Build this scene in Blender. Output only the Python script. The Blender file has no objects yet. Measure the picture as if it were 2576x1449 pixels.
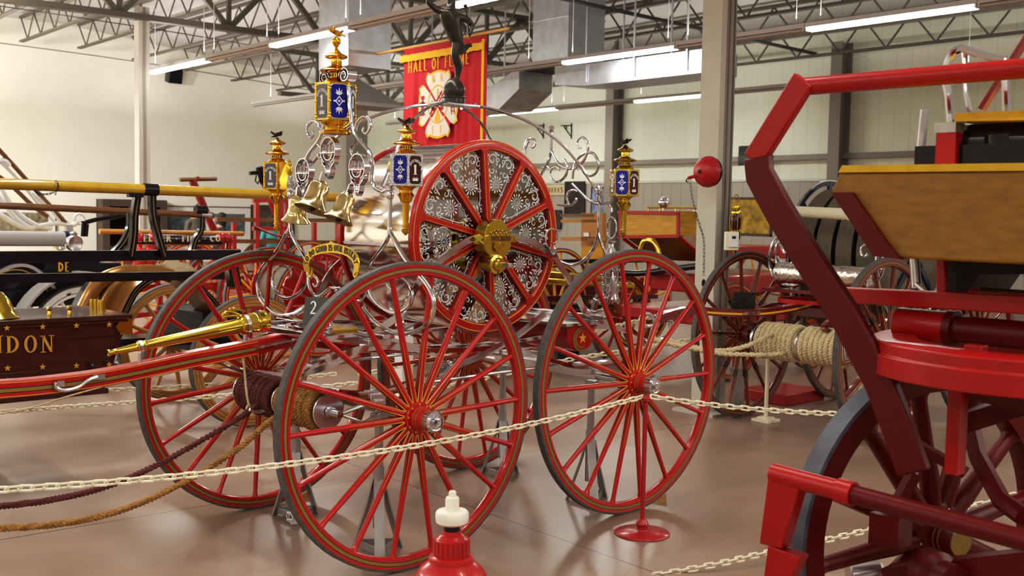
import bpy, bmesh, math, random
from mathutils import Vector, Matrix, noise
random.seed(7)
PI=math.pi; S=bpy.context.scene; COL=S.collection
R_=math.radians
def V(*a): return Vector(a)
# ------------------------------------------------------------------ camera
F=2736.46; PITCH=.0694; ROLL=.0188; EYE=1.6619; YAW=R_(40)
CX=V(math.cos(YAW),-math.sin(YAW),0); CY=V(math.sin(YAW),math.cos(YAW),0); ZZ=V(0,0,1)
FWD=CY*math.cos(PITCH)-ZZ*math.sin(PITCH); UP0=CY*math.sin(PITCH)+ZZ*math.cos(PITCH)
RT=CX*math.cos(ROLL)+UP0*math.sin(ROLL); UP=UP0*math.cos(ROLL)-CX*math.sin(ROLL)
CAM=V(0,0,EYE)
cd=bpy.data.cameras.new('camera'); cam=bpy.data.objects.new('camera',cd); COL.objects.link(cam)
m=Matrix((RT,UP,-FWD)).transposed().to_4x4(); m.translation=CAM; cam.matrix_world=m
cd.sensor_width=36; cd.sensor_fit='HORIZONTAL'; cd.lens=F*36/2576; cd.clip_start=.05; cd.clip_end=200
cd.dof.use_dof=True; cd.dof.focus_distance=5.5; cd.dof.aperture_fstop=cd.lens/9.0; cd.dof.aperture_blades=7
S.camera=cam
S.view_settings.view_transform='Standard'; S.view_settings.look='None'; S.view_settings.exposure=0.22; S.view_settings.gamma=1.0
S.view_settings.use_curve_mapping=True
_c=S.view_settings.curve_mapping.curves[3]; _c.points.new(.06,.046); _c.points.new(.35,.385); S.view_settings.curve_mapping.update()
S.cycles.max_bounces=7; S.cycles.diffuse_bounces=4; S.cycles.glossy_bounces=5; S.cycles.transmission_bounces=5; S.cycles.caustics_reflective=False; S.cycles.caustics_refractive=False
def ray(x,y): return FWD+RT*((x-1288)/F)+UP*((724.5-y)/F)
def hit(x,y,n,d):
    """point where the sight line through x,y meets the plane n.p=d"""
    r=ray(x,y); return CAM+r*((d-n.dot(CAM))/n.dot(r))
def PD(x,y,depth): return hit(x,y,CY,depth)      # at ground distance depth
def PZ(x,y,z): return hit(x,y,ZZ,z)              # at height z
def PX(x,y,X): return hit(x,y,V(1,0,0),X)
def PY(x,y,Y): return hit(x,y,V(0,1,0),Y)
def plan(cx,cy,z=0): return CX*cx+CY*cy+ZZ*z
# ------------------------------------------------------------------ materials
MATS={}
def mat(name,col,rough=.5,metal=0,coat=0,emit=0,noise_amt=0,noise_scale=8,bump=0,bump_scale=60,spec=.5,trans=0,ior=1.45,alpha=1,stretch=None):
    if name in MATS: return MATS[name]
    m=bpy.data.materials.new(name); m.use_nodes=True; nt=m.node_tree; b=nt.nodes['Principled BSDF']
    b.inputs['Base Color'].default_value=(*col,1); b.inputs['Roughness'].default_value=rough
    b.inputs['Metallic'].default_value=metal; b.inputs['Coat Weight'].default_value=coat
    b.inputs['Coat Roughness'].default_value=.06
    b.inputs['Specular IOR Level'].default_value=spec; b.inputs['Transmission Weight'].default_value=trans
    b.inputs['IOR'].default_value=ior; b.inputs['Alpha'].default_value=alpha
    if emit: b.inputs['Emission Color'].default_value=(*col,1); b.inputs['Emission Strength'].default_value=emit
    if noise_amt or bump:
        tc=nt.nodes.new('ShaderNodeTexCoord'); src=tc.outputs['Object']
        if stretch:
            mp=nt.nodes.new('ShaderNodeMapping'); mp.inputs['Scale'].default_value=stretch
            nt.links.new(src,mp.inputs['Vector']); src=mp.outputs['Vector']
    if noise_amt:
        n=nt.nodes.new('ShaderNodeTexNoise'); n.inputs['Scale'].default_value=noise_scale; n.inputs['Detail'].default_value=5
        nt.links.new(src,n.inputs['Vector'])
        r=nt.nodes.new('ShaderNodeMapRange'); r.inputs['From Min'].default_value=.3; r.inputs['From Max'].default_value=.7
        r.inputs['To Min'].default_value=1-noise_amt; r.inputs['To Max'].default_value=1+noise_amt
        nt.links.new(n.outputs['Fac'],r.inputs['Value'])
        x=nt.nodes.new('ShaderNodeMix'); x.data_type='RGBA'; x.blend_type='MULTIPLY'; x.inputs['Factor'].default_value=1
        x.inputs[6].default_value=(*col,1); nt.links.new(r.outputs['Result'],x.inputs[7]); nt.links.new(x.outputs[2],b.inputs['Base Color'])
    if bump:
        n2=nt.nodes.new('ShaderNodeTexNoise'); n2.inputs['Scale'].default_value=bump_scale; nt.links.new(src,n2.inputs['Vector'])
        bp=nt.nodes.new('ShaderNodeBump'); bp.inputs['Strength'].default_value=bump; bp.inputs['Distance'].default_value=.01
        nt.links.new(n2.outputs['Fac'],bp.inputs['Height']); nt.links.new(bp.outputs['Normal'],b.inputs['Normal'])
    MATS[name]=m; return m
RED=mat('red paint',(.43,.008,.005),.24,coat=.35,noise_amt=.06,noise_scale=5)
DRED=mat('dark red paint',(.20,.008,.008),.25,coat=.5)
RED2=mat('bright red enamel',(.34,.006,.005),.34,spec=.4,coat=.1,noise_amt=.1,noise_scale=6)
RED_SHADE=mat('shaded red enamel',(.105,.003,.003),.4,spec=.3)  # darker copy of the pumper red, shade put into the colour
MAROON=mat('maroon paint',(.09,.012,.012),.3,coat=.3)
GOLD=mat('dull gold stripe',(.27,.165,.04),.4)
YEL=mat('yellow pinstripe',(.80,.42,.04),.35)
BLK=mat('black stripe',(.012,.011,.011),.35)
TIRE=mat('rubber tire',(.10,.095,.09),.75,noise_amt=.25,noise_scale=40)
TIREB=mat('worn blue black iron tire',(.07,.075,.10),.5,noise_amt=.3,noise_scale=14)
CHR=mat('polished nickel',(.64,.64,.68),.09,1)
CHR2=mat('brushed nickel',(.62,.62,.64),.25,1)
GALV=mat('galvanised steel',(.55,.57,.62),.38,1,noise_amt=.12,noise_scale=5)
BRASS=mat('polished brass',(.64,.47,.075),.15,1)
BRASSL=mat('lamp brass',(.74,.43,.055),.17,1)
BELLB=mat('bell bronze',(.62,.50,.24),.16,1)
BRONZE=mat('dark bronze',(.045,.038,.030),.3,.55,noise_amt=.3,noise_scale=25)
BLUEG=mat('cobalt glass',(.004,.008,.24),.15,coat=.15)
RUBYG=mat('ruby glass',(.045,.002,.004),.15,coat=.2)
GREYG=mat('smoke glass',(.10,.10,.12),.18,coat=.3)
ETCH=mat('etched white glass',(.80,.82,.84),.5)
SILF=mat('silver filigree',(.62,.63,.66),.35,.9,bump=.9,bump_scale=160)
ROPEM=mat('maroon rope',(.12,.030,.028),.85,noise_amt=.35,noise_scale=60)
ROPET=mat('tan rope',(.30,.16,.045),.85,noise_amt=.35,noise_scale=60)
ROPEC=mat('cream rope',(.66,.56,.36),.85,noise_amt=.2,noise_scale=50)
CREAM=mat('cream plastic',(.80,.75,.56),.45)
WHITEP=mat('white paint',(.78,.78,.76),.35,noise_amt=.06,noise_scale=12)
BLACKP=mat('black enamel',(.006,.006,.009),.2,coat=.15,spec=.4)
WOODY=mat('varnished yellow wood',(.50,.265,.012),.35,coat=.05,noise_amt=.22,noise_scale=6,stretch=(1,1,9))
WOODO=mat('orange wood',(.40,.19,.045),.4,noise_amt=.2,noise_scale=6,stretch=(1,1,9))
WOODB=mat('brown wood',(.17,.075,.025),.35,coat=.2,noise_amt=.25,noise_scale=7,stretch=(1,6,6))
MAHOG=mat('mahogany',(.060,.011,.007),.25,coat=.25,noise_amt=.3,noise_scale=5,stretch=(1,1,9))
POLEY=mat('yellow varnished pole',(.46,.27,.02),.2,coat=.4,noise_amt=.12,noise_scale=9)
LEATHER=mat('canvas hose',(.125,.105,.07),.7,noise_amt=.15,noise_scale=30)
STEEL=mat('grey steel paint',(.40,.39,.38),.4,.6,noise_amt=.1,noise_scale=10)
BEIGE=mat('beige column paint',(.52,.49,.42),.5,noise_amt=.04,noise_scale=6)
JOIST=mat('brown grey joist paint',(.115,.10,.08),.5)
TAUPE=mat('taupe steel paint',(.27,.245,.21),.5)
SKIN=mat('skin',(.50,.29,.20),.5); HAIR=mat('dark hair',(.02,.016,.013),.6)
OLIVE=mat('olive shirt',(.13,.115,.085),.8); DENIM=mat('dark trousers',(.03,.035,.05),.8)
TEAL=mat('teal striped shirt',(.10,.42,.45),.8)
# ------------------------------------------------------------------ mesh builder
def frame(axis,hint=V(0,0,1)):
    a=axis.normalized()
    if abs(a.dot(hint))>.98: hint=V(1,0,0) if abs(a.x)<.9 else V(0,1,0)
    x=hint.cross(a).normalized(); return x,a.cross(x).normalized(),a
class B:
    def __init__(s): s.v=[]; s.f=[]; s.mi=[]; s.mats=[]
    def m(s,mt):
        if mt not in s.mats: s.mats.append(mt)
        return s.mats.index(mt)
    def add(s,vs,fs,mt):
        o=len(s.v); s.v+= [tuple(p) for p in vs]; i=s.m(mt)
        for f in fs: s.f.append([k+o for k in f]); s.mi.append(i)
        return s
    def box(s,c,size,mt,rot=None):
        c=Vector(c); h=[k/2 for k in size]
        vs=[]
        for x in (-1,1):
            for y in (-1,1):
                for z in (-1,1):
                    p=V(x*h[0],y*h[1],z*h[2])
                    if rot: p=rot@p
                    vs.append(c+p)
        return s.add(vs,[(0,1,3,2),(4,6,7,5),(0,4,5,1),(2,3,7,6),(0,2,6,4),(1,5,7,3)],mt)
    def bar(s,a,b,w,h,mt,hint=V(0,0,1)):
        a=Vector(a); b=Vector(b); x,y,z=frame(b-a,hint)
        vs=[p+x*(i*w/2)+y*(j*h/2) for p in (a,b) for i,j in ((-1,-1),(1,-1),(1,1),(-1,1))]
        return s.add(vs,[(3,2,1,0),(4,5,6,7),(0,1,5,4),(1,2,6,5),(2,3,7,6),(3,0,4,7)],mt)
    def rings(s,rs,mt,cap=True,closed=False,mts=None):
        n=len(rs[0]); vs=[p for r in rs for p in r]; o=len(s.v); s.v+=[tuple(p) for p in vs]
        L=len(rs)
        for i in range(L if closed else L-1):
            k=s.m(mts[i] if mts else mt); j=(i+1)%L
            for q in range(n):
                s.f.append([o+i*n+q,o+i*n+(q+1)%n,o+j*n+(q+1)%n,o+j*n+q]); s.mi.append(k)
        if cap and not closed:
            k=s.m(mts[0] if mts else mt); s.f.append([o+q for q in range(n)][::-1]); s.mi.append(k)
            k=s.m(mts[-1] if mts else mt); s.f.append([o+(L-1)*n+q for q in range(n)]); s.mi.append(k)
        return s
    def cyl(s,a,b,r,mt,r2=None,n=12,hint=V(0,0,1),cap=True):
        a=Vector(a); b=Vector(b); x,y,z=frame(b-a,hint); r2=r if r2 is None else r2
        return s.rings([[p+x*(q*math.cos(2*PI*k/n))+y*(q*math.sin(2*PI*k/n)) for k in range(n)] for p,q in ((a,r),(b,r2))],mt,cap)
    def lathe(s,prof,o,axis,mt,n=24,mts=None,cap=True,closed=False,hint=V(0,0,1),ph=0):
        """prof: (radius, distance along axis)"""
        o=Vector(o); x,y,z=frame(Vector(axis),hint)
        return s.rings([[o+z*h+x*(r*math.cos(2*PI*k/n+ph))+y*(r*math.sin(2*PI*k/n+ph)) for k in range(n)] for r,h in prof],mt,cap,closed,mts)
    def tube(s,pts,r,mt,n=8,closed=False,flat=None,hint=None):
        """sweep; r number or list; flat=(w,h) rectangular with hint the width direction"""
        P=[Vector(p) for p in pts]; L=len(P); rs=[]
        T=[]
        for i in range(L):
            a=P[(i-1)%L] if (closed or i>0) else P[i]; b=P[(i+1)%L] if (closed or i<L-1) else P[i]
            t=b-a; T.append(t.normalized() if t.length>1e-9 else V(0,0,1))
        x,y,_=frame(T[0])
        for i in range(L):
            if i: 
                q=T[i-1].rotation_difference(T[i]); x=q@x; y=q@y
            rr=r[i] if isinstance(r,(list,tuple)) else r
            if flat:
                w=hint.normalized(); u=w.cross(T[i]).normalized(); a,b=flat
                if isinstance(r,(list,tuple)): a,b=a*rr,b*rr
                rs.append([P[i]+w*(a/2*i_)+u*(b/2*j_) for i_,j_ in ((-1,-1),(1,-1),(1,1),(-1,1))])
            else: rs.append([P[i]+x*(rr*math.cos(2*PI*k/n))+y*(rr*math.sin(2*PI*k/n)) for k in range(n)])
        return s.rings(rs,mt,not closed,closed)
    def prism(s,poly,o,x,y,t,mt,holes=None):
        """polygon in plane (o,x,y), thickened along x cross y by t"""
        o=Vector(o); x=Vector(x); y=Vector(y); z=x.cross(y).normalized(); n=len(poly)
        vs=[o+x*p[0]+y*p[1]+z*h for h in (0,t) for p in poly]
        return s.add(vs,[list(range(n))[::-1],list(range(n,2*n))]+[(i,(i+1)%n,n+(i+1)%n,n+i) for i in range(n)],mt)
    def strip(s,A,Bs,o,x,y,t,mt):
        """ribbon between two 2d lists, thickened"""
        o=Vector(o); x=Vector(x); y=Vector(y); z=x.cross(y).normalized(); n=len(A)
        W=lambda p,h:o+x*p[0]+y*p[1]+z*h
        return s.rings([[W(A[i],0),W(Bs[i],0),W(Bs[i],t),W(A[i],t)] for i in range(n)],mt)
    def ball(s,c,r,mt,n=12,sc=(1,1,1),m=8):
        c=Vector(c)
        return s.rings([[c+V(r*sc[0]*max(.02,math.sin(PI*i/m))*math.cos(2*PI*k/n),r*sc[1]*max(.02,math.sin(PI*i/m))*math.sin(2*PI*k/n),-r*sc[2]*math.cos(PI*i/m)) for k in range(n)] for i in range(m+1)],mt)
    def make(s,name,parent=None,smooth=40,loc=None,rotz=None,bevel=0):
        me=bpy.data.meshes.new(name); me.from_pydata(s.v,[],s.f); me.update()
        for mt in s.mats: me.materials.append(mt)
        me.polygons.foreach_set('material_index',s.mi)
        bm=bmesh.new(); bm.from_mesh(me); bmesh.ops.recalc_face_normals(bm,faces=bm.faces); bm.to_mesh(me); bm.free()
        if smooth:
            me.polygons.foreach_set('use_smooth',[True]*len(me.polygons)); me.set_sharp_from_angle(angle=R_(smooth))
        o=bpy.data.objects.new(name,me); COL.objects.link(o)
        if parent: o.parent=parent
        if loc is not None: o.location=loc
        if rotz is not None: o.rotation_euler=(0,0,rotz)
        if bevel:
            b=o.modifiers.new('bevel','BEVEL'); b.width=bevel; b.segments=2; b.limit_method='ANGLE'; b.angle_limit=R_(50)
        return o
def tag(o,label,cat,group=None,kind=None):
    o['label']=label; o['category']=cat
    if group: o['group']=group
    if kind: o['kind']=kind
    return o
def struct(o): o['kind']='structure'; return o
def thing(name,label,cat,loc=(0,0,0),rotz=0,group=None):
    o=bpy.data.objects.new(name,None); COL.objects.link(o); o.location=loc; o.rotation_euler=(0,0,rotz); o.empty_display_size=.1
    return tag(o,label,cat,group)
def dup(o,parent,loc=None,rot=None,scale=None):
    c=o.copy(); COL.objects.link(c); c.parent=parent
    if loc is not None: c.location=loc
    if rot is not None: c.rotation_euler=rot
    if scale is not None: c.scale=scale
    for ch in list(o.children): dup(ch,c)
    return c
def part(name,bld,parent,label=None,**k):
    o=bld.make(name,parent,**k)
    if label: o['label']=label
    return o
def smoothpath(pts,n=6,closed=False):
    """Catmull-Rom through points"""
    P=[Vector(p) for p in pts]; L=len(P); out=[]
    for i in range(L if closed else L-1):
        p0=P[(i-1)%L] if (closed or i>0) else P[i]; p1=P[i]; p2=P[(i+1)%L]; p3=P[(i+2)%L] if (closed or i<L-2) else P[(i+1)%L]
        for k in range(n):
            t=k/n; out.append(.5*((2*p1)+(p2-p0)*t+(2*p0-5*p1+4*p2-p3)*t*t+(3*p1-p0-3*p2+p3)*t**3))
    if not closed: out.append(P[-1])
    return out
# ------------------------------------------------------------------ roman lettering, drawn as strokes
def arc(cx,cy,rx,ry,a0,a1,n=14): return [(cx+rx*math.cos(R_(a0+(a1-a0)*i/n)),cy+ry*math.sin(R_(a0+(a1-a0)*i/n))) for i in range(n+1)]
def glyph(ch,serif=True,tk=.17,th=.07):
    """list of (outer,inner) ribbons in a cell one unit high, and its width"""
    out=[]
    def st(x0,y0,x1,y1,w):
        dx,dy=x1-x0,y1-y0; l=math.hypot(dx,dy); nx,ny=-dy/l*w/2,dx/l*w/2
        if abs(dy)>.3 and abs(dx)>.05: nx,ny=w/2*(-1 if dy>0 else 1),0
        out.append(([(x0+nx,y0+ny),(x1+nx,y1+ny)],[(x0-nx,y0-ny),(x1-nx,y1-ny)]))
    def sf(x,y,w=.30):
        if serif: st(x-w/2,y+(.025 if y<.5 else -.025),x+w/2,y+(.025 if y<.5 else -.025),.05)
    def bowl(cx,cy,rx,ry,a0,a1,w=tk,v=th):
        n=18; A=[];C=[]
        for i in range(n+1):
            a=R_(a0+(a1-a0)*i/n); c,s_=math.cos(a),math.sin(a); wx=w if serif else th
            A.append((cx+rx*c,cy+ry*s_)); C.append((cx+(rx-wx)*c,cy+(ry-v)*s_))
        out.append((A,C))
    if not serif: tk=th
    w=.7
    if ch=='I': w=.34; st(.17,0,.17,1,tk); sf(.17,0); sf(.17,1)
    elif ch=='1': w=.4; st(.22,0,.22,1,tk*1.2); sf(.22,0,.42); st(.06,.82,.2,.97,.1)
    elif ch=='L': w=.6; st(.17,0,.17,1,tk); st(.1,.035,.56,.035,.07); sf(.17,1); serif and st(.54,0,.54,.28,.05)
    elif ch in 'EF':
        w=.6; st(.17,0,.17,1,tk); st(.1,.965,.55,.965,.07); st(.2,.52,.45,.52,.06); sf(.17,0)
        if serif: st(.53,.72,.53,1,.05)
        if ch=='E': st(.1,.035,.56,.035,.07); serif and st(.54,0,.54,.28,.05)
    elif ch=='T': w=.64; st(.32,0,.32,1,tk); st(.02,.965,.62,.965,.07); sf(.32,0); serif and (st(.04,.72,.04,1,.05),st(.6,.72,.6,1,.05))
    elif ch=='H': w=.78; st(.17,0,.17,1,tk); st(.61,0,.61,1,tk); st(.2,.5,.6,.5,.06); [sf(a,b) for a in (.17,.61) for b in (0,1)]
    elif ch=='N': w=.78; st(.15,0,.15,1,th); st(.63,0,.63,1,th); st(.14,.98,.62,0.02,tk); sf(.15,0); sf(.12,1); sf(.63,1)
    elif ch=='M': w=.86; st(.13,0,.13,1,th); st(.73,0,.73,1,tk); st(.14,.98,.42,.1,tk); st(.42,.1,.7,.98,th); [sf(a,b,.26) for a in (.13,.73) for b in (0,1)]
    elif ch=='A': w=.74; st(.08,0,.36,1,th); st(.36,1,.64,0,tk); st(.2,.34,.56,.34,.06); sf(.09,0,.26); sf(.64,0,.28)
    elif ch=='K': w=.76; st(.17,0,.17,1,tk); st(.22,.4,.62,1,th); st(.34,.56,.66,0,tk); [sf(a,b) for a,b in ((.17,0),(.17,1),(.62,1),(.66,0))]
    elif ch=='O': w=.78; bowl(.39,.5,.36,.51,0,360)
    elif ch=='C': w=.72; bowl(.40,.5,.36,.51,48,312); serif and st(.63,.66,.63,.98,.05)
    elif ch=='G': w=.78; bowl(.40,.5,.36,.51,48,330); st(.64,.04,.64,.44,tk*.9); st(.5,.44,.74,.44,.05); serif and st(.63,.66,.63,.98,.05)
    elif ch=='D': w=.76; st(.17,0,.17,1,tk); bowl(.2,.5,.52,.5,-90,90); sf(.14,0,.2); sf(.14,1,.2)
    elif ch=='U': w=.76; st(.17,.3,.17,1,tk); st(.62,.3,.62,1,th); bowl(.39,.33,.27,.34,180,360,.13); sf(.17,1); sf(.62,1,.24)
    elif ch=='R': w=.76; st(.17,0,.17,1,tk); bowl(.2,.74,.40,.26,-90,90); st(.4,.5,.66,0,tk); sf(.17,0); sf(.14,1,.2); sf(.67,0,.2)
    elif ch=='S':
        w=.62; P=arc(.31,.75,.22,.21,30,270,12)+arc(.31,.27,.24,.23,90,-150,12)[1:]
        A=[];C=[]
        for i,p in enumerate(P):
            a=P[max(0,i-1)];b=P[min(len(P)-1,i+1)];dx,dy=b[0]-a[0],b[1]-a[1];l=math.hypot(dx,dy) or 1
            ww=(th+(tk-th)*max(0,1-abs(i-12)/8))/2+.02
            A.append((p[0]-dy/l*ww,p[1]+dx/l*ww));C.append((p[0]+dy/l*ww,p[1]-dx/l*ww))
        out.append((A,C)); serif and (st(.51,.68,.51,.98,.05),st(.09,.02,.09,.32,.05))
    elif ch=='2':
        w=.62; P=arc(.3,.72,.22,.26,165,-40,12)+[(.3,.3),(.1,.06)]
        A=[];C=[]
        for i,p in enumerate(P):
            a=P[max(0,i-1)];b=P[min(len(P)-1,i+1)];dx,dy=b[0]-a[0],b[1]-a[1];l=math.hypot(dx,dy) or 1
            ww=.05+.04*max(0,1-abs(i-9)/5); A.append((p[0]-dy/l*ww,p[1]+dx/l*ww));C.append((p[0]+dy/l*ww,p[1]-dx/l*ww))
        out.append((A,C)); st(.06,.06,.56,.06,.12)
    elif ch=='6': w=.66; bowl(.33,.31,.28,.31,0,360); out.append((arc(.5,.42,.45,.55,95,175),arc(.5,.42,.32,.48,95,175)))
    elif ch in '.·-': w=.3; y=.08 if ch=='.' else .5; st(.08,y,.24,y,.16)
    else: w=.36
    return out,w
def lettering(bld,text,o,x,y,h,mt,t=.002,aspect=.8,space=.1,serif=True,centre=True,bend=None,tk=.17,th=.07):
    """o: baseline start (or centre); x,y unit axes; bend: radius of an arch the text follows"""
    G=[glyph(c,serif,tk,th) for c in text]; tot=sum(g[1]*aspect+space for g in G)*h; c=-tot/2 if centre else 0
    o=Vector(o); x=Vector(x); y=Vector(y)
    for g,w in G:
        W=w*aspect*h
        for A,C in g:
            if bend:
                def q(p):
                    s_=(c+p[0]*aspect*h)/bend; rr=bend+p[1]*h; return (rr*math.sin(s_),rr*math.cos(s_)-bend)
            else: q=lambda p:(c+p[0]*aspect*h,p[1]*h)
            bld.strip([q(p) for p in A],[q(p) for p in C],o,x,y,t,mt)
        c+=W+space*h
    return bld
def chain(bld,pts,mt,pitch=.034,r=.0048,lw=.011):
    P=smoothpath(pts,24); seg=[]; acc=0; pos=[P[0]]; 
    d=0
    for a,b in zip(P,P[1:]):
        l=(b-a).length
        while d+l>=pitch:
            k=(pitch-d)/l; a=a+(b-a)*k; pos.append(a.copy()); l=(b-a).length; d=0
        d+=l
    for i in range(len(pos)-1):
        a,b=pos[i],pos[i+1]; c=(a+b)/2; t=(b-a).normalized(); s_=t.cross(V(0,0,1)).normalized(); n=s_.cross(t)
        w=(s_*.8+n*.6) if i%2 else (s_*.6-n*.8); hl=pitch*.5+r*.9
        path=[c+t*((hl-lw*.6)*(1 if math.cos(q)>0 else -1)+lw*.6*math.cos(q))+w*(lw*math.sin(q)) for q in [2*PI*(k+.5)/10 for k in range(10)]]
        bld.tube(path,r,mt,n=5,closed=True)
    return bld
# ================================================================== THE HOSE CARRIAGE
TH=.74274-YAW; C0=plan(-.4492,4.9611); LAT=1.36; WB=1.5206; RF=.715; RR=.7363; MID=LAT/2
UA=V(math.cos(TH),math.sin(TH),0); VA=V(-math.sin(TH),math.cos(TH),0)
def loc(p): d=Vector(p)-C0; return V(d.dot(UA),d.dot(VA),d.z)
def wor(p): return C0+UA*p[0]+VA*p[1]+ZZ*p[2]
def cu(x,y,u): return loc(hit(x,y,UA,UA.dot(C0)+u))
def cv(x,y,v): return loc(hit(x,y,VA,VA.dot(C0)+v))
def mir(p): return V(p[0],LAT-p[1],p[2])
CAR=thing('hose_carriage','parade hose carriage, four tall red spoked wheels, nickel reel, brass lanterns and bells','hose carriage',C0,TH)
EU,EV=V(1,0,0),V(0,1,0)
def wheel(name,parent,R,n,ph,rim,tire,rimm,spokem,bands=None,sr=.0165,hubr=.075,cap=CHR,capr=.050,pin=YEL,dish=.026,dots=9,hubl=.105,w=.045,blacks=None,rimh=.066,pinlen=.5,goldm=GOLD):
    """wheel about the local y axis, outer face towards -y; returns the rim object with its sub-parts"""
    ax=V(0,-1,0); b=B(); hw=w/2; ri=R-rimh; ro=R-.012
    pr=[(ri+.006,-hw+.002),(ri,-hw*.55),(ri,hw*.55),(ri+.006,hw-.002)]; mt=[rimm]*3
    if bands:
        for dr,mm in bands: pr.append((ri+dr*rimh,hw-.001)); mt.append(mm)
    pr.append((ro,hw-.001)); mt.append(rimm); pr.append((ro,-hw+.001)); mt.append(rimm)
    if bands:
        for dr,mm in bands[::-1]: pr.append((ri+dr*rimh,-hw+.001)); mt.append(mm)
        for i in range(len(bands)): mt[-len(bands)+i]=([m_ for _,m_ in bands]+[rimm])[::-1][i]
    mt.append(rimm)
    b.lathe(pr,(0,0,0),ax,rimm,n=72,mts=mt,closed=True); o=b.make(name,parent)
    tb=B().lathe([(ro,hw),(R,hw-.003),(R,-hw+.003),(ro,-hw)],(0,0,0),ax,tire,n=72,closed=True); tb.make('tire',o,smooth=30)
    hb=B(); hb.lathe([(.02,-.09),(.055,-.09),(.06,-.03),(hubr,-.028),(hubr,.026),(hubr*.92,.032)],ax*dish,ax,rimm,n=28)
    pf=[(.058,.03),(.056,.045),(.056,.05),(.052,.062),(.052,.067),(.047,hubl-.005),(.047,hubl)]
    hb.lathe(pf,ax*dish,ax,rimm,n=28,mts=[rimm,goldm,rimm,goldm,rimm,goldm])
    for k in range(dots):
        a=2*PI*k/dots+.2; hb.ball(ax*(dish+.03)+V(math.cos(a),0,math.sin(a))*hubr*.86,.0055,pin,6,m=4)
    hb.make('hub',o)
    if cap:
        cb=B(); cb.lathe([(capr*.9,hubl-.003),(capr,hubl+.006),(capr,hubl+.04),(capr*.8,hubl+.05),(capr*.66,hubl+.047),(capr*.45,hubl+.047),(capr*.4,hubl+.058),(capr*.15,hubl+.062)],ax*dish,ax,cap,n=16)
        for k in range(8):
            a=2*PI*k/8; cb.bar(ax*(dish+hubl+.004)+V(math.cos(a),0,math.sin(a))*capr,ax*(dish+hubl+.04)+V(math.cos(a),0,math.sin(a))*capr,.02,.004,cap,hint=V(-math.sin(a),0,math.cos(a)))
        cb.make('hub_cap',o,smooth=25)
    sb=B(); r0=hubr*.85; r1=ri+.004; n_=10; rs=[]
    for r_,s_,y in ((r0,sr*1.05,-dish),(r0+.1,sr*1.08,-dish*.82),(r0+(r1-r0)*.5,sr*.95,-dish*.45),(r1-.03,sr*.80,-.001),(r1-.012,sr*.95,0),(r1,sr*1.15,0)):
        rs.append([V(r_,y+s_*math.sin(2*PI*k/n_),s_*.92*math.cos(2*PI*k/n_)) for k in range(n_)])
    sb.rings(rs,spokem)
    if pin:
        for sg in (-1,1):
            L=r0+(r1-r0)*pinlen
            for (z_,mm,ww) in ((.66,pin,.0021),(.86,BLK,.0013)):
                A=[];
                for q,s_,y in ((r0+.004,sr*1.06,-dish),(r0+.1,sr*1.09,-dish*.82),(L,sr*.97,-dish*.45)):
                    A.append((q,y-s_*math.sqrt(1-z_*z_)*1.03-.0006,sg*s_*z_*.94))
                for yy in (1,-1):
                    Q=[V(a_[0],(a_[1] if yy>0 else -a_[1]-2*dish*(1-(a_[0]-r0)/(r1-r0))),a_[2]) for a_ in A]
                    k=2.2 if mm is pin else 1
                    sb.tube(Q,[ww*k*.7,ww*.6,ww*.28],mm,n=4)
    if blacks:
        for q0,q1 in blacks:
            s_=sr*1.12; sb.lathe([(s_,r0+(r1-r0)*q0),(s_,r0+(r1-r0)*q1)],(0,-dish*(1-(q0+q1)/2),0),V(1,0,0),BLK,n=10)
    s0=sb.make('spoke',o); s0.rotation_euler=(0,-R_(ph),0)
    for k in range(1,n):
        s=s0.copy(); COL.objects.link(s); s.parent=o; s.rotation_euler=(0,-R_(ph)-2*PI*k/n,0)
    return o
BANDS=[(.30,RED),(.345,BLK),(.56,GOLD),(.605,BLK)]
w0=wheel('wheel',CAR,RF,18,1,1,TIRE,RED,RED,BANDS); w0.location=(0,0,RF)
w1=dup(w0,CAR,(0,LAT,RF),(0,0,PI))
w2=wheel('wheel',CAR,RR,18,-1,1,TIRE,RED,RED,BANDS); w2.location=(WB,0,RR)
w3=dup(w2,CAR,(WB,LAT,RR),(0,0,PI))
w1.rotation_euler=(0,R_(7),PI); 
# axles, perch
for u,z in ((0,RF),(WB,RR)):
    b=B(); b.cyl((u,.06,z),(u,LAT-.06,z),.022,CHR2,n=10); b.box((u,MID,z+.012),(.05,.86,.06),CHR2)
    for v in (.3,LAT-.3): b.box((u,v,z+.04),(.09,.07,.06),CHR2)
    part('axle',b,CAR,bevel=.004)
# elliptic springs
def spring(u,v,zc,L=.44,H=.115):
    b=B()
    for sg in (-1,1):
        for k in range(4):
            f=1-.17*k; pts=[]
            for i in range(17):
                t=-f+2*f*i/16; pts.append(V(u+L*t,v,zc+sg*(H*(1-abs(t)**2.0)-.0085*k+.012)))
            b.tube(pts,1,CHR,flat=(.042,.008),hint=EV)
        b.box((u,v,zc+sg*(H+.02)),(.07,.055,.016),CHR)
    for s_ in (-1,1):
        b.cyl((u+s_*L,v-.03,zc),(u+s_*L,v+.03,zc),.017,CHR,n=10); b.ball((u+s_*L,v-.036,zc),.016,CHR,8,m=6)
    return part('elliptic_spring',b,CAR)
for u,z in ((0,.895),(WB,.905)):
    for v in (.3,LAT-.3): spring(u,v,z)
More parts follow.
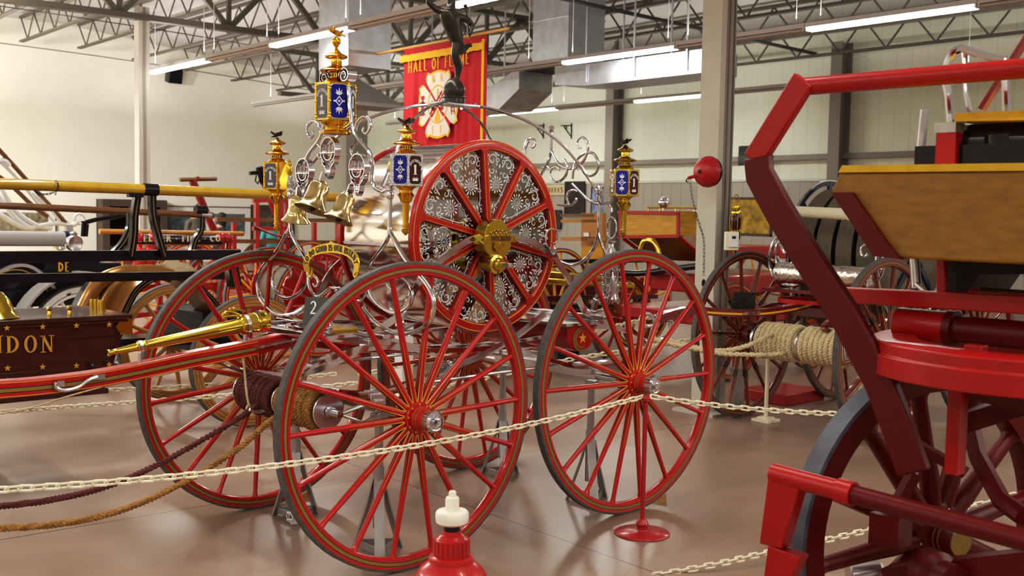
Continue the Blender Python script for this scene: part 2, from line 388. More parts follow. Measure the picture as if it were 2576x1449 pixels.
# deck: transverse bolsters and long nickel rails over the springs
b=B()
for u,z in ((0,1.035),(WB,1.045)):
    b.box((u,MID,z),(.09,.9,.035),CHR2); b.box((u,MID,z+.03),(.06,.98,.022),CHR)
    for v in (.3,LAT-.3): b.box((u,v,z-.005),(.13,.08,.03),CHR2)
for v in (.34,LAT-.34):
    b.tube(smoothpath([V(-.30,v+.0,1.06),V(-.05,v,1.065),V(.12,v,1.03),V(.3,v,.985),V(.76,v,.965),V(1.2,v,.985),V(1.45,v,1.05),V(1.62,v,1.06)]),1,CHR,flat=(.035,.02),hint=EV)
b.box((-.28,MID,1.065),(.04,.72,.03),CHR)
part('deck_frame',b,CAR,bevel=.003)
b=B()
for v,z in ((MID,.93),):
    b.tube(smoothpath([V(-.1,v,.99),V(.2,v,.945),V(.76,v,.90),V(1.3,v,.89),V(1.6,v,.9)]),1,RED,flat=(.05,.035),hint=EV)
for v in (.52,.84): b.tube([V(0,v,.965),V(.5,MID+(v-MID)*.4,.93)],.014,RED)
part('perch',b,CAR)
# fifth wheel circle and turntable block
b=B(); b.lathe([(.20,0),(.225,0),(.225,.016),(.20,.016)],(0,MID,1.065),ZZ,CHR,n=40,closed=True)
for a in (0,60,120): b.bar((-.21*math.cos(R_(a)),MID-.21*math.sin(R_(a)),1.075),(.21*math.cos(R_(a)),MID+.21*math.sin(R_(a)),1.075),.03,.01,CHR)
part('turntable_ring',b,CAR)
b=B(); b.prism([(-.14,-.05),(-.11,-.075),(.11,-.075),(.14,-.05),(.14,.05),(.11,.075),(-.11,.075),(-.14,.05)],(-.06,.56,1.062),EV,EU*-1,.026,POLEY); part('turntable_block',b,CAR,label='yellow turntable block',bevel=.006)
# acorn finials
def acorn(b,p,s=1,mt=CHR):
    b.lathe([(.006*s,0),(.016*s,.004*s),(.016*s,.012*s),(.010*s,.016*s),(.0155*s,.022*s),(.0165*s,.032*s),(.012*s,.036*s),(.014*s,.040*s),(.009*s,.058*s),(.002*s,.066*s)],p,ZZ,mt,n=12)
for u,v in ((-.22,.36),(-.22,1.0),(.16,.30)): b=B(); acorn(b,(u,v,1.075)); part('acorn_finial',b,CAR)
# tow hooks of the reach braces
b=B(); 
for v in (.24,LAT-.24):
    b.tube(smoothpath([cv(1370,790,v if v<.5 else v),cv(1300,845,v),cv(1240,880,v),cv(1180,908,v),cv(1100,940,v)] if v<.5 else [mir(cv(x,y,.24)) for x,y in ((1370,790),(1300,845),(1240,880),(1180,908),(1100,940))]),1,CHR2,flat=(.05,.012),hint=V(.3,1,.2))
    b.tube([V(.0,v+.1,.79),V(.76,v+.12,.80),V(1.5,v+.1,.81)],.009,CHR2)
part('brace_strap',b,CAR)
# ------------------------------------------------------------------ reel
UC,ZC,VN,VF,RO=.757,1.530,.372,.988,.508
RC=V(UC,0,ZC)
MIRR=mat('plate mirror',(.36,.345,.315),.035,1)
NICK=mat('nickel sheet',(.70,.665,.615),.11,1,noise_amt=.05,noise_scale=7,bump=.05,bump_scale=4)
b=B(); b.lathe([(RO-.014,VN+.01),(RO-.014,VF-.01)],RC,EV,NICK,n=96,cap=False)
REEL=part('reel_barrel',b,CAR,smooth=60)
b=B(); b.box((UC-RO+.014,MID,ZC-.045),(.006,VF-VN-.04,.014),SILF); part('engraved_band',b,REEL)
def flange(v,out):
    ax=EV*out
    b=B(); b.lathe([(RO-.052,.0),(RO-.052,.016),(RO-.044,.025),(RO-.012,.027),(RO-.002,.021),(RO,.012),(RO,-.006),(RO-.052,-.006)],RC+EV*v,ax,RED,n=96,closed=True)
    ring=part('reel_flange',b,CAR)
    for r_ in (RO-.046,RO-.010): 
        q=B().lathe([(r_-.0016,.0265),(r_+.0016,.0278),(r_+.0016,.025),(r_-.0016,.024)],RC+EV*v,ax,YEL,n=96,closed=True); part('pinstripe',q,ring)
    g=B(); g.lathe([(.03,.002),(RO-.045,.002),(RO-.045,-.004),(.03,-.004)],RC+EV*v,ax,MIRR,n=96,closed=True); part('mirror_panel',g,ring,smooth=30)
    h=B(); h.lathe([(.05,.0),(.075,.006),(.075,.04),(.05,.05),(.02,.05)],RC+EV*v,ax,RED,n=28); part('reel_hub',h,ring)
    for k in range(10):
        a=R_(95+36*k); d=V(math.cos(a),0,math.sin(a)); p=V(-math.sin(a),0,math.cos(a)); s=B()
        o_=RC+EV*v; 
        for w_,y0,y1,mm in ((.040,.002,.014,DRED),(.030,.014,.032,RED)):
            s.prism([(.06,-w_/2*1.1),(RO-.07,-w_/2),(RO-.052,-w_*.9),(RO-.046,-w_*1.3),(RO-.046,w_*1.3),(RO-.052,w_*.9),(RO-.07,w_/2),(.06,w_/2*1.1)],o_+ax*y0,d,p*(1 if ax.dot(d.cross(p))>0 else -1),y1-y0,mm)
        for sg in (-1,1): s.bar(o_+ax*.0325+d*.08+p*sg*.0115,o_+ax*.0325+d*(RO-.07)+p*sg*.0115,.0028,.0016,YEL,hint=p)
        part('reel_spoke',s,ring,smooth=30)
        if out<0 or True:
            e=B(); a2=a+R_(18); d2=V(math.cos(a2),0,math.sin(a2)); p2=V(-math.sin(a2),0,math.cos(a2)); ox=o_+ax*.0025
            yy=p2*(1 if ax.dot(d2.cross(p2))>0 else -1); T=.0008
            def rib(pts,w0,w1=None):
                P=[V(x,y,0) for x,y in pts]; w1=w0 if w1 is None else w1; A=[];C=[]
                for i,q in enumerate(P):
                    t=(P[min(i+1,len(P)-1)]-P[max(i-1,0)]).normalized(); w=(w0+(w1-w0)*i/(len(P)-1))*(.35+.65*math.sin(PI*(.08+.84*i/(len(P)-1))))
                    A.append((q.x-t.y*w,q.y+t.x*w)); C.append((q.x+t.y*w,q.y-t.x*w))
                e.strip(A,C,ox,d2,yy,T,ETCH)
            mc=.285
            for rr_,ww in ((.0065,.0028),(.0155,.0022),(.0225,.0026)):
                pts=arc(mc,0,rr_,rr_,0,360,20); e.strip(pts,[(mc+(x-mc)*(1-ww/rr_),y*(1-ww/rr_)) for x,y in pts],ox,d2,yy,T,ETCH)
            for q in range(14):
                aa=2*PI*q/14; c_,s_=math.cos(aa),math.sin(aa); L=.050 if q%2 else .046; ww=.0052 if q%2 else .0032
                e.prism([(mc+c_*.026-s_*.0012,s_*.026+c_*.0012),(mc+c_*L*.86-s_*ww,s_*L*.86+c_*ww),(mc+c_*L,s_*L),(mc+c_*L*.86+s_*ww,s_*L*.86-c_*ww),(mc+c_*.026+s_*.0012,s_*.026-c_*.0012)][::-1],ox,d2,yy,T,ETCH)
            def spiral(cx,cy,r0,a0,turn,sg,w):
                rib([(cx+r0*(1-.8*i/18)*math.cos(R_(a0+sg*turn*i/18)),cy+r0*(1-.8*i/18)*math.sin(R_(a0+sg*turn*i/18))) for i in range(19)],w,w*.5)
            def leaf(x,y,ang,L,w):
                c_,s_=math.cos(R_(ang)),math.sin(R_(ang)); e.prism([(x,y),(x+c_*L*.5-s_*w,y+s_*L*.5+c_*w),(x+c_*L,y+s_*L),(x+c_*L*.5+s_*w,y+s_*L*.5-c_*w)][::-1],ox,d2,yy,T,ETCH)
            for sg in (-1,1):
                spiral(.405,sg*.058,.034,-100*sg,430,sg,.0042); spiral(.372,sg*.092,.022,120*sg,400,-sg,.0034)
                spiral(.350,sg*.045,.020,60*sg,380,sg,.003)
                rib([(.345,sg*.075),(.30,sg*.066),(.25,sg*.052),(.20,sg*.034),(.165,sg*.016)],.0022)
                for x,y,an,L,w in ((.43,.03,35,.03,.006),(.437,.012,80,.025,.005),(.43,.085,150,.03,.006),(.345,.085,60,.028,.006),(.33,.06,-150,.026,.005),(.21,.04,150,.03,.006),(.19,.024,200,.026,.005),(.165,.015,160,.028,.005),(.235,.047,60,.02,.005),(.38,.018,20,.022,.005),(.36,.02,200,.02,.004),(.145,.010,140,.02,.004),(.42,.10,200,.026,.005)):
                    leaf(x,sg*y,sg*an,L,w)
            for sg in (-1,1):
                spiral(.325,sg*.070,.017,-60*sg,400,sg,.0028); spiral(.245,sg*.040,.013,-40*sg,380,sg,.0024); spiral(.415,sg*.022,.016,90*sg,380,sg,.0028)
                spiral(.395,sg*.108,.015,200*sg,360,sg,.0028)
                for x,y,an,L,w in ((.352,.062,120,.022,.005),(.31,.088,40,.022,.005),(.39,.075,-60,.02,.005),(.265,.062,100,.02,.005),(.17,.022,100,.016,.004),(.435,.05,0,.022,.005),(.365,.11,120,.02,.005)): leaf(x,sg*y,sg*an,L,w)
            leaf(.185,0,180,.035,.006); leaf(.125,0,180,.018,.005); leaf(.14,0,180,.012,.004); leaf(.425,0,0,.028,.005); leaf(.40,0,180,.03,.006)
            part('etched_scrollwork',e,ring,smooth=0)
    return ring
flange(VN,-1); flange(VF,1)
b=B(); b.cyl((UC,.30,ZC),(UC,LAT-.30,ZC),.028,CHR2,n=12); part('reel_shaft',b,CAR)
# arch bars that carry the reel
AL=[(1235,596),(1208,596),(1168,610),(1128,640),(1092,668),(1060,700),(1036,740),(1024,764),(1000,796),(963,822)]
AR=[(1262,594),(1304,598),(1344,612),(1384,636),(1412,672),(1436,712),(1456,752),(1472,784),(1500,800)]
for sd in (0,1):
    b=B()
    for A in (AL,AR):
        P=smoothpath([cv(x,y,.285) for x,y in A],5)
        if sd: P=[mir(p) for p in P]
        b.tube(P,1,CHR,flat=(.012,.034),hint=EV)
    for A in ([(1100,652),(1108,644),(1128,628),(1134,604),(1128,580),(1112,572),(1096,584),(1094,608),(1104,622),(1114,618)],[(1392,640),(1376,620),(1372,600),(1378,580),(1392,576),(1402,588),(1400,608),(1388,612)]):
        P=smoothpath([cv(x,y,.27) for x,y in A],5)
        if sd: P=[mir(p) for p in P]
        b.tube(P,[.0075-.003*i/len(P) for i in range(len(P))],CHR,n=8)
    for x,y in ((1098,648),(1394,640)):
        p=cv(x,y,.27); acorn(b,mir(p) if sd else p,.8)
    part('arch_bar',b,CAR)
# brass gear box on the reel shaft, with name plate
GO=[(1254,551),(1240,557),(1226,568),(1220,585),(1219,600),(1217,615),(1222,632),(1234,645),(1232,652),(1228,662),(1231,675),(1240,683),(1252,685),(1262,678),(1270,668),(1268,655),(1266,648),(1278,636),(1285,622),(1287,605),(1284,585),(1276,569),(1265,558)]
GB=mat('gear box brass',(.50,.37,.05),.24,1)
def gear(sd):
    f=(lambda p:mir(p)) if sd else (lambda p:p)
    q=[cv(x,y,.235) for x,y in GO]; b=B(); n=len(q)
    vs=[f(V(p.x,.235,p.z)) for p in q]+[f(V(p.x,.315,p.z)) for p in q]
    b.add(vs,[list(range(n)),list(range(n,2*n))[::-1]]+[(i,(i+1)%n,n+(i+1)%n,n+i) for i in range(n)],GB)
    for x,y in ((1254,556),(1229,572),(1279,577)): b.ball(f(cv(x,y,.233)),.004,GB,6,m=4)
    g=part('gear_box',b,CAR,label='brass gear box',smooth=25,bevel=.004)
    if sd: return
    pl=[(1213,603),(1220,597),(1230,592),(1290,591.5),(1298,595),(1306,602),(1300,607),(1292,609),(1228,611),(1218,609)]
    Q=[cv(x,y,.226) for x,y in pl]; n=len(Q); b=B()
    b.add(Q+[p+V(0,.008,0) for p in Q],[list(range(n)),list(range(n,2*n))[::-1]]+[(i,(i+1)%n,n+(i+1)%n,n+i) for i in range(n)],BRASS)
    for x,y in ((1220,602),(1299,601)): b.ball(cv(x,y,.225),.005,CHR,8,m=4)
    part('name_plate',b,g,smooth=25)
    b=B(); a=cv(1227,606.5,.2255); c=cv(1293,605.5,.2255); xx=(c-a).normalized(); h=.024
    lettering(b,'HOTCHKISS',(a+c)/2,xx,ZZ,h,BLK,t=.0008,aspect=.86,space=.06); part('name_lettering',b,g,smooth=0)
    b=B()
    for x0,y0,s_ in ((1238,588,1),(1247,583,1),(1257,581,1),(1267,583,1),(1277,588,1),(1250,589,.8),(1262,589,.8)):
        p=cv(x0,y0,.232); b.tube([p+V(.011*s_*(1-.75*i/12)*math.cos(i*.62),0,.011*s_*(1-.75*i/12)*math.sin(i*.62)) for i in range(13)],.0022,BRASS,n=5)
    part('scroll_crest',b,g)
    Q=[cv(x,y,.22) for x,y in ((1246,609),(1253,611),(1260,609),(1267,611),(1274,609),(1273,624),(1268,634),(1260,637),(1250,633),(1245,624))]; n=len(Q); b=B()
    b.add(Q+[p+V(0,.012,0) for p in Q],[list(range(n)),list(range(n,2*n))[::-1]]+[(i,(i+1)%n,n+(i+1)%n,n+i) for i in range(n)],BRASS)
    p=cv(1260,622,.2195); b.lathe([(.017,0),(.019,0),(.019,.002),(.017,.002)],p,V(0,-1,0),GB,n=20,closed=True); part('shield_badge',b,g,smooth=25)
    b=B(); p=cv(1245,665,.235); b.lathe([(.05,0),(.05,.018),(.036,.022),(.034,.05),(.03,.055),(.012,.055)],p,V(0,-1,0),BRASS,n=24); part('crank_boss',b,g)
    b=B(); b.box(p+V(.0,-.085,0),(.024,.07,.024),CHR2); part('crank_shaft',b,g,bevel=.002)
gear(0); gear(1)
# ------------------------------------------------------------------ lamp bracket ironwork
def iron(name,u,paths,both=True,r=.0105):
    for sd in ((0,1) if both else (0,)):
        b=B()
        for pts,rr,*sw in paths:
            P=smoothpath([cu(x,y,u) for x,y in pts],5)
            if sd: P=[mir(p) for p in P]
            n=len(P); r1=rr*.5 if sw else rr
            b.tube(P,[rr+(r1-rr)*max(0,(i/n-.5)*2) for i in range(n)],CHR,n=9)
        part(name,b,CAR)
UFR=.03
FL=[([(721,587),(698,629),(665,667),(651,692),(648,716),(653,746),(670,770),(696,789),(724,793),(752,784),(771,770),(783,757)],.0115),
    ([(730,500),(730,545),(729,570),(721,587),(712,604)],.0105),
    ([(731,560),(733,587),(747,615),(768,650),(775,681),(771,709),(759,732),(740,746),(721,750),(703,742),(689,723),(685,702),(691,683),(705,671),(721,671),(731,681),(732,692),(724,700)],.0098,1),
    # curl between the legs
    ([(776,677),(776,712),(786,738),(800,745),(815,737),(828,726),(842,724),(850,731)],.008),([(776,712),(779,697),(789,693),(798,702),(800,714),(793,721),(787,713)],.0065,1)]
def mirpix(paths): return paths
iron_far=B()
for sd in (1,0):
    b=B()
    for pts,rr,*sw in FL:
        P=smoothpath([cu(x,y,UFR) for x,y in pts],5)
        if sd==0: P=[mir(p) for p in P]
        n=len(P); b.tube(P,[rr*(1-.45*max(0,(i/n-.6)*2.5)) if sw else rr for i in range(n)],CHR,n=9)
    p=cu(730,500,UFR); q=cu(731,484,UFR)
    for pp in (p,):
        k=pp if sd else mir(pp); b.lathe([(.012,-.02),(.018,-.01),(.018,.012),(.012,.022)],k+V(0,0,.02),ZZ,CHR,n=12); acorn(b,k+V(0,0,.04),1.25)
    # foot plates on the deck
    part('lamp_bracket_leg',b,CAR)
NA=[([(962,482),(947,475),(938,461),(936,432),(937,411),(929,383),(912,362),(897,343),(886,315),(883,294),(879,262),(878,240),(876,218)],.0105),
    ([(889,325),(893,327),(900,306),(915,293),(929,301),(932,320),(922,336),(913,330),(916,320)],.0085,1),
    ([(905,352),(896,362),(884,374),(886,390),(896,393),(901,382)],.0075,1),
    ([(962,482),(975,475),(984,462),(985,440),(984,405)],.0095)]
for sd in (0,1):
    b=B()
    for pts,rr,*sw in NA:
        P=smoothpath([cu(x,y,UFR) for x,y in pts],5)
        if sd: P=[mir(p) for p in P]
        n=len(P); b.tube(P,[rr*(1-.45*max(0,(i/n-.6)*2.5)) if sw else rr for i in range(n)],CHR,n=9)
    p=cu(984,415,UFR); p=mir(p) if sd else p
    b.lathe([(.004,-.045),(.012,-.03),(.016,-.005),(.012,.02),(.005,.03),(.008,.036),(.003,.05)],p,ZZ,BRASS,n=14)
    # rolled flat volute at the top beside the centre lamp
    p=cu(876,205,UFR); p=mir(p) if sd else p; sg=1 if sd else -1
    b.tube([p+V(0,sg*(.0-.045*(1-.72*i/30)*math.cos(i*.36)),.028+.04*(1-.72*i/30)*math.sin(i*.36)) for i in range(31)],1,CHR,flat=(.055,.005),hint=EU)
    part('lamp_bracket_arm',b,CAR)
# centre struts under the top lamp and bell hangers
def hanger(x,y,u,s):
    c=cu(x,y,u); b=B()
    b.tube([c+V(0,.066*s*math.cos(R_(a)),.066*s*math.sin(R_(a))) for a in range(-60,241,12)],1,CHR,flat=(.034*s,.005),hint=EU)
    b.tube([c+V(0,.040*s*math.cos(R_(a)),-.012*s+.036*s*math.sin(R_(a))) for a in range(180,361,12)],1,CHR,flat=(.034*s,.005),hint=EU)
    b.box(c+V(0,0,-.010*s),(.034*s,.13*s,.006),CHR)
    for k in (-1,0,1): acorn(b,c+V(0,k*.034*s,-.006*s),.62*s)
    for sg in (-1,1):
        b.tube(smoothpath([c+V(0,sg*.055*s,-.035*s),c+V(0,sg*.050*s,-.062*s),c+V(0,sg*.024*s,-.086*s),c+V(0,sg*.018*s,-.115*s),c+V(0,0,-.14*s)],4),1,CHR,flat=(.03*s,.005),hint=EU)
    part('bell_hanger',b,CAR); return c
HC=[hanger(831,379,.0,1.0),hanger(767,431,.0,.98),hanger(904,421,.0,.98)]
def bell(px,py,qx,qy,u,R,label,du=.035):
    a=cu(px,py,u); m_=cu(qx,qy,u-du); d=(m_-a); L=d.length; d.normalize(); b=B()
    pr=[(.012,-.015),(.03*1.0,-.012),(R*.50,.0),(R*.56,L*.06),(R*.555,L*.12),(R*.60,L*.16),(R*.60,L*.45),(R*.66,L*.68),(R*.80,L*.86),(R*.97,L*.97),(R,L*1.0),(R*.985,L*1.035),(R*.92,L*1.01),(R*.70,L*.84),(R*.52,L*.5),(R*.45,L*.1),(.01,L*.05)]
    b.lathe(pr,a,d,BELLB,n=32,cap=False,mts=[BELLB]*11+[mat('bell inside',(.26,.20,.09),.4,.8)]*5); o=part('bell',b,CAR,label=label)
    c=B(); c.tube([a+d*L*.1,a+d*L*.85],.006,BRONZE); c.ball(a+d*L*.93,.02,BRONZE,10); part('clapper',c,o)
    h=B(); h.box(a-d*.03,(.03,.012,.06),CHR,rot=V(0,0,-1).rotation_difference(d).to_matrix()); part('bell_strap',h,o)
bell(806,463,783,526,-.05,.088,'largest brass bell, middle of the three',.052)
bell(750,499,744,556,-.03,.075,'far side brass bell',.0)
bell(874,494,851,553,-.03,.075,'near side brass bell',.05)
# ------------------------------------------------------------------ lanterns
def eagle(b,p,s,mt,face):
    f=face.normalized(); r=f.cross(ZZ)
    b.lathe([(.002,-.03),(.009,-.018),(.012,0),(.009,.014),(.007,.02),(.008,.027),(.004,.034),(.001,.044)],p+ZZ*.016*s,f*.9+ZZ*.35,mt,n=8) if s==1 else b.lathe([(q*s,h*s) for q,h in [(.002,-.03),(.009,-.018),(.012,0),(.009,.014),(.007,.02),(.008,.027),(.004,.034),(.001,.044)]],p+ZZ*.016*s,f*.9+ZZ*.35,mt,n=8)
    for sg in (-1,1):
        b.prism([(0,0),(.016*s,.006*s),(.038*s,.020*s),(.045*s,.012*s),(.034*s,-.004*s),(.02*s,-.012*s),(0,-.012*s)],p+ZZ*.018*s,r*sg,(ZZ*.8-f*.6).normalized(),.003*s,mt)
    b.prism([(-.008*s,0),(.008*s,0),(.012*s,-.022*s),(-.012*s,-.022*s)],p+ZZ*.008*s-f*.012*s,r,(f*.9+ZZ*.3).normalized(),.003*s,mt)
def rr(w,h,r,n=4):
    out=[]
    for cx,cy,a in ((w-r,h-r,0),(-w+r,h-r,90),(-w+r,-h+r,180),(w-r,-h+r,270)): out+=arc(cx,cy,r,r,a,a+90,n)
    return out
def lantern(c,s,ang,body,filig,tall,faces,label,eagle_face):
    """c: middle of the glass box; faces: glass for the four wide sides starting at direction ang"""
    k=s*.409; L=[(450,.050),(445,.053),(425,.046),(400,.037),(392,.025),(352,.025),(348,.040),(338,.060),(326,.064),(314,.058),(300,.040),(282,.026),(268,.022),(218,.022),(212,.034),(202,.043),(190,.045),(178,.040),(160,.022),(130,.010),(118,.006)]
    b=B(); b.lathe([(r*s,(625-y)*.001*k) for y,r in L],c,ZZ,body,n=24)
    for q in range(14):
        a=2*PI*q/14; b.box(c+V(math.cos(a)*.0248*s,math.sin(a)*.0248*s,(625-372)*.001*k),(.004*s,.004*s,.012*s),BLK,rot=Matrix.Rotation(a,3,'Z'))
    o=part('lantern',b,CAR,label=label)
    top=c+ZZ*((625-118)*.001*k)
    if tall:
        q=B(); q.lathe([(r*s,(625-y)*.001*k) for y,r in [(795,.052),(815,.048),(835,.036),(852,.030),(880,.030),(895,.036),(906,.041),(920,.037),(950,.030),(985,.024),(992,.0175),(1005,.0165),(1245,.0150),(1250,.019),(1262,.019),(1268,.014),(1290,.014),(1300,.019),(1325,.018),(1345,.010),(1365,.002)][::-1]],c,ZZ,body,n=16)
        part('lamp_stem',q,o); e0=top
    else:
        q=B(); q.lathe([(r*s,(625-y)*.001*k) for y,r in [(795,.060),(812,.060),(830,.052),(860,.042),(880,.042),(892,.056),(905,.060),(925,.058),(930,.04)][::-1]],c,ZZ,body,n=24)
        part('lamp_foot',q,o); q=B(); q.lathe([(.006*s,-.004*s),(.006*s,.006*s),(.010*s,.012*s),(.017*s,.022*s),(.018*s,.030*s),(.014*s,.040*s),(.006*s,.046*s)],top,ZZ,body,n=16); part('finial_ball',q,o); e0=top+ZZ*.046*s
    q=B(); eagle(q,e0,s,BRONZE if tall else body,eagle_face); part('eagle_finial',q,o,smooth=30)
    hb=.073*s; d=.0655*s; cr=d/math.cos(PI/6); q=B()
    rot=[(cr*math.cos(ang+PI/6+PI/3*i),cr*math.sin(ang+PI/6+PI/3*i)) for i in range(6)]
    q.prism(rot,c-ZZ*hb,EU,EV,2*hb,filig)
    for z in (-hb,hb-.007*s): q.prism([(x*1.05,y*1.05) for x,y in rot],c+ZZ*z,EU,EV,.007*s,filig)
    for x,y in rot:
        q.cyl(c+V(x,y,-hb),c+V(x,y,hb),.0065*s,filig,n=6)
        for z in (-.06,-.048,.048,.06,0): q.ball(c+V(x*.99,y*.99,z*s),.009*s,filig,6,m=4)
    part('lamp_case',q,o)
    for i in range(6):
        g=faces.get(i)
        if not g: continue
        a=ang+PI/3*i; nrm=V(math.cos(a),math.sin(a),0); tx=V(-math.sin(a),math.cos(a),0)
        w_,h_=.0335*s,.066*s; pan=B()
        fo=rr(w_*1.06,h_*1.04,.017*s); pan.prism(fo,c+nrm*d,tx,ZZ,.003*s,SILF)
        pan.prism(rr(w_*.95,h_*.97,.015*s),c+nrm*(d+.003*s),tx,ZZ,.0012*s,{'b':BLUEG,'r':RUBYG,'g':GREYG,'w':GREYG}[g]); po=part('glass_panel',pan,o,smooth=25)
        e=B(); oo=c+nrm*(d+.0043*s); t=.0006*s
        if g=='b':
            for (x0,y0,x1,y1,ww) in ((0,.018,.013,0,.0016),(.013,0,0,-.018,.0016),(0,-.018,-.013,0,.0016),(-.013,0,0,.018,.0016)):
                dx,dy=x1-x0,y1-y0; l=math.hypot(dx,dy); nx,ny=-dy/l*ww*s,dx/l*ww*s
                e.prism([(x0*s+nx,y0*s+ny),(x1*s+nx,y1*s+ny),(x1*s-nx,y1*s-ny),(x0*s-nx,y0*s-ny)][::-1],oo,tx,ZZ,t,ETCH)
            for q_ in range(8):
                aa=q_*PI/4; e.prism([(0.001*s*math.cos(aa+1.57),.001*s*math.sin(aa+1.57)),(.0085*s*math.cos(aa),.0085*s*math.sin(aa)),(-.001*s*math.cos(aa+1.57),-.001*s*math.sin(aa+1.57))],oo,tx,ZZ,t,ETCH)
            for sg in (-1,1):
                for an,L_,w2 in ((90,.030,.0028),(62,.026,.003),(118,.026,.003),(38,.020,.0026),(142,.020,.0026)):
                    c_,s_=math.cos(R_(an)),math.sin(R_(an)); y0=.022
                    e.prism([(x*s,sg*y*s) for x,y in ((0,y0),(c_*L_*.5-s_*w2,y0+s_*L_*.5+c_*w2),(c_*L_,y0+s_*L_),(c_*L_*.5+s_*w2,y0+s_*L_*.5-c_*w2))],oo,tx,ZZ,t,ETCH)
                for x_ in (.014,.019): e.prism([(sg*x*s,y*s) for x,y in ((x_,.0045),(x_+.004,0),(x_,-.0045),(x_-.003,0))],oo,tx,ZZ,t,ETCH)
        else:
            lettering(e,'1',oo-ZZ*.022*s,tx,ZZ,.046*s,ETCH,t=t,aspect=1.15)
            lettering(e,'HOTCHKISS',oo+ZZ*.0365*s,tx,ZZ,.0115*s,ETCH,t=t,aspect=.78,space=.12,bend=.026*s,tk=.2,th=.12)
            for sg in (-1,1):
                for an,L_,w2 in ((90,.016,.003),(60,.021,.003),(32,.024,.003),(8,.02,.0025)):
                    c_,s_=math.cos(R_(an)),math.sin(R_(an)); y0=-.050
                    e.prism([(sg*x*s,y*s) for x,y in ((0,y0),(c_*L_*.5-s_*w2,y0+s_*L_*.5+c_*w2),(c_*L_,y0+s_*L_),(c_*L_*.5+s_*w2,y0+s_*L_*.5-c_*w2))],oo,tx,ZZ,t,ETCH)
        part('etched_design',e,po,smooth=0) if False else part('etched_design',e,o,smooth=0)
pl=cu(1022,428,UFR); pf=cu(697,443,UFR)
A6=PI/6
lantern(pl,1.0,R_(210),BRASSL,SILF,True,{0:'b',1:'r',5:'g',2:'b'},'near front brass lantern with blue and red glass',V(-.2,-1,0))
lantern(pf,1.0,R_(210),BRASSL,BRASSL,True,{0:'w',5:'b',2:'w',4:'r'},'far front brass lantern with clear etched glass',V(.3,-1,0))
pt=cu(845,258,UFR); lantern(pt,1.28,R_(247),BRASSL,BRASSL,False,{0:'b',5:'g',1:'g',3:'g',2:'b',4:'b'},'largest brass lantern, at the top centre',V(-.5,.8,0))
URR=1.552; pr=cu(1571,460,URR); lantern(pr,1.02,R_(210),BRASS,BRASS,True,{0:'b',1:'r',5:'g',2:'b'},'near rear brass lantern',V(1,-.4,0))
pr2=V(pr.x,LAT-pr.y,pr.z); lantern(pr2,1.02,R_(30),BRASS,BRASS,True,{0:'b',1:'r',5:'g',2:'b'},'far rear brass lantern',V(1,.4,0))
# ------------------------------------------------------------------ motto plate
GP=mat('gilt plate',(.62,.43,.07),.28,.85)
O_=[(771,683),(768,665),(771,648),(782,629),(800,619),(822,613),(833,611),(838,606),(843,611),(854,614),(872,618),(890,627),(903,641),(908,660),(907,685)]
I_=[(783,683),(781,668),(785,654),(794,644),(808,639),(824,636),(834,635.5),(839,635.5),(844,636),(854,637),(868,640),(880,646),(890,655),(896,667),(897,683)]
b=B(); A=[cu(x,y,.0) for x,y in O_]; C=[cu(x,y,.0) for x,y in I_]
b.strip([(p.y,p.z) for p in A],[(p.y,p.z) for p in C],(-.006,0,0),EV,ZZ,-.008,GP)
for sg,(x,y) in ((1,(777,684)),(-1,(902,685))):
    c=cu(x,y,0); 
    b.tube([c+V(-.002,0,0)+V(0,-sg*q[0],q[1]) for q in ((0,.004),(.002,-.012),(.010,-.022),(.020,-.026),(.031,-.020),(.036,-.006),(.036,.006))],[.0075,.0085,.009,.0085,.0075,.007,.004],GP,n=8)
    b.tube([c+V(-.002,0,0)+V(0,-sg*q[0],q[1]) for q in ((.022,-.01),(.030,.0),(.034,.018),(.030,.024))],[.003,.005,.005,.002],GP,n=6)
PLQ=part('motto_plate',b,CAR,label='gilt arched motto plate',smooth=30)
b=B(); cc=[(a+c)/2 for a,c in zip(A,C)]; # letters follow the plate's mid line
ML=smoothpath([V(-.016,q.y,q.z) for q in [cu(x,y,0) for x,y in ((777,672),(777.5,655),(788,639),(804,630),(822,626),(840,624.5),(858,626),(875,631.5),(890,640),(899,653),(902,672))]],10)
SL=[0]
for p,q in zip(ML,ML[1:]): SL.append(SL[-1]+(q-p).length)
def onpath(s):
    i=max(k for k in range(len(SL)-1) if SL[k]<=max(s,0)); f=(s-SL[i])/max(1e-9,SL[i+1]-SL[i]); return ML[i].lerp(ML[i+1],f),(ML[i+1]-ML[i]).normalized()
txt='TO DO GOOD IS OUR INTENT'; h=.031; asp=.66; sp=.10
G=[glyph(c) for c in txt]; asp=(SL[-1]*.955/h-sp*len(G))/sum(w for g,w in G); tot=sum(w*asp+sp for g,w in G)*h; c0=(SL[-1]-tot)/2
for g,w in G:
    p,t=onpath(c0+w*asp*h/2)
    t=V(0,t.y,t.z).normalized(); n=EU.cross(t); n=n if n.z>0 else -n
    for A1,C1 in g: b.strip([((q[0]-w/2)*asp*h,(q[1]-.42)*h) for q in A1],[((q[0]-w/2)*asp*h,(q[1]-.42)*h) for q in C1],p,t,n,-.001 if t.cross(n).x>0 else .001,BLK)
    c0+=(w*asp+sp)*h
part('motto_lettering',b,PLQ,smooth=0)
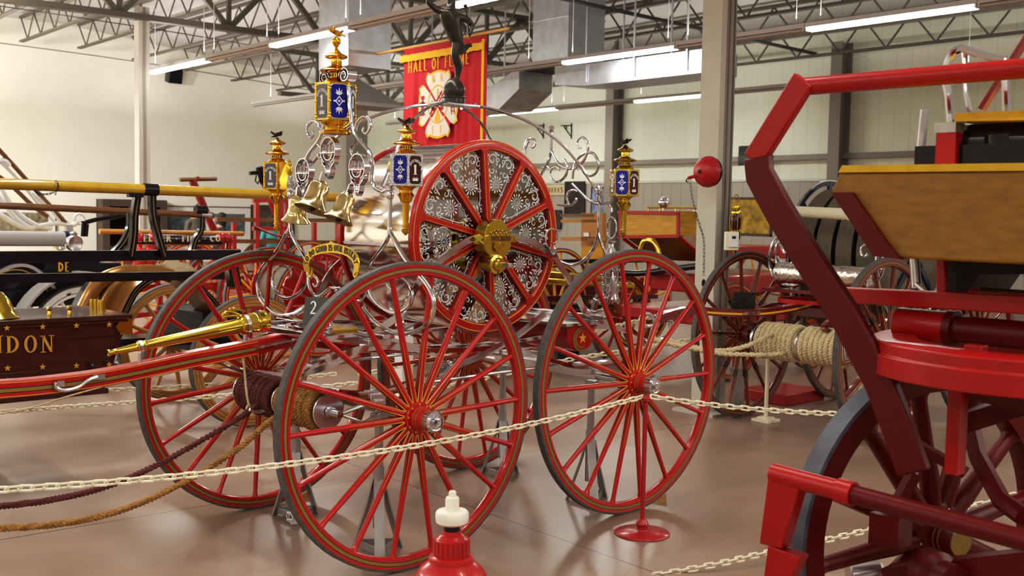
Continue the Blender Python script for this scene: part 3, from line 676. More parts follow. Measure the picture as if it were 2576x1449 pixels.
# ------------------------------------------------------------------ arch rods and bronze figure
PT=cv(1142,266,MID); ptz=PT.z
def rod(end,ctrl):
    P=smoothpath([PT+V(ctrl[0]*.12,ctrl[1]*.08,0)]+[V(PT.x+(end.x-PT.x)*f,PT.y+(end.y-PT.y)*g,ptz+(end.z-ptz)*h) for f,g,h in ((.28,.30,.035),(.48,.5,.14),(.68,.7,.34),(.84,.86,.62),(1,1,1))],6)
    return P
pe=[cu(735,478,UFR),cu(962,470,UFR),cu(1512,500,URR)]; pe.append(mir(pe[2]))
b=B()
for p,c in zip(pe,((-1,1),(-1,-1),(1,-1),(1,1))): b.tube(rod(p,c),.0085,CHR,n=8)
b.box(PT+V(0,0,.004),(.30,.12,.010),CHR)
for dx in (-.12,0,.12):
    for dy in (-.045,.045): b.cyl(PT+V(dx,dy,.008),PT+V(dx,dy,.02),.008,CHR,n=6)
part('arch_rod',b,CAR)
b=B(); b.lathe([(.058,0),(.062,.004),(.060,.028),(.066,.032),(.066,.036),(.05,.042)],PT+ZZ*.01,ZZ,BRONZE,n=24)
base=PT+ZZ*.05
rs=[]
for i,(r,h) in enumerate(((.052,0),(.058,.02),(.057,.045),(.048,.07),(.034,.09),(.02,.098))):
    rs.append([base+V(r*(1+.14*noise.noise(V(k*1.7,i*1.3,3)))*math.cos(2*PI*k/18),r*(1+.14*noise.noise(V(k*1.7,i*1.3,9)))*math.sin(2*PI*k/18),h) for k in range(18)])
b.rings(rs,BRONZE); 
FB=part('figure_base',b,CAR,label='dark bronze rock under the figure')
def skinned(name,joints,edges,parent,mt,levels=2,root=0,paint=None):
    """one continuous body grown over joints (point, radius)"""
    me=bpy.data.meshes.new(name+'_tmp'); me.from_pydata([tuple(j[0]) for j in joints],edges,[]); o=bpy.data.objects.new(name+'_tmp',me); COL.objects.link(o)
    s=o.modifiers.new('skin','SKIN'); s.use_smooth_shade=True
    for i,j in enumerate(joints):
        r=j[1]; me.skin_vertices[0].data[i].radius=(r if isinstance(r,tuple) else (r,r))
    me.skin_vertices[0].data[root].use_root=True
    q=o.modifiers.new('sub','SUBSURF'); q.levels=levels
    dg=bpy.context.evaluated_depsgraph_get(); dg.update(); nm=bpy.data.meshes.new_from_object(o.evaluated_get(dg)); bpy.data.objects.remove(o); bpy.data.meshes.remove(me)
    nm.name=name; nm.materials.clear()
    for m_ in (mt if isinstance(mt,list) else [mt]): nm.materials.append(m_)
    nm.polygons.foreach_set('use_smooth',[True]*len(nm.polygons))
    if paint:
        for p in nm.polygons: p.material_index=paint(p.center)
    r=bpy.data.objects.new(name,nm); COL.objects.link(r)
    if parent: r.parent=parent
    return r
# poise on the toes of one leg, other leg kicked back, one arm raised, the other bent at the hip
f0=cv(1139,222,MID); sc=(f0-cv(1139,0,MID)).length/222.0
def sp_(x,y,dv=0): p=cv(x,y,MID); return V(p.x,MID+dv,p.z)
J=[(sp_(1150,92),.034),(sp_(1140,70),.037),(sp_(1132,48),.041),(sp_(1128,30,),.036),(sp_(1136,14),.017),(sp_(1134,-6),.024),(sp_(1133,-22),.018),
 (sp_(1148,112,-.012),.030),(sp_(1141,140,-.012),.021),(sp_(1151,168,-.010),.021),(sp_(1148,196,-.008),.011),(sp_(1138,214,-.006),.010),(sp_(1139,222,-.006),.009),
 (sp_(1158,108,.02),.027),(sp_(1160,132,.03),.020),(sp_(1176,122,.032),.016),(sp_(1192,110,.034),.010),(sp_(1197,116,.034),.007),
 (sp_(1118,30,.02),.020),(sp_(1105,20,.035),.015),(sp_(1090,2,.045),.013),(sp_(1093,-30,.05),.009),(sp_(1096,-44,.05),.007),
 (sp_(1146,44,-.03),.021),(sp_(1160,52,-.05),.016),(sp_(1172,66,-.055),.013),(sp_(1166,84,-.06),.010),(sp_(1162,92,-.06),.009)]
E=[(0,1),(1,2),(2,3),(3,4),(4,5),(5,6),(0,7),(7,8),(8,9),(9,10),(10,11),(11,12),(0,13),(13,14),(14,15),(15,16),(16,17),(2,18),(18,19),(19,20),(20,21),(21,22),(2,23),(23,24),(24,25),(25,26),(26,27)]
J=[(a_,r_*1.22) for a_,r_ in J]
fig=skinned('bronze_figure',J,E,CAR,BRONZE); fig['label']='dark bronze figure poised on one leg with an arm raised'
b=B(); hc=sp_(1133,-12); b.lathe([(.032,0),(.027,.012),(.016,.024),(.003,.03)],hc+ZZ*.006,V(.1,0,1),BRONZE,n=16); part('cap',b,fig)
b=B(); b.tube(smoothpath([sp_(1164,96,-.06),sp_(1160,70,-.062),sp_(1157,42,-.06),sp_(1154,20,-.056)],5),.004,BRONZE,n=6); b.ball(sp_(1154,18,-.056),.011,BRONZE,8); part('staff',b,fig)
b=B(); b.lathe([(.05,-.003),(.05,.003)],hc+ZZ*.008,V(.1,0,1),BRONZE,n=18); part('cap_brim',b,fig)
# ------------------------------------------------------------------ rear bracket
RL=[([(1508,512),(1507,545),(1505,585),(1499,612),(1486,637),(1467,656),(1442,666),(1416,660),(1400,648)],.0105),
    ([(1505,585),(1511,606),(1522,634),(1534,662),(1541,700),(1540,735),(1522,772),(1497,786),(1471,773),(1452,745),(1443,713),(1446,690)],.0095),
    ([(1494,751),(1506,757),(1522,748),(1530,738)],.007),
    ([(1508,512),(1525,511),(1538,505),(1540,490),(1540,470)],.0085),([(1527,511),(1537,520),(1539,534)],.008),
    ([(1508,512),(1496,511),(1478,500),(1455,478),(1440,462)],.0085),
    ([(1486,637),(1478,660),(1471,684)],.007)]
RC_=[([(1387,330),(1387,350),(1384,392),(1372,420),(1352,452),(1338,470)],.0095),
    ([(1386,380),(1390,385),(1402,408),(1418,420),(1440,424),(1462,412),(1474,392),(1479,370),(1474,352),(1462,345),(1452,356),(1454,370),(1462,372)],.0085,1),
    ([(1440,450),(1442,430),(1450,404),(1468,388),(1488,384),(1502,398),(1505,420),(1496,438),(1480,443),(1468,434),(1464,424)],.0085,1),
    ([(1418,400),(1426,415),(1424,440),(1408,456),(1392,455),(1384,440),(1388,424),(1400,420),(1407,428)],.008,1),
    ([(1384,440),(1382,424),(1374,418),(1365,424),(1366,436)],.0065,1),
    ([(1330,356),(1326,362),(1322,374)],.007),
    ([(1322,385),(1320,368),(1328,352),(1342,350),(1347,362),(1340,372),(1332,366)],.0068,1),
    ([(1403,515),(1432,517),(1448,507),(1449,498)],.008),([(1432,517),(1426,501),(1429,485),(1441,478),(1452,481)],.007,1)]
for sd in (0,1):
    b=B()
    for pts,rr_,*sw in RL:
        P=smoothpath([cu(x,y,URR-.02) for x,y in pts],5)
        if sd: P=[mir(p) for p in P]
        b.tube(P,rr_,CHR,n=9)
    p=cu(1508,500,URR-.02); p=mir(p) if sd else p; acorn(b,p,1.2)
    b.lathe([(.010,-.02),(.017,-.012),(.017,.004),(.010,.008)],p,ZZ,CHR,n=12)
    q=cu(1540,462,URR-.02); q=mir(q) if sd else q
    b.lathe([(.004,-.045),(.012,-.03),(.017,-.005),(.013,.02),(.005,.03),(.008,.036),(.003,.05)],q,ZZ,BRASS,n=14)
    part('rear_lamp_bracket',b,CAR)
b=B()
for pts,rr_,*sw in RC_:
    P=smoothpath([V(p.x,p.y,p.z) for p in [cu(x,y,URR-.03) for x,y in pts]],5); n=len(P)
    b.tube(P,[rr_*(1-.45*max(0,(i/n-.6)*2.5)) if sw else rr_ for i in range(n)],CHR,n=9)
b.lathe([(.008,-.02),(.013,-.012),(.016,-.006),(.010,0),(.017,.004),(.019,.012),(.014,.02),(.003,.024)],cu(1387,326,URR-.03),ZZ,CHR,n=14)
part('rear_scroll_crest',b,CAR)
# hanging oil lamp
GLS=mat('clear lamp glass',(.75,.78,.80),.08,trans=.85,ior=1.2)
lc=cu(1537,660,1.60); k=6.0/2736; Z=lambda y:(660-y)*k
b=B(); b.tube([V(lc.x,lc.y+.036*math.cos(q*2*PI/28),lc.z+Z(570)+.060*math.sin(q*2*PI/28)) for q in range(28)],.0055,CHR,closed=True); OL=part('lamp_ring',b,CAR)
b=B(); b.lathe([(.02,Z(603)),(.03,Z(607)),(.012,Z(612)),(.016,Z(620)),(.034,Z(632)),(.042,Z(640)),(.036,Z(645)),(.046,Z(655)),(.046,Z(662)),(.034,Z(668))][::-1],lc,ZZ,CHR,n=20); part('oil_lamp_top',b,OL)
b=B(); b.lathe([(.036,Z(722)),(.044,Z(705)),(.046,Z(690)),(.040,Z(674)),(.032,Z(667))],lc,ZZ,GLS,n=20); part('oil_lamp_globe',b,OL)
b=B(); b.lathe([(.05,Z(762)),(.056,Z(755)),(.046,Z(742)),(.050,Z(738)),(.050,Z(720)),(.042,Z(716))],lc,ZZ,CHR,n=20)
for z in (680,698,712): b.tube([lc+V(.062*math.cos(q*PI/12),.062*math.sin(q*PI/12),Z(z)) for q in range(24)],.0018,CHR,n=5,closed=True)
for q in range(8): a=q*PI/4; b.tube([lc+V(.04*math.cos(a),.04*math.sin(a),Z(664)),lc+V(.062*math.cos(a),.062*math.sin(a),Z(680)),lc+V(.062*math.cos(a),.062*math.sin(a),Z(716))],.0018,CHR,n=5)
for q in range(20): a=q*PI/10; b.box(lc+V(.051*math.cos(a),.051*math.sin(a),Z(729)),(.004,.006,.03),CHR2,rot=Matrix.Rotation(a,3,'Z'))
b.tube(smoothpath([lc+V(-.03,.055,Z(690)),lc+V(-.04,.085,Z(692)),lc+V(-.04,.088,Z(715)),lc+V(-.03,.07,Z(745))],4),.006,CHR)
part('oil_lamp_base',b,OL)
# ------------------------------------------------------------------ tongue with brass nozzle
TP=[(760,846,.040),(700,858,.042),(640,872,.045),(560,888,.046),(480,903,.046),(400,920,.046),(320,937,.046),(240,952,.046),(160,963,.045),(80,972,.045),(0,978,.045),(-120,986,.044),(-300,992,.042)]
b=B(); P=smoothpath([cv(x,y,MID) for x,y,_ in TP],4)
b.tube(P,1,RED,flat=(.07,.072),hint=EV); 
TG=part('tongue',b,CAR,bevel=.006,label='curved red tongue with a gold stripe')
b=B(); Q=[V(p.x,p.y-.0355,p.z) for p in P[8:-2]]
for w,mm,dy in ((.021,BLK,0),(.015,GOLD,-.0006)): b.tube([V(q.x,q.y+dy,q.z-.004) for q in Q],1,mm,flat=(.0015,w),hint=EV)
for dz in (.027,-.030): b.tube([V(q.x,q.y,q.z+dz) for q in Q],1,YEL,flat=(.0015,.0025),hint=EV)
part('gold_stripe',b,TG,smooth=20)
b=B(); q0,q1=cv(645,874,MID-.04),cv(770,846,MID-.04)
b.bar(q0,q1,.006,.052,CHR2,hint=EV); b.bar(q0+V(0,.08,0),q1+V(0,.08,0),.006,.052,CHR2,hint=EV)
for f in (.1,.35,.7): b.cyl(q0.lerp(q1,f),q0.lerp(q1,f)-EV*.016,.011,CHR,n=6)
part('tongue_clasp',b,TG)
b=B(); P2=smoothpath([cv(x,y,MID-.05) for x,y in ((142,962),(140,972),(150,979),(170,981),(200,972),(225,955),(245,948))],5); b.tube(P2,.0085,CHR2); b.box(cv(248,948,MID-.04),(.05,.02,.022),CHR2); b.box(cv(150,965,MID-.04),(.03,.03,.025),CHR2)
part('tow_hook',b,TG)
n0,n1=cv(270,888,MID),cv(668,806,MID); d=(n1-n0); L=d.length; d.normalize(); b=B()
NP=[(.010,.0),(.015,.002),(.015,.012),(.011,.02),(.0125,.05),(.017,.135),(.018,.140),(.018,.150),(.023,.156),(.023,.168),(.020,.172),(.020,.182),(.023,.186),(.023,.196),(.019,.202),(.022,.25),(.036,.70),(.036,.715),(.046,.725),(.046,.742),(.041,.748),(.041,.775),(.048,.785),(.048,.80),(.050,.803),(.050,.82),(.048,.823),(.048,.86),(.051,.863),(.051,.875),(.03,.875)]
b.lathe([(r,h*L/.875) for r,h in NP],n0,d,BRASS,n=32); NZ=part('brass_nozzle',b,TG,label='long polished brass hose nozzle')
b=B(); a=n0+d*L*.83+ZZ*.046
b.tube(smoothpath([a,a+V(-.05,0,.02),a+V(-.085,0,.018),a+V(-.09,.0,.0),a+V(-.06,0,.002),a+V(-.02,0,.0)],5),.007,BRASS); b.tube(smoothpath([a+V(0,.02,0),a+V(-.045,.02,.03),a+V(-.03,.01,.035),a+V(.02,.0,.02)],5),.006,BRASS); part('nozzle_clip',b,NZ) if False else part('nozzle_clip',b,TG)
for f in (.19,.86):
    b=B(); p=n0+d*L*f; b.cyl(p-ZZ*.03,V(p.x,p.y,p.z-.085),.009,CHR2,n=8); b.lathe([(.026 if f<.5 else .050,-.008),(.026 if f<.5 else .050,.008)],p,d,CHR2,n=20,cap=False); b.box(V(p.x,p.y,p.z-.083),(.05,.03,.012),CHR2); part('nozzle_bracket',b,TG)
# ------------------------------------------------------------------ drag rope reel
UR_,ZR_=-.26,.722
def coil(b,v0,v1,r,rr_,turns,mt,wob=.004):
    pts=[]; n=turns*22
    for i in range(n+1):
        a=2*PI*turns*i/n; pts.append(V(UR_+(r+wob*math.sin(a*.37))*math.cos(a),v0+(v1-v0)*i/n+.006*math.sin(a*.5),ZR_+(r+wob*math.cos(a*.31))*math.sin(a)))
    b.tube(pts,rr_,mt,n=7)
def strands(b,pts,R,mt,n=3,pitch=.05,q=8):
    """a laid rope: twisted strands about a path"""
    P=smoothpath(pts,q); s=0; rows=[[] for _ in range(n)]; prev=P[0]
    for i,p in enumerate(P):
        t=(P[min(i+1,len(P)-1)]-P[max(i-1,0)]).normalized(); s+=(p-prev).length; prev=p; x=t.cross(V(.1,.2,1)).normalized(); y=t.cross(x)
        for k in range(n):
            a=2*PI*(s/pitch+k/n); rows[k].append(p+x*math.cos(a)*R*.5+y*math.sin(a)*R*.5)
    for r in rows: b.tube(r,R*.56,mt,n=6)
b=B(); b.cyl((UR_,.30,ZR_),(UR_,1.06,ZR_),.05,CHR2,n=16)
for v in (.300,.675,1.06): b.lathe([(.015,-.006),(.082,-.005),(.084,0),(.082,.005),(.015,.006)],(UR_,v,ZR_),EV,CHR2,n=28)
b.cyl((UR_,.295,ZR_),(UR_,.20,ZR_),.017,CHR,n=12); b.cyl((UR_,.29,ZR_),(UR_,.268,ZR_),.026,CHR,n=12)
for v in (.21,1.15): b.tube([V(UR_,v,ZR_),V(-.12,v+.03,.74),V(0,v+.06,.745)],.011,CHR2); b.tube([V(UR_,v,ZR_),V(-.1,v+.03,.66),V(.0,v+.05,.69)],.008,CHR2)
RR_=part('rope_reel',b,CAR)
for nm,v0,v1,mt,lb in (('tan_rope',.312,.665,ROPET,'tan drag rope wound on the near half'),('maroon_rope',.690,1.052,ROPEM,'maroon drag rope wound on the far half')):
    b=B()
    for lay,(r,tn) in enumerate(((.066,11),(.087,10))):
        pts=[]; n=tn*(104 if lay else 26)
        for i in range(n+1):
            a=2*PI*tn*i/n; w=.0035*math.sin(a*.37+lay); f=i/n
            pts.append(V(UR_+(r+w)*math.cos(a),(v0+.012)+(v1-v0-.024)*f+.007*math.sin(a+lay),ZR_+(r+w)*math.sin(a)))
        if lay: strands(b,pts,.0165,mt,3,.05,1)
        else: b.tube(pts,.015,mt,n=6)
    ro=part(nm,b,RR_,label=lb)
    b=B()
    if nm=='tan_rope': q=[(690,1052),(660,1075),(600,1128),(500,1192),(400,1245),(300,1285),(200,1310),(100,1323),(0,1329),(-150,1336),(-300,1345)]; vv=.52
    else: q=[(735,962),(700,990),(640,1025),(600,1053),(500,1112),(400,1168),(300,1212),(200,1243),(100,1262),(0,1273),(-150,1285),(-300,1296)]; vv=.78
    strands(b,[cv(x,y,vv-.0*i) for i,(x,y) in enumerate(q)],.0165,mt,3,.055,10); part('rope_tail',b,RR_,label=lb.split()[0]+' rope tail led forward to the ground')
b=B(); b.tube(smoothpath([cv(x,y,.80) for x,y in ((612,895),(616,940),(620,985),(626,1018),(632,1030),(620,1028),(628,1015))],5),.006,ROPEC); b.tube(smoothpath([cv(x,y,.82) for x,y in ((612,895),(560,905),(480,925),(400,945),(330,955),(250,975),(160,1000),(80,1025),(0,1040))],5),.004,ROPEC,n=5); part('cream_cord',b,CAR)
b=B(); b.tube(smoothpath([cv(x,y,.72) for x,y in ((628,1030),(650,1036),(672,1030),(690,1018),(700,1004))],5),.008,CHR2); part('rope_guide',b,CAR)
# ------------------------------------------------------------------ rear red tool box with star, number card
b=B(); cx=cv(1487,850,.2); r=.072
def dshape(R): return [(R*math.cos(R_(a))*1.25,R*math.sin(R_(a))) for a in range(180,361,12)]+[(R*1.25,R*.75),(-R*1.25,R*.75)]
b.prism(dshape(.085),V(cx.x-.06,.22,cx.z+.01),EU,ZZ,-.92,RED); TB=part('tool_box',b,CAR,label='red rear tool box with a gold star',bevel=.006)
b=B(); c=V(cx.x-.05,.218,cx.z)
st=[((.034 if i%2==0 else .014)*math.cos(R_(90+36*i)),(.034 if i%2==0 else .014)*math.sin(R_(90+36*i))) for i in range(10)]
b.prism(st,c,EU,ZZ,.002,YEL)
for R in (.052,.068): pts=arc(0,0,R,R,-20,200 if R<.06 else 380,30); b.strip(arc(-.01,-.004,R,R,60,300,30),arc(-.004,-.004,R-.008,R-.008,60,300,30),c,EU,ZZ,.002,GOLD)
part('gold_star',b,TB,smooth=0)
b=B(); b.box((cx.x-.06,.68,cx.z+.082),(.30,.98,.016),CHR); part('tool_box_lid',b,TB)
b=B(); p0=cv(796,780,.38); hx=EV*-1
CARD=mat('dark grey card',(.07,.075,.075),.5)
nx=V(-.75,-.66,0); tx=V(.66,-.75,0); tx=V(-VA.y*0+.72,-.69,0).normalized(); nn=tx.cross(ZZ)
b.prism([(-.062,-.075),(.062,-.075),(.054,.06),(-.054,.06)],p0,tx,(ZZ*.97+V(.15,.15,0)).normalized(),.003,CARD); NC=part('number_card',b,CAR,label='dark grey card with number 2')
b=B(); yq=(ZZ*.97+V(.15,.15,0)).normalized(); lettering(b,'2',p0-tx*.012-yq*.02+tx.cross(yq)*.0045,tx,yq,.06,WHITEP,t=.002,serif=False,th=.14); part('card_number',b,NC,smooth=0)
# ================================================================== THE HALL
X0,X1,Y0,Y1=-9.0,19.5,-10.5,31.3; ZE=6.6
def nodemat(name): 
    m=bpy.data.materials.new(name); m.use_nodes=True; return m,m.node_tree,m.node_tree.nodes['Principled BSDF']
def floor_mat():
    m,nt,b=nodemat('sealed concrete'); N=nt.nodes.new; L=nt.links.new
    tc=N('ShaderNodeTexCoord'); n1=N('ShaderNodeTexNoise'); n1.inputs['Scale'].default_value=.55; n1.inputs['Detail'].default_value=6; n1.inputs['Distortion'].default_value=.6
    mp=N('ShaderNodeMapping'); mp.inputs['Rotation'].default_value=(0,0,.4); mp.inputs['Scale'].default_value=(1,2.4,1)
    L(tc.outputs['Object'],mp.inputs[0]); L(mp.outputs[0],n1.inputs[0])
    r=N('ShaderNodeValToRGB'); e=r.color_ramp.elements; e[0].position=.30; e[0].color=(.215,.140,.098,1); e[1].position=.70; e[1].color=(.365,.264,.200,1)
    L(n1.outputs[0],r.inputs[0])
    n2=N('ShaderNodeTexNoise'); n2.inputs['Scale'].default_value=90; mr=N('ShaderNodeMapRange'); mr.inputs['To Min'].default_value=.9; mr.inputs['To Max'].default_value=1.1
    L(tc.outputs['Object'],n2.inputs[0]); L(n2.outputs[0],mr.inputs[0])
    mx=N('ShaderNodeMix'); mx.data_type='RGBA'; mx.blend_type='MULTIPLY'; mx.inputs[0].default_value=1; L(r.outputs[0],mx.inputs[6]); L(mr.outputs[0],mx.inputs[7])
    # saw cut joints
    sx=N('ShaderNodeSeparateXYZ'); L(tc.outputs['Object'],sx.inputs[0]); acc=None
    for ax,off,per in (('X',3.72,4.2),('Y',5.65,5.2)):
        a=N('ShaderNodeMath'); a.operation='ADD'; a.inputs[1].default_value=per*20-off+per/2; L(sx.outputs[ax],a.inputs[0])
        q=N('ShaderNodeMath'); q.operation='MODULO'; q.inputs[1].default_value=per; L(a.outputs[0],q.inputs[0])
        s=N('ShaderNodeMath'); s.operation='SUBTRACT'; s.inputs[1].default_value=per/2; L(q.outputs[0],s.inputs[0])
        c=N('ShaderNodeMath'); c.operation='ABSOLUTE'; L(s.outputs[0],c.inputs[0])
        g=N('ShaderNodeMath'); g.operation='LESS_THAN'; g.inputs[1].default_value=.005; L(c.outputs[0],g.inputs[0])
        if acc is None: acc=g.outputs[0]
        else:
            k=N('ShaderNodeMath'); k.operation='MAXIMUM'; L(acc,k.inputs[0]); L(g.outputs[0],k.inputs[1]); acc=k.outputs[0]
    m2=N('ShaderNodeMix'); m2.data_type='RGBA'; L(acc,m2.inputs[0]); L(mx.outputs[2],m2.inputs[6]); m2.inputs[7].default_value=(.07,.05,.04,1); L(m2.outputs[2],b.inputs['Base Color'])
    rr_=N('ShaderNodeMapRange'); rr_.inputs['To Min'].default_value=.22; rr_.inputs['To Max'].default_value=.42; L(n1.outputs[0],rr_.inputs[0]); L(rr_.outputs[0],b.inputs['Roughness'])
    bp=N('ShaderNodeBump'); bp.inputs['Strength'].default_value=.08; bp.inputs['Distance'].default_value=.01; n3=N('ShaderNodeTexNoise'); n3.inputs['Scale'].default_value=4; L(tc.outputs['Object'],n3.inputs[0]); L(n3.outputs[0],bp.inputs['Height']); L(bp.outputs[0],b.inputs['Normal'])
    return m
def groove_mat(name,col,per,axis='Y',dark=.72,w=.012):
    m,nt,b=nodemat(name); N=nt.nodes.new; L=nt.links.new
    tc=N('ShaderNodeTexCoord'); sx=N('ShaderNodeSeparateXYZ'); L(tc.outputs['Object'],sx.inputs[0])
    a=N('ShaderNodeMath'); a.operation='ADD'; a.inputs[1].default_value=per*300; L(sx.outputs[axis],a.inputs[0])
    q=N('ShaderNodeMath'); q.operation='MODULO'; q.inputs[1].default_value=per; L(a.outputs[0],q.inputs[0])
    g=N('ShaderNodeMath'); g.operation='LESS_THAN'; g.inputs[1].default_value=w; L(q.outputs[0],g.inputs[0])
    n=N('ShaderNodeTexNoise'); n.inputs['Scale'].default_value=1.2; L(tc.outputs['Object'],n.inputs[0])
    r=N('ShaderNodeMapRange'); r.inputs['To Min'].default_value=.94; r.inputs['To Max'].default_value=1.06; L(n.outputs[0],r.inputs[0])
    x=N('ShaderNodeMix'); x.data_type='RGBA'; x.inputs[6].default_value=(*col,1); x.inputs[7].default_value=(*[c*dark for c in col],1); L(g.outputs[0],x.inputs[0])
    y=N('ShaderNodeMix'); y.data_type='RGBA'; y.blend_type='MULTIPLY'; y.inputs[0].default_value=1; L(x.outputs[2],y.inputs[6]); L(r.outputs[0],y.inputs[7]); L(y.outputs[2],b.inputs['Base Color']); b.inputs['Roughness'].default_value=.55
    return m
WALLM=mat('cream plaster',(.78,.755,.655),.8,noise_amt=.03,noise_scale=1.5)
PANELM=groove_mat('cream ribbed panel',(.80,.84,.70),.334,'Y',.80,.010); WAINM=groove_mat('grey ribbed panel',(.40,.375,.325),.30,'Y',.62,.014)
DECKM=groove_mat('roof deck',(.52,.50,.48),.15,'X',.86,.02)
struct(B().box(((X0+X1)/2,(Y0+Y1)/2,-.05),(X1-X0,Y1-Y0,.1),floor_mat()).make('floor',smooth=0))
def roofz(x): return ZE if x<10 else ZE-(x-10)*.105
b=B(); b.prism([(X0,ZE),(10,ZE),(X1,roofz(X1)),(X1,roofz(X1)+.1),(10,ZE+.1),(X0,ZE+.1)],(0,Y1,0),V(1,0,0),ZZ,Y1-Y0,DECKM); struct(b.make('ceiling',smooth=0))
struct(B().box(((X0+X1)/2,Y1+.1,ZE/2),(X1-X0,.2,ZE),WALLM).make('wall_back',smooth=0))
b=B(); b.box((X1+.1,(Y0+Y1)/2,2.42+(ZE-2.42)/2),(.2,Y1-Y0,ZE-2.42),PANELM); b.box((X1+.09,(Y0+Y1)/2,1.21),(.22,Y1-Y0,2.42),WAINM); struct(b.make('wall_right',smooth=0))
WALLF=mat('pale wall',(.50,.50,.50),.7)
struct(B().box((X0-.1,(Y0+Y1)/2,ZE/2),(.2,Y1-Y0,ZE),WALLM).make('wall_left',smooth=0)); struct(B().box(((X0+X1)/2,Y0-.1,ZE/2),(X1-X0,.2,ZE),WALLF).make('wall_front',smooth=0))
# girts and rails on the right wall, shading band on the back wall
b=B(); b.box((X1-.08,(Y0+Y1)/2,2.93),(.16,Y1-Y0,.11),TAUPE); struct(b.make('trim_1',smooth=0))
b=B(); b.box((X1-.02,(Y0+Y1)/2,2.46),(.05,Y1-Y0,.05),mat('pale rail',(.62,.62,.58),.5)); struct(b.make('trim_2',smooth=0))
# wall columns
for y in (12.8,19.2,25.2,31.15):
    b=B(); b.box((X1-.36,y,2.6),(.02,.26,5.2),TAUPE); b.box((X1-.19,y,2.6),(.34,.012,5.2),TAUPE); b.box((X1-.02,y,2.6),(.02,.26,5.2),TAUPE); struct(b.make('wall_column',smooth=0))
b=B(); b.box((12.55,Y1-.09,2.5),(.35,.18,5.2),TAUPE); b.box((12.9,Y1-.25,2.5),(.02,.5,5.2),TAUPE) ; 
struct(B().box((X1-.25,Y1-.25,2.6),(.5,.5,5.2),TAUPE).make('corner_column',smooth=0))
# free-standing columns
for i,(x,y) in enumerate(((7.09,5.84),(7.05,18.3))):
    b=B(); w,d=.19,.205
    b.box((x+w/2,y+d/2,2.5),(w,d,5.0),BEIGE); b.box((x+w*.5,y-.003,2.5),(.05,.006,5.0),TAUPE)
    b.box((x+w/2,y+d/2,.012),(.40,.44,.024),BEIGE)
    if i==0:
        b.cyl((x+w*.55,y-.014,.9),(x+w*.55,y-.014,5),.012,TAUPE,n=8); b.cyl((x+w*.85,y-.012,.3),(x+w*.85,y-.012,5),.009,TAUPE,n=8)
    struct(b.make('column',smooth=40))
# joists
def zig(b,p0,p1,h,step,r,mt):
    n=max(2,round((p1-p0).length/step)); 
    for k in range(n):
        a=p0.lerp(p1,k/n); c=p0.lerp(p1,(k+.5)/n); d=p0.lerp(p1,(k+1)/n)
        b.bar(a+ZZ*h,c,r,r,mt); b.bar(c,d+ZZ*h,r,r,mt)
x=1.2; 
while x<19.3:
    zb=roofz(x)-.72; b=B()
    for ya,yb in ((4.0,18.2),(18.4,30.4)):
        for zz,w in ((zb,.10),(zb+.62,.11)):
            b.box((x-.035,(ya+yb)/2,zz),(.045,yb-ya,.05),JOIST); b.box((x+.035,(ya+yb)/2,zz),(.045,yb-ya,.05),JOIST)
        zig(b,V(x,ya,zb),V(x,yb,zb),.6,1.05,.028,JOIST)
    struct(b.make('ceiling_joist',smooth=0)); x+=1.48
for y,x0,x1_ in ((18.3,-4,19.4),(24.6,13.0,19.4)):
    b=B(); zb=4.82 if y<20 else 4.5; dz=(0 if y<20 else 0)
    for zz in (zb,zb+1.05): b.box(((x0+x1_)/2,y,zz),(x1_-x0,.18,.10),JOIST)
    n=int((x1_-x0)/1.9)
    for k in range(n):
        a=x0+(x1_-x0)*k/n; c=x0+(x1_-x0)*(k+.5)/n; d=x0+(x1_-x0)*(k+1)/n
        b.bar((a,y,zb+1.05),(c,y,zb),.09,.09,JOIST); b.bar((c,y,zb),(d,y,zb+1.05),.09,.09,JOIST); b.bar((c,y,zb),(c,y,zb+1.05),.07,.07,JOIST)
    struct(b.make('roof_girder',smooth=0))
# sprinkler pipes, cross bracing rods
PIPE=mat('dark pipe',(.05,.047,.045),.45)
def pipe(name,pts,r,label,group=None):
    b=B(); b.tube(pts,r,PIPE,n=8); tag(b.make(name),label,'pipe',group)
pipe('sprinkler_pipe',[V(-3,13.2,5.42),V(19.0,13.2,4.98)],.035,'thin dark sprinkler pipe crossing under the joists above the left column')
pipe('sprinkler_main',[V(4.4,6,5.38),V(4.4,30.2,5.38)],.06,'thick dark pipe hung below the joists at upper left')
b=B()
for k in range(9):
    y=19.6+k*1.3; b.tube(smoothpath([V(6.0,y+4,5.6),V(10,y+4.0,5.5),V(14,y+4,5.3),V(18.5,y+4,5.0)],4),.012,PIPE,n=5) if k in (0,4,7) else None
struct(b.make('bridging_rods'))
# fluorescent light rows
TUBE_ON=mat('lit tube',(1,.985,.93),.4,emit=55); TUBE_OFF=mat('unlit tube',(.52,.50,.47),.35); HOUS=mat('white fixture metal',(.62,.60,.58),.4)
ZL=4.06
def fixture(x,ya,yb,lit,label,group):
    ya,yb=min(ya,yb),max(ya,yb)
    t=thing('fluorescent_fixture',label,'light fixture',(x,(ya+yb)/2,ZL),0,group); l=yb-ya
    b=B(); b.prism([(-.085,.035),(-.055,.10),(.055,.10),(.085,.035)],(0,l/2,0),V(1,0,0),ZZ,l,HOUS)
    for yy in (-l*.42,l*.42): b.cyl((0,yy,.1),(0,yy,1.15),.006,HOUS,n=6)
    part('housing',b,t,smooth=0)
    for sx in (-.045,.045):
        b=B(); b.cyl((sx,-l/2+.03,.012),(sx,l/2-.03,.012),.019,TUBE_ON if lit else TUBE_OFF,n=10); part('tube',b,t)
    for yy in (-l/2+.014,l/2-.014): b=B(); b.box((0,yy,.018),(.14,.025,.05),HOUS); part('socket_bar',b,t,smooth=0)
ROWX=[]
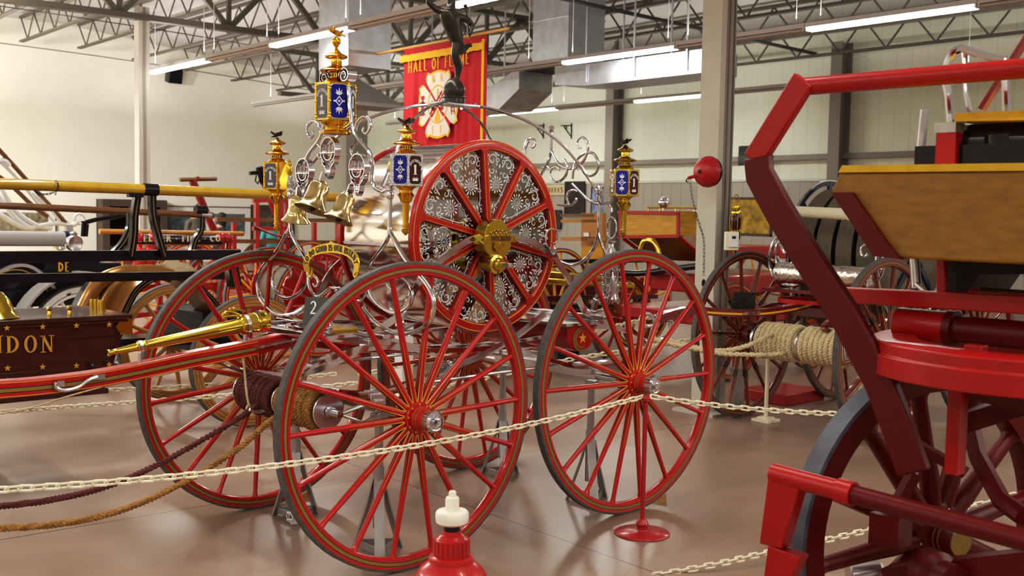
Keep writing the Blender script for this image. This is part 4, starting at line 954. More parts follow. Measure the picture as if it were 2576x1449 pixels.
def litrow(pairs,names,ymin,ymax,nm):
    P=[[PZ(x,y,ZL) for x,y in pr] for pr in pairs]; xx=sum(p.x for pr in P for p in pr)/(2*len(P)); ROWX.append(xx)
    iv=sorted([(min(a.y,c.y),max(a.y,c.y)) for a,c in P]); 
    for (a,c),n_ in zip(iv,names): fixture(xx,a,c,True,n_,None)
    edges=[ymin]+[v for i in iv for v in i]+[ymax]
    k=0
    for a,c in zip(edges[0::2],edges[1::2]):
        if c-a>.5: fixture(xx,a+.01,c-.01,False,'unlit white fluorescent batten in the %s light row'%nm,'unlit battens of the %s row'%nm)
litrow([((370,185),(518,153)),((680,118),(890,75)),((1150,20),(1390,-28))],['lit twin tube light in the left row, passing above the standing figure','lit twin tube light in front of the vertical metal duct','lit twin tube light beside the left column, far end of its row'],4.5,16.2,'left')
litrow([((1429,163),(1694,121)),((2040,80),(2457,18))],['lit twin tube light at upper right, above the red bar','lit twin tube light running in front of the metal duct at top centre'],3.0,24,'middle')
litrow([((1237,292),(1407,276)),((1597,258),(1771,240))],['lit twin tube light left of the right column, near the far wall','lit twin tube light just right of the red banner, near the far wall'],8.5,26,'far')
def lamp(x,y,sx,sy,power):
    l=bpy.data.lights.new('unseen_hall_light','AREA'); l.shape='RECTANGLE'; l.size=sx; l.size_y=sy; l.energy=power; l.color=(1,.97,.91)
    o=bpy.data.objects.new('unseen_hall_light',l); COL.objects.link(o); o.location=(x,y,4.0)
    if sy>4.5:
        l2_=l.copy(); l2_.energy=power*.4; o2=bpy.data.objects.new('unseen_hall_light',l2_); COL.objects.link(o2); o2.location=(x,y,4.2); o2.rotation_euler=(PI,0,0)  # up-facing copy added over the unseen rows to lighten the ceiling
for x in (-6,-1.6,2.9):
    for y in (-7,-1,5.5): lamp(x,y,.12,4.8,85)
for x,y,pw in ((2.9,13,240),(2.9,20,330),(2.9,27,330),(-2,14,250),(-2,21,400),(-2,28,230),(-6,14,200),(-6,22,300)): lamp(x,y,.12,5,pw)  # extra unseen lights at far left, added to brighten the back wall
for x in (7.6,12.2,16.8):
    for y in (-7,-1.5): lamp(x,y,.12,4.8,120)
def wall_fill(p,q,power,sz=.9):  # unseen fill light, added to lift the dark lower back wall
    l=bpy.data.lights.new('back_wall_fill','AREA'); l.shape='SQUARE'; l.size=sz; l.energy=power; l.color=(1,.97,.91); l.spread=R_(110)
    o=bpy.data.objects.new('back_wall_fill',l); COL.objects.link(o); o.location=p; o.rotation_euler=(Vector(q)-Vector(p)).to_track_quat('-Z','Y').to_euler()
wall_fill((2.6,24,4.6),(13.8,31.3,1.2),230); wall_fill((2.6,17,4.6),(13.0,31.3,1.4),110)
def up_fill(x,y,power):  # unseen up-facing fill, added above the visible rows to lighten the deck
    l=bpy.data.lights.new('unseen_hall_light','AREA'); l.shape='RECTANGLE'; l.size=.12; l.size_y=4.6; l.energy=power; l.color=(1,.98,.94)
    o=bpy.data.objects.new('unseen_hall_light',l); COL.objects.link(o); o.location=(x,y,ZL+.18); o.rotation_euler=(PI,0,0)
for x in ROWX:
    for y in (4,9,14,19,24,28): up_fill(x,y,26 if y<20 else 42)
w=bpy.data.worlds.new('world'); S.world=w; w.use_nodes=True; w.node_tree.nodes['Background'].inputs[0].default_value=(.9,.93,1,1); w.node_tree.nodes['Background'].inputs[1].default_value=.25
# ducts
t=thing('vertical_duct','square sheet metal duct hanging beside the red banner','duct',(8.4,13.8,0))
GV=GALV
b=B(); b.box((.37,.43,5.2),(.73,.86,2.9),GV)
for z in (4.3,5.25,5.9): b.box((.37,.43,z),(.76,.89,.03),GV)
b.box((-.003,-.003,5.2),(.03,.03,2.9),GV); part('duct_shaft',b,t,smooth=0)
b=B(); p=PX(872,215,8.9); q=PD(880,240,18.5)
b=B(); c=PD(925,262,19); t2=thing('duct_hood','grey tapered duct hood hanging behind the top lantern','hood',c)
b.rings([[V(-.48,-.3,-.06),V(.55,-.3,-.06),V(.55,.5,-.06),V(-.48,.5,-.06)],[V(-.48,-.3,.0),V(.55,-.3,.0),V(.55,.5,.0),V(-.48,.5,.0)],[V(-.42,.0,.42),V(-.2,.0,.42),V(-.2,.3,.42),V(-.42,.3,.42)]],mat('dull duct',(.40,.39,.38),.5,.3)); part('hood_shell',b,t2,smooth=0)
b=B(); b.cyl((-.3,.15,.42),(-.3,.15,2.0),.16,mat('dull duct',(.4,.39,.38)),n=12); part('hood_pipe',b,t2)
t=thing('supply_duct','galvanised air duct with two horizontal arms near the ceiling','duct',(13.0,14.1,0))
b=B(); b.box((.44,.47,5.2),(.88,.94,1.9),GV)
for z in (4.55,5.1): b.box((.44,.47,z),(.91,.97,.03),GV)
part('duct_box',b,t,smooth=0)
b=B(); b.prism([(0,4.26),(.0,3.87),(-.75,3.80),(-3.3,3.80),(-3.3,4.15),(-.75,4.15)],(-.3,0,0),V(0,1,0),ZZ,.8,GV); b.box((.1,-3.32,3.98),(.55,.02,.25),mat('duct grille',(.03,.03,.03),.6)); part('duct_arm',b,t,smooth=0)
b=B(); b.prism([(.95,4.26),(.95,3.87),(1.5,3.55),(4.2,3.55),(4.2,3.92),(1.9,3.92)],(-.3,0,0),V(0,1,0),ZZ,.8,GV); part('duct_arm',b,t,smooth=0)
b=B(); b.box((.3,.47,4.22),(.8,.9,.05),mat('duct grille',(.03,.03,.03),.6)); part('duct_grille',b,t,smooth=0)
for y in (-.8,-1.9,-3.0,2.4,3.6):
    for x in (-.32,.55): b=B(); b.box((x,y,4.7),(.02,.03,1.7),GV); part('hanger_strap',b,t,smooth=0)
# speaker on the back wall
b=B(); c=PY(438,187,Y1-.25); b.box(c,(.42,.3,.5),BLACKP,rot=Matrix.Rotation(.25,3,'X')); b.box(c+V(0,.2,.1),(.06,.3,.06),BLACKP); tag(b.make('wall_speaker',bevel=.02),'small black loudspeaker high on the cream wall','speaker')
c=PX(1886,392,X1-.35); b=B(); b.box(c,(.3,.4,.42),BLACKP); b.box(c+V(.2,0,.1),(.3,.05,.05),BLACKP); tag(b.make('wall_speaker',bevel=.02),'black box on the ribbed wall behind the bent red bar','speaker')
# ------------------------------------------------------------------ banner
XB=8.9
def bp_(x,y): p=PX(x,y,XB); return V(-p.y,p.z,0)
q0=PX(1016,128,XB); q1=PX(1225,86,XB)
BT=thing('hanging_banner','red banner with yellow lettering and a white cross emblem, hung from a pole','banner',(XB,(q0.y+q1.y)/2,0))
o0=V(0,-(q0.y+q1.y)/2,0)
FAB=mat('red banner cloth',(.46,.008,.018),.8,noise_amt=.08,noise_scale=10); FYEL=mat('yellow felt',(.80,.42,.02),.8); FWHT=mat('cream felt',(.78,.72,.60),.85); FRED=mat('red felt',(.42,.02,.03),.8)
ya,yb=-q0.y,-q1.y; zt=(q0.z+q1.z)/2; zb=PX(1120,420,XB).z
OX=V(0,-1,0)
def bl(p): return V(0,-p[0],p[1])+V(0,-(q0.y+q1.y)/2,0)
b=B(); nx,nz=90,10; vs=[]
for k in range(nz+1):
    for i in range(nx+1):
        f=i/nx; u=ya+(yb-ya)*f; z=zt+(zb-zt)*k/nz; vs.append(bl((u,z))+V(.018*math.sin(f*34)+.008*math.sin(f*71+1),0,0)*(min(1,.15+k/4)))
b.add(vs,[(k*(nx+1)+i,k*(nx+1)+i+1,(k+1)*(nx+1)+i+1,(k+1)*(nx+1)+i) for k in range(nz) for i in range(nx)],FAB); part('banner_cloth',b,BT,smooth=180)
b=B(); p=PX(950,135,XB); q=PX(1278,72,XB); b.cyl(bl((-p.y,p.z)),bl((-q.y,q.z)),.022,mat('pine pole',(.62,.34,.10),.45),n=10); part('banner_pole',b,BT)
b=B(); W_=yb-ya
b.strip([(ya+W_*i/40-.02,zt-.09-.003*math.sin(i*1.7)) for i in range(41)],[(ya+W_*i/40-.02,zt-.185-.005*math.sin(i*1.7+.5)) for i in range(41)],V(-.035,-(q0.y+q1.y)/2,0),OX,ZZ,.012,FYEL)
b.strip([(yb-.01,zt-.05),(yb-.01,zb)],[(yb-.055,zt-.05),(yb-.055,zb)],V(-.03,-(q0.y+q1.y)/2,0),OX,ZZ,.012,FYEL); part('yellow_fringe',b,BT,smooth=30)
BO=V(-.034,-(q0.y+q1.y)/2,0)
a=bp_(1032,186); c=bp_(1186,160); zc=(a.y+c.y)/2
for word,x0,x1_ in (('HALL',1032,1081),('OF',1092,1114),('FLAME',1124,1186)):
    s0=-PX(x0,175,XB).y; s1=-PX(x1_,175,XB).y; hh=.158; 
    G=[glyph(ch,False) for ch in word]; tot=sum(w+.14 for g,w in G)-.14; asp=(s1-s0)/(tot*hh)
    b=B(); lettering(b,word,BO+V(0,-(s0+s1)/2,zc),OX,ZZ,hh,FYEL,t=.004,aspect=asp,space=.14*asp,serif=False,th=.15); part('banner_lettering',b,BT,smooth=0)
e0=bp_(1107,263); EH=(bp_(1107,180).y-bp_(1107,348).y)/2; eo=BO+V(0,-e0.x,e0.y)
def cross(s):
    out=[]
    for k in range(4):
        a=k*PI/2; ca,sa=math.cos(a),math.sin(a)
        for x,y in ((.30,-.30),(.62,-.56),(.80,-.62),(.97,-.52),(.92,-.40),(.97,-.22),(1.0,0),(.97,.22),(.92,.40),(.97,.52),(.80,.62),(.62,.56),(.30,.30)): out.append(((x*ca-y*sa)*s,(x*sa+y*ca)*s))
    return out
b=B(); b.prism(cross(EH*1.03),eo,OX,ZZ,.004,FYEL); b.prism(cross(EH*.96),eo+V(-.004,0,0),OX,ZZ,.003,FWHT)
for k in range(4):
    a=k*PI/2+PI/4; b.prism([(math.cos(a)*r-math.sin(a)*w,math.sin(a)*r+math.cos(a)*w) for r,w in ((EH*.36,EH*.025),(EH*.9,EH*.07),(EH*.9,-EH*.07),(EH*.36,-EH*.025))],eo+V(-.0075,0,0),OX,ZZ,.002,FAB)
pts=arc(0,0,EH*.50,EH*.58,0,360,36); b.strip(pts,[(x*.94,y*.94) for x,y in pts],eo+V(-.008,0,0),OX,ZZ,.002,FYEL)
for tx,x,y in (('N',-.20,.66),('H',.20,.66),('F',-.2,-.88),('F',.2,-.88)): lettering(b,tx,eo+V(-.008,-x*EH,y*EH),OX,ZZ,.24*EH,FYEL,t=.002,serif=False,th=.13)
def emb(A,C,mt): b.strip([(x*EH,y*EH) for x,y in A],[(x*EH,y*EH) for x,y in C],eo+V(-.009,0,0),OX,ZZ,.002,mt)
emb([(-.66,-.30),(-.66,-.22),(-.70,-.22),(-.70,.12),(-.74,.12),(-.74,.18),(-.70,.2),(-.68,.30)],[(-.90,-.30),(-.90,-.22),(-.86,-.22),(-.86,.12),(-.82,.12),(-.82,.18),(-.86,.2),(-.88,.30)][::1],FRED)
emb([(-.62,-.02),(-.62,.10)],[(-.94,-.02),(-.94,.10)],FRED)
for s_ in (-1,1):
    emb([(-.32*s_,-.34),(.30*s_,.36)],[(-.27*s_,-.38),(.35*s_,.32)],FRED)
emb([(-.40,-.26),(.20,.40)],[(-.36,-.29),(.24,.37)],FRED)
for k in range(6): f=.12+k*.15; emb([(-.33+.62*f,-.36+.70*f),(-.37+.62*f,-.31+.70*f+.03)],[(-.40+.60*f,-.27+.66*f),(-.42+.60*f,-.25+.67*f+.03)],FRED)
for s_ in (-1,1):
    emb([(s_*.10,-.10),(s_*.2,-.04),(s_*.3,-.08)],[(s_*.10,-.16),(s_*.2,-.2),(s_*.3,-.16)],FRED)
emb([(-.02,.46),(.02,.46)],[(-.02,.16),(.02,.16)],FYEL); emb([(-.05,-.16),(-.14,-.46),(-.10,-.52)],[(.05,-.16),(.14,-.46),(.10,-.52)],FYEL)
for s_ in (.70,.84): emb([(s_,-.34),(s_-.06,.16)],[(s_+.04,-.34),(s_-.02,.16)],FRED)
for k in range(4): emb([(.68,-.26+.11*k),(.84,-.26+.11*k)],[(.68,-.23+.11*k),(.84,-.23+.11*k)],FRED)
part('cross_emblem',b,BT,smooth=0)
# wall brackets
for x,nm in ((1362,'small black scroll bracket on the ribbed wall, nearer the banner'),(1432,'small black scroll bracket on the ribbed wall, nearer the column')):
    p=PX(x,330,X1-.02); b=B(); b.tube([p+V(0,-.08,.2),p+V(0,-.08,-.2)],.018,BLACKP,n=6); b.tube([p+V(0,-.08,.14),p+V(0,.32,.16)],.015,BLACKP,n=6)
    b.tube(smoothpath([p+V(0,-.08,-.15),p+V(0,.08,.0),p+V(0,.2,.12),p+V(0,.12,.14),p+V(0,.1,.06)],4),.014,BLACKP,n=6); tag(b.make('scroll_bracket'),nm,'bracket')
# ================================================================== IN FRONT: hydrant, stanchions, chains, stands
HYR=mat('hydrant red',(.42,.012,.014),.28,coat=.3,noise_amt=.12,noise_scale=12); IVORY=mat('chipped ivory paint',(.80,.77,.66),.4,noise_amt=.08,noise_scale=30)
hp=PD(1137,1320,3.3); H=thing('fire_hydrant','red fire hydrant with an ivory operating cap, nearest the viewer','hydrant',(hp.x,hp.y,0)); k=3.3/2736
hz=lambda y:hp.z+(1320-y)*k
b=B(); b.lathe([(.16,.0),(.16,.03),(.115,.05),(.105,.07),(.105,hz(1520)),(.112,hz(1475)),(.110,hz(1450)),(.100,hz(1435)),(.080,hz(1421)),(.074,hz(1417)),(.071,hz(1415)),(.070,hz(1402)),(.062,hz(1398)),(.0535,hz(1396)),(.0525,hz(1357)),(.042,hz(1353)),(.038,hz(1347)),(.030,hz(1344)),(.029,hz(1334))],(0,0,0),ZZ,HYR,n=40)
for q in range(22): a=2*PI*q/22; b.cyl((.0535*math.cos(a),.0535*math.sin(a),hz(1395)),(.0535*math.cos(a),.0535*math.sin(a),hz(1358)),.005,HYR,n=5)
part('hydrant_body',b,H)
b=B(); b.cyl((0,0,hz(1338)),(0,0,hz(1318)),.026,BLACKP,n=18); part('gasket_collar',b,H)
b=B(); b.lathe([(.020,hz(1320)),(.040,hz(1318)),(.050,hz(1312)),(.052,hz(1300)),(.051,hz(1288)),(.046,hz(1283)),(.023,hz(1280)),(.0215,hz(1276)),(.0215,hz(1252)),(.019,hz(1248)),(.012,hz(1246)),(.0115,hz(1235)),(.009,hz(1232)),(.002,hz(1232))],(0,0,0),ZZ,IVORY,n=28); part('operating_cap',b,H)
b=B()
for sg in (-1,1): b.lathe([(.055,.08),(.055,.13),(.062,.13),(.062,.16),(.03,.165),(.02,.19)],(0,0,.42),CX*sg,HYR,n=20)
part('outlet_cap',b,H)
def stanchion(p,h,r,label,mt,base='disc',pr=.0125,group=None):
    t=thing('stanchion',label,'stanchion',(p.x,p.y,0),group=group)
    b=B()
    if base=='disc': b.lathe([(r,0),(r,.006),(r*.96,.010),(.04,.016),(.028,.020),(.028,.045),(.034,.05),(.030,.06),(.022,.075),(.018,.08)],(0,0,0),ZZ,mt,n=40)
    else: b.box((0,0,.012),(r*2,r*2,.024),mt); b.box((0,0,.03),(r*1.2,r*1.2,.02),mt)
    part('stanchion_base',b,t,bevel=.003)
    b=B(); b.cyl((0,0,.02),(0,0,h),pr,mt,n=12); b.lathe([(pr,h-.02),(pr*1.6,h-.015),(pr*1.6,h),(pr*.5,h+.012)],(0,0,0),ZZ,mt,n=12); part('stanchion_post',b,t)
    return t
sp=PZ(1615,1342,0); st1=V(sp.x,sp.y,.72); SR=mat('stanchion red',(.36,.012,.016),.3,coat=.3)
stanchion(sp,.715,.145,'red stanchion on a round base in front of the rear near wheel',SR)
def chn(pts,label,group=None,**k):
    b=B(); chain(b,pts,CREAM,**k); return tag(b.make('plastic_chain',smooth=60),label,'chain',group)
def cpath(p0,p1,sag): 
    return [p0.lerp(p1,f)-ZZ*sag*4*f*(1-f) for f in [i/8 for i in range(9)]]
a=st1; e=PD(-60,1236,3.6)
chn(cpath(a+(e-a).normalized()*.03+ZZ*.004,e,.075),'cream plastic chain running left from the red stanchion in front of the near wheels',pitch=.042,r=.005,lw=.0125)
e2=PD(2330,1040,5.9); chn(cpath(a+(e2-a).normalized()*.03+ZZ*.004,e2,.035),'cream plastic chain running right from the red stanchion',pitch=.042,r=.005,lw=.0125)
chn([PD(1560,1460,4.9),PD(1640,1449,4.95),PD(1800,1420,5.0),PD(1905,1396,5.1),PD(2050,1365,5.2),PD(2200,1330,5.3),PD(2420,1280,5.4),PD(2620,1225,5.4)],'cream plastic chain low behind the red pumper wheel',pitch=.042,r=.005,lw=.0125)
chn([PD(-40,1040,7.2),PD(150,1025,7.2),PD(380,1009,7.3),PD(600,992,7.4),PD(760,978,7.5),PD(950,958,7.7)],'cream plastic chain behind the far front wheel, lower one',pitch=.045,r=.006,lw=.014)
chn([PD(130,985,8.6),PD(330,979,8.6),PD(560,966,8.7),PD(700,955,8.8),PD(850,940,8.9)],'cream plastic chain behind the far front wheel, upper one',pitch=.05,r=.0066,lw=.0155)
chn([PD(905,944,9.2),PD(1100,900,9.5),PD(1300,872,9.9),PD(1480,835,10.2),PD(1600,808,10.6),PD(1750,770,11.2)],'cream plastic chain passing behind the tool box with a star',pitch=.055,r=.007,lw=.017)
chn([PD(1050,985,9.2),PD(1250,945,9.3),PD(1430,905,9.4),PD(1600,878,9.6),PD(1770,848,9.8)],'cream plastic chain seen low through the rear wheels',pitch=.055,r=.007,lw=.017)
# jack stands
def jack(u,v,label,ztop,num=None):
    p=wor((u,v,0)); t=thing('jack_stand',label,'jack stand',(p.x,p.y,0),TH+.5)
    b=B(); b.cyl((0,0,.30),(0,0,ztop-.03),.021,STEEL,n=14); b.box((0,0,ztop-.02),(.08,.06,.03),STEEL); part('stand_post',b,t)
    b=B(); b.cyl((0,0,.12),(0,0,.42),.026,STEEL,n=14); part('stand_sleeve',b,t)
    for a in (90,210,330):
        d=V(math.cos(R_(a)),math.sin(R_(a)),0); b=B(); n=V(-d.y,d.x,0)
        b.tube([d*.02+ZZ*.36,d*.05+ZZ*.24,d*.13+ZZ*.0],1,STEEL,flat=(.05,.008),hint=n); part('leg',b,t)
    b=B(); F_=[V(math.cos(R_(a))*.115,math.sin(R_(a))*.115,.03) for a in (90,210,330)]
    for i in range(3): b.bar(F_[i],F_[(i+1)%3],.006,.035,STEEL)
    part('stand_brace',b,t)
    if num:
        b=B(); d=-CY; d=V(d.x,d.y,0).normalized(); R=Matrix.Rotation(-(TH+.5),3,'Z'); dl=R@d; x=R@V(CX.x,CX.y,0)
        b.prism([(-.016,-.024),(.016,-.024),(.016,.024),(-.016,.024)],dl*.150+ZZ*.05,x,ZZ,.001,WHITEP); lettering(b,num,dl*.152+ZZ*.037,x,ZZ,.026,BLK,t=.001,serif=False,th=.16); part('number_tag',b,t,smooth=0)
jack(.03,.30,'grey jack stand under the near front axle',.69)
jack(.03,LAT-.30,'grey jack stand under the far front axle, tag 16',.69,'16')
jack(WB,.30,'grey jack stand under the near rear axle',.71)
jack(WB,LAT-.30,'grey jack stand under the far rear axle',.71)
for i,(u,v,lb) in enumerate(((.22,LAT+.06,'small wooden wedge behind the far front wheel'),(WB+.26,.08,'small wooden wedge behind the near rear wheel'))):
    p=wor((u-.02,v,0)); b=B(); b.prism([(0,0),(.11,0),(.11,.045)],(0,0,0),EU,ZZ,.07,WOODO); tag(b.make('wheel_wedge',loc=(p.x,p.y,0),rotz=TH),lb,'wedge')
# ================================================================== RED HAND PUMPER AT RIGHT, NEAREST
RP=thing('red_hand_pumper','big red hand pumper with a varnished wooden box at the right edge, nearest the viewer','pumper',plan(1.5,3.9)); RPi=Matrix.Translation(-RP.location)
def rp(x,y,d): return PD(x,y,d)-RP.location
LV=VA*1.0; UV=UA*1.0; RED_M=RED2
def onu(x,y,u): return hit(x,y,UA,UA.dot(C0)+u)-RP.location
def uof(x,y,d): return (PD(x,y,d)-C0).dot(UA)
u0=uof(2035,215,3.35)
# bent flat frame bar and round pull bar
b=B(); P=[onu(x,y,u0) for x,y in ((2022,200),(1897,412),(1905,450),(2100,770),(2200,940),(2300,1190))]
def flatpath(b,P,w,t,mt,n=UA):
    for i in range(len(P)-1): 
        pass
    b.tube(P,1,mt,flat=(t,w),hint=n)
b.tube([onu(2024,200,u0),onu(1897,405,u0)],1,RED_M,flat=(.03,.078),hint=UA)
flatpath(b,[onu(x,y,u0) for x,y in ((1908,395),(1912,440),(1960,530),(2040,660),(2130,800),(2215,960),(2262,1080),(2300,1190))],.095,.035,RED_SHADE); part('frame_bar',b,RP,bevel=.006)
p0,p1=onu(2020,218,u0+.02),None; d_=-VA; b=B(); L_=1.5; b.cyl(p0+VA*.03,p0+d_*L_,.027,RED_M,n=18); part('pull_bar',b,RP)
# wooden box
u1=uof(2110,430,3.25); b=B()
pl=[onu(x,y,u1) for x,y in ((2112,432),(2090,482),(2222,648),(2700,672),(2700,424))]; n=len(pl)
BXM=mat('brown varnished box',(.25,.125,.012),.42,coat=.05,noise_amt=.18,noise_scale=5,stretch=(3,3,12))
b.add(pl+[p+UA*.55 for p in pl],[list(range(n)),list(range(n,2*n))[::-1]]+[(i,(i+1)%n,n+(i+1)%n,n+i) for i in range(n)],BXM); part('wooden_box',b,RP,label='varnished wooden box',bevel=.008)
b=B(); pl=[onu(x,y,u1-.012) for x,y in ((2118,416),(2108,434),(2700,428),(2700,408))]
b.add(pl+[p+UA*.56 for p in pl],[(0,1,2,3),(7,6,5,4),(0,1,5,4),(1,2,6,5),(2,3,7,6),(3,0,4,7)],mat('yellow painted edge',(.60,.36,.010),.4,noise_amt=.1,noise_scale=20)); part('box_top_board',b,RP,label='yellow top board')
b=B(); pl=[onu(x,y,u1-.02) for x,y in ((2090,484),(2140,484),(2228,610),(2262,652),(2196,644))]; n=len(pl)
b.add(pl+[p+UA*.03 for p in pl],[list(range(n)),list(range(n,2*n))[::-1]]+[(i,(i+1)%n,n+(i+1)%n,n+i) for i in range(n)],RED_SHADE); part('box_trim',b,RP,label='red edge trim, shaded tone')
b=B(); b.cyl(onu(2312,424,u1+.3),onu(2327,276,u1+.3),.014,STEEL,n=10); part('grey_post',b,RP)
b=B(); b.box(onu(2388,372,u1+.25),(.05,.06,.13),RED_M,rot=Matrix.Rotation(TH,3,'Z')); part('seat_post',b,RP)
b=B(); b.box(onu(2388,322,u1+.25),(.056,.066,.03),STEEL,rot=Matrix.Rotation(TH,3,'Z')); part('post_cap',b,RP)
b=B(); pl=[onu(x,y,u1+.22) for x,y in ((2402,285),(2402,305),(2700,300),(2700,272))]
b.add(pl+[p+UA*.4 for p in pl],[(0,1,2,3),(7,6,5,4),(0,1,5,4),(1,2,6,5),(2,3,7,6),(3,0,4,7)],MATS['yellow painted edge']); part('seat_board',b,RP,label='yellow seat board')
b=B(); b.cyl(onu(2420,360,u1+.32),onu(2700,352,u1+.32),.055,BLACKP,n=24); b.box(onu(2520,395,u1+.4),(.3,.4,.06),BLACKP,rot=Matrix.Rotation(TH,3,'Z')); b.cyl(onu(2520,390,u1+.3),onu(2520,340,u1+.3),.05,BLACKP,n=20); part('air_vessel',b,RP,label='black cylinder under the seat board')
b=B(); b.tube(smoothpath([onu(x,y,u1+.3) for x,y in ((2392,310),(2386,240),(2378,190),(2392,140),(2418,122),(2440,128),(2480,140),(2530,150))],5),.0125,CHR); b.tube(smoothpath([onu(x,y,u1+.35) for x,y in ((2425,125),(2428,180),(2430,230),(2440,280))],4),.008,CHR); b.tube([onu(2528,148,u1+.3),onu(2532,280,u1+.3)],.012,CHR); part('chrome_rail',b,RP)
b=B(); b.bar(onu(2470,275,u1+.4),onu(2600,70,u1+.4),.03,.014,DRED); part('stay_rod',b,RP)
# beam, cylinders, turntable under the box
u2=uof(2200,750,3.4); b=B(); pl=[onu(x,y,u2) for x,y in ((2088,722),(2095,760),(2700,800),(2700,750))]
b.add(pl+[p+UA*.05 for p in pl],[(0,1,2,3),(7,6,5,4),(0,1,5,4),(1,2,6,5),(2,3,7,6),(3,0,4,7)],RED_M)
b.bar(onu(2368,645,u2+.03),onu(2372,760,u2+.03),.03,.02,RED_M); part('cross_beam',b,RP,bevel=.004)
b=B(); pl=[onu(x,y,u2+.1) for x,y in ((2365,648),(2390,745),(2420,755),(2465,690),(2700,690),(2700,650))]; n=len(pl)
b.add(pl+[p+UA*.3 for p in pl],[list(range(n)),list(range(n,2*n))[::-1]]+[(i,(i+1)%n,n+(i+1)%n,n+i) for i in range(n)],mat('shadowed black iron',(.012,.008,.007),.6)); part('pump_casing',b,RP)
b=B(); b.cyl(onu(2300,650,u2+.1),onu(2305,725,u2+.1),.016,CHR2,n=10); b.tube([onu(2305,715,u2+.08),onu(2340,745,u2+.05)],.008,CHR2); part('valve_lever',b,RP)
b=B(); a=onu(2262,815,u2+.06); b.cyl(a,a-VA*.16,.052,RED_M,n=28); b.cyl(a-VA*.16,a-VA*.185,.056,RED_SHADE,n=28); b.cyl(a-VA*.185,a-VA*.9,.042,RED_SHADE,n=24); part('pump_barrel',b,RP)
b=B(); a=onu(2520,745,u2+.05); b.cyl(a+VA*.06,a-VA*.1,.022,CHR,n=16); a=onu(2440,738,u2+.1); b.cyl(a,a-VA*.4,.014,RED_M,n=12); part('chrome_coupling',b,RP)
b=B(); tc=rp(2600,905,3.15); TR=.46; b.lathe([(TR,-.05),(TR,.01),(TR-.008,.012),(TR-.008,.045),(TR-.02,.05),(TR-.14,.05),(TR-.14,-.05)],tc,ZZ,RED_M,n=64,closed=True); b.box(rp(2455,890,2.95),(.04,.05,.05),RED_M); part('turntable',b,RP,bevel=.003)
b=B(); q=rp(2410,1010,3.25); b.bar(q+ZZ*.05,q-ZZ*.22,.04,.05,RED_M); b.bar(rp(2440,975,3.3),rp(2620,1020,3.2),.12,.05,RED_SHADE); b.bar(rp(2430,1060,3.4),rp(2620,1000,3.3),.1,.06,RED_SHADE); part('bolster',b,RP)
# front bar and end blocks
u3=uof(1950,1185,3.25); b=B(); a=onu(1945,1190,u3); b.cyl(a,a-VA*.22-ZZ*.008,.030,RED_M,n=18); b.cyl(a-VA*.22-ZZ*.008,a-VA*.27-ZZ*.01,.036,RED_M,n=18); b.cyl(a-VA*.25-ZZ*.01,a-VA*1.0-ZZ*.04,.028,RED_SHADE,n=18); part('foot_bar',b,RP)
b=B(); 
for y0_,y1_,dx in ((1172,1368,0),(1372,1480,-4)):
    pl=[onu(x,y,u3-.02) for x,y in ((1935+dx,y0_),(1935+dx-(y1_-y0_)*.13,y1_),(1985+dx-(y1_-y0_)*.1,y1_+14),(2018+dx,y0_+30))]
    b.add(pl+[p+UA*.05 for p in pl],[(0,1,2,3),(7,6,5,4),(0,1,5,4),(1,2,6,5),(2,3,7,6),(3,0,4,7)],RED_M)
part('end_block',b,RP,bevel=.004)
b=B(); q=rp(2240,1330,3.4); b.box(q,(.09,.1,.1),RED_SHADE,rot=Matrix.Rotation(TH,3,'Z')); b.bar(q+ZZ*.04,rp(2300,1190,3.4),.05,.03,RED_SHADE); b.bar(rp(2290,1110,3.5),rp(2430,1190,3.4),.04,.03,RED_SHADE); b.bar(rp(2240,1450,3.5),rp(2700,1400,3.1),.09,.07,RED_SHADE); part('axle_bracket',b,RP)
b=B(); a=rp(2330,1440,3.35); b.lathe([(.08,0),(.08,.05),(.06,.07),(.06,.12),(.02,.13)],a,V(CX.x*.4,CX.y*.4,0)-CY,RED_SHADE,n=24); a=rp(2460,1150,3.5)
b.tube([rp(2440,1060,3.6),rp(2460,1150,3.5),rp(2520,1260,3.3),rp(2576,1300,3.2)],.03,RED_SHADE); part('hub_carrier',b,RP)
b=B(); a=rp(2175,1440,3.9); b.lathe([(.045,-.06),(.05,-.05),(.05,.05),(.04,.06),(.01,.06)],a,V(CX.x,CX.y,.1),CHR2,n=24); part('hub_cap',b,RP)
ww=wheel('wheel',RP,.585,12,8,0,TIREB,RED_SHADE,RED_SHADE,None,sr=.034,hubr=.11,cap=None,pin=None,rimh=.095,w=.085,hubl=.12,dots=6,dish=.03); ww.location=plan(1.46,3.72,.585)-RP.location; ww.rotation_euler=(0,0,TH-R_(17))
ww2=dup(ww,RP,plan(1.46,3.72,.585)-RP.location-VA*1.25,(0,0,TH+PI-R_(10)))
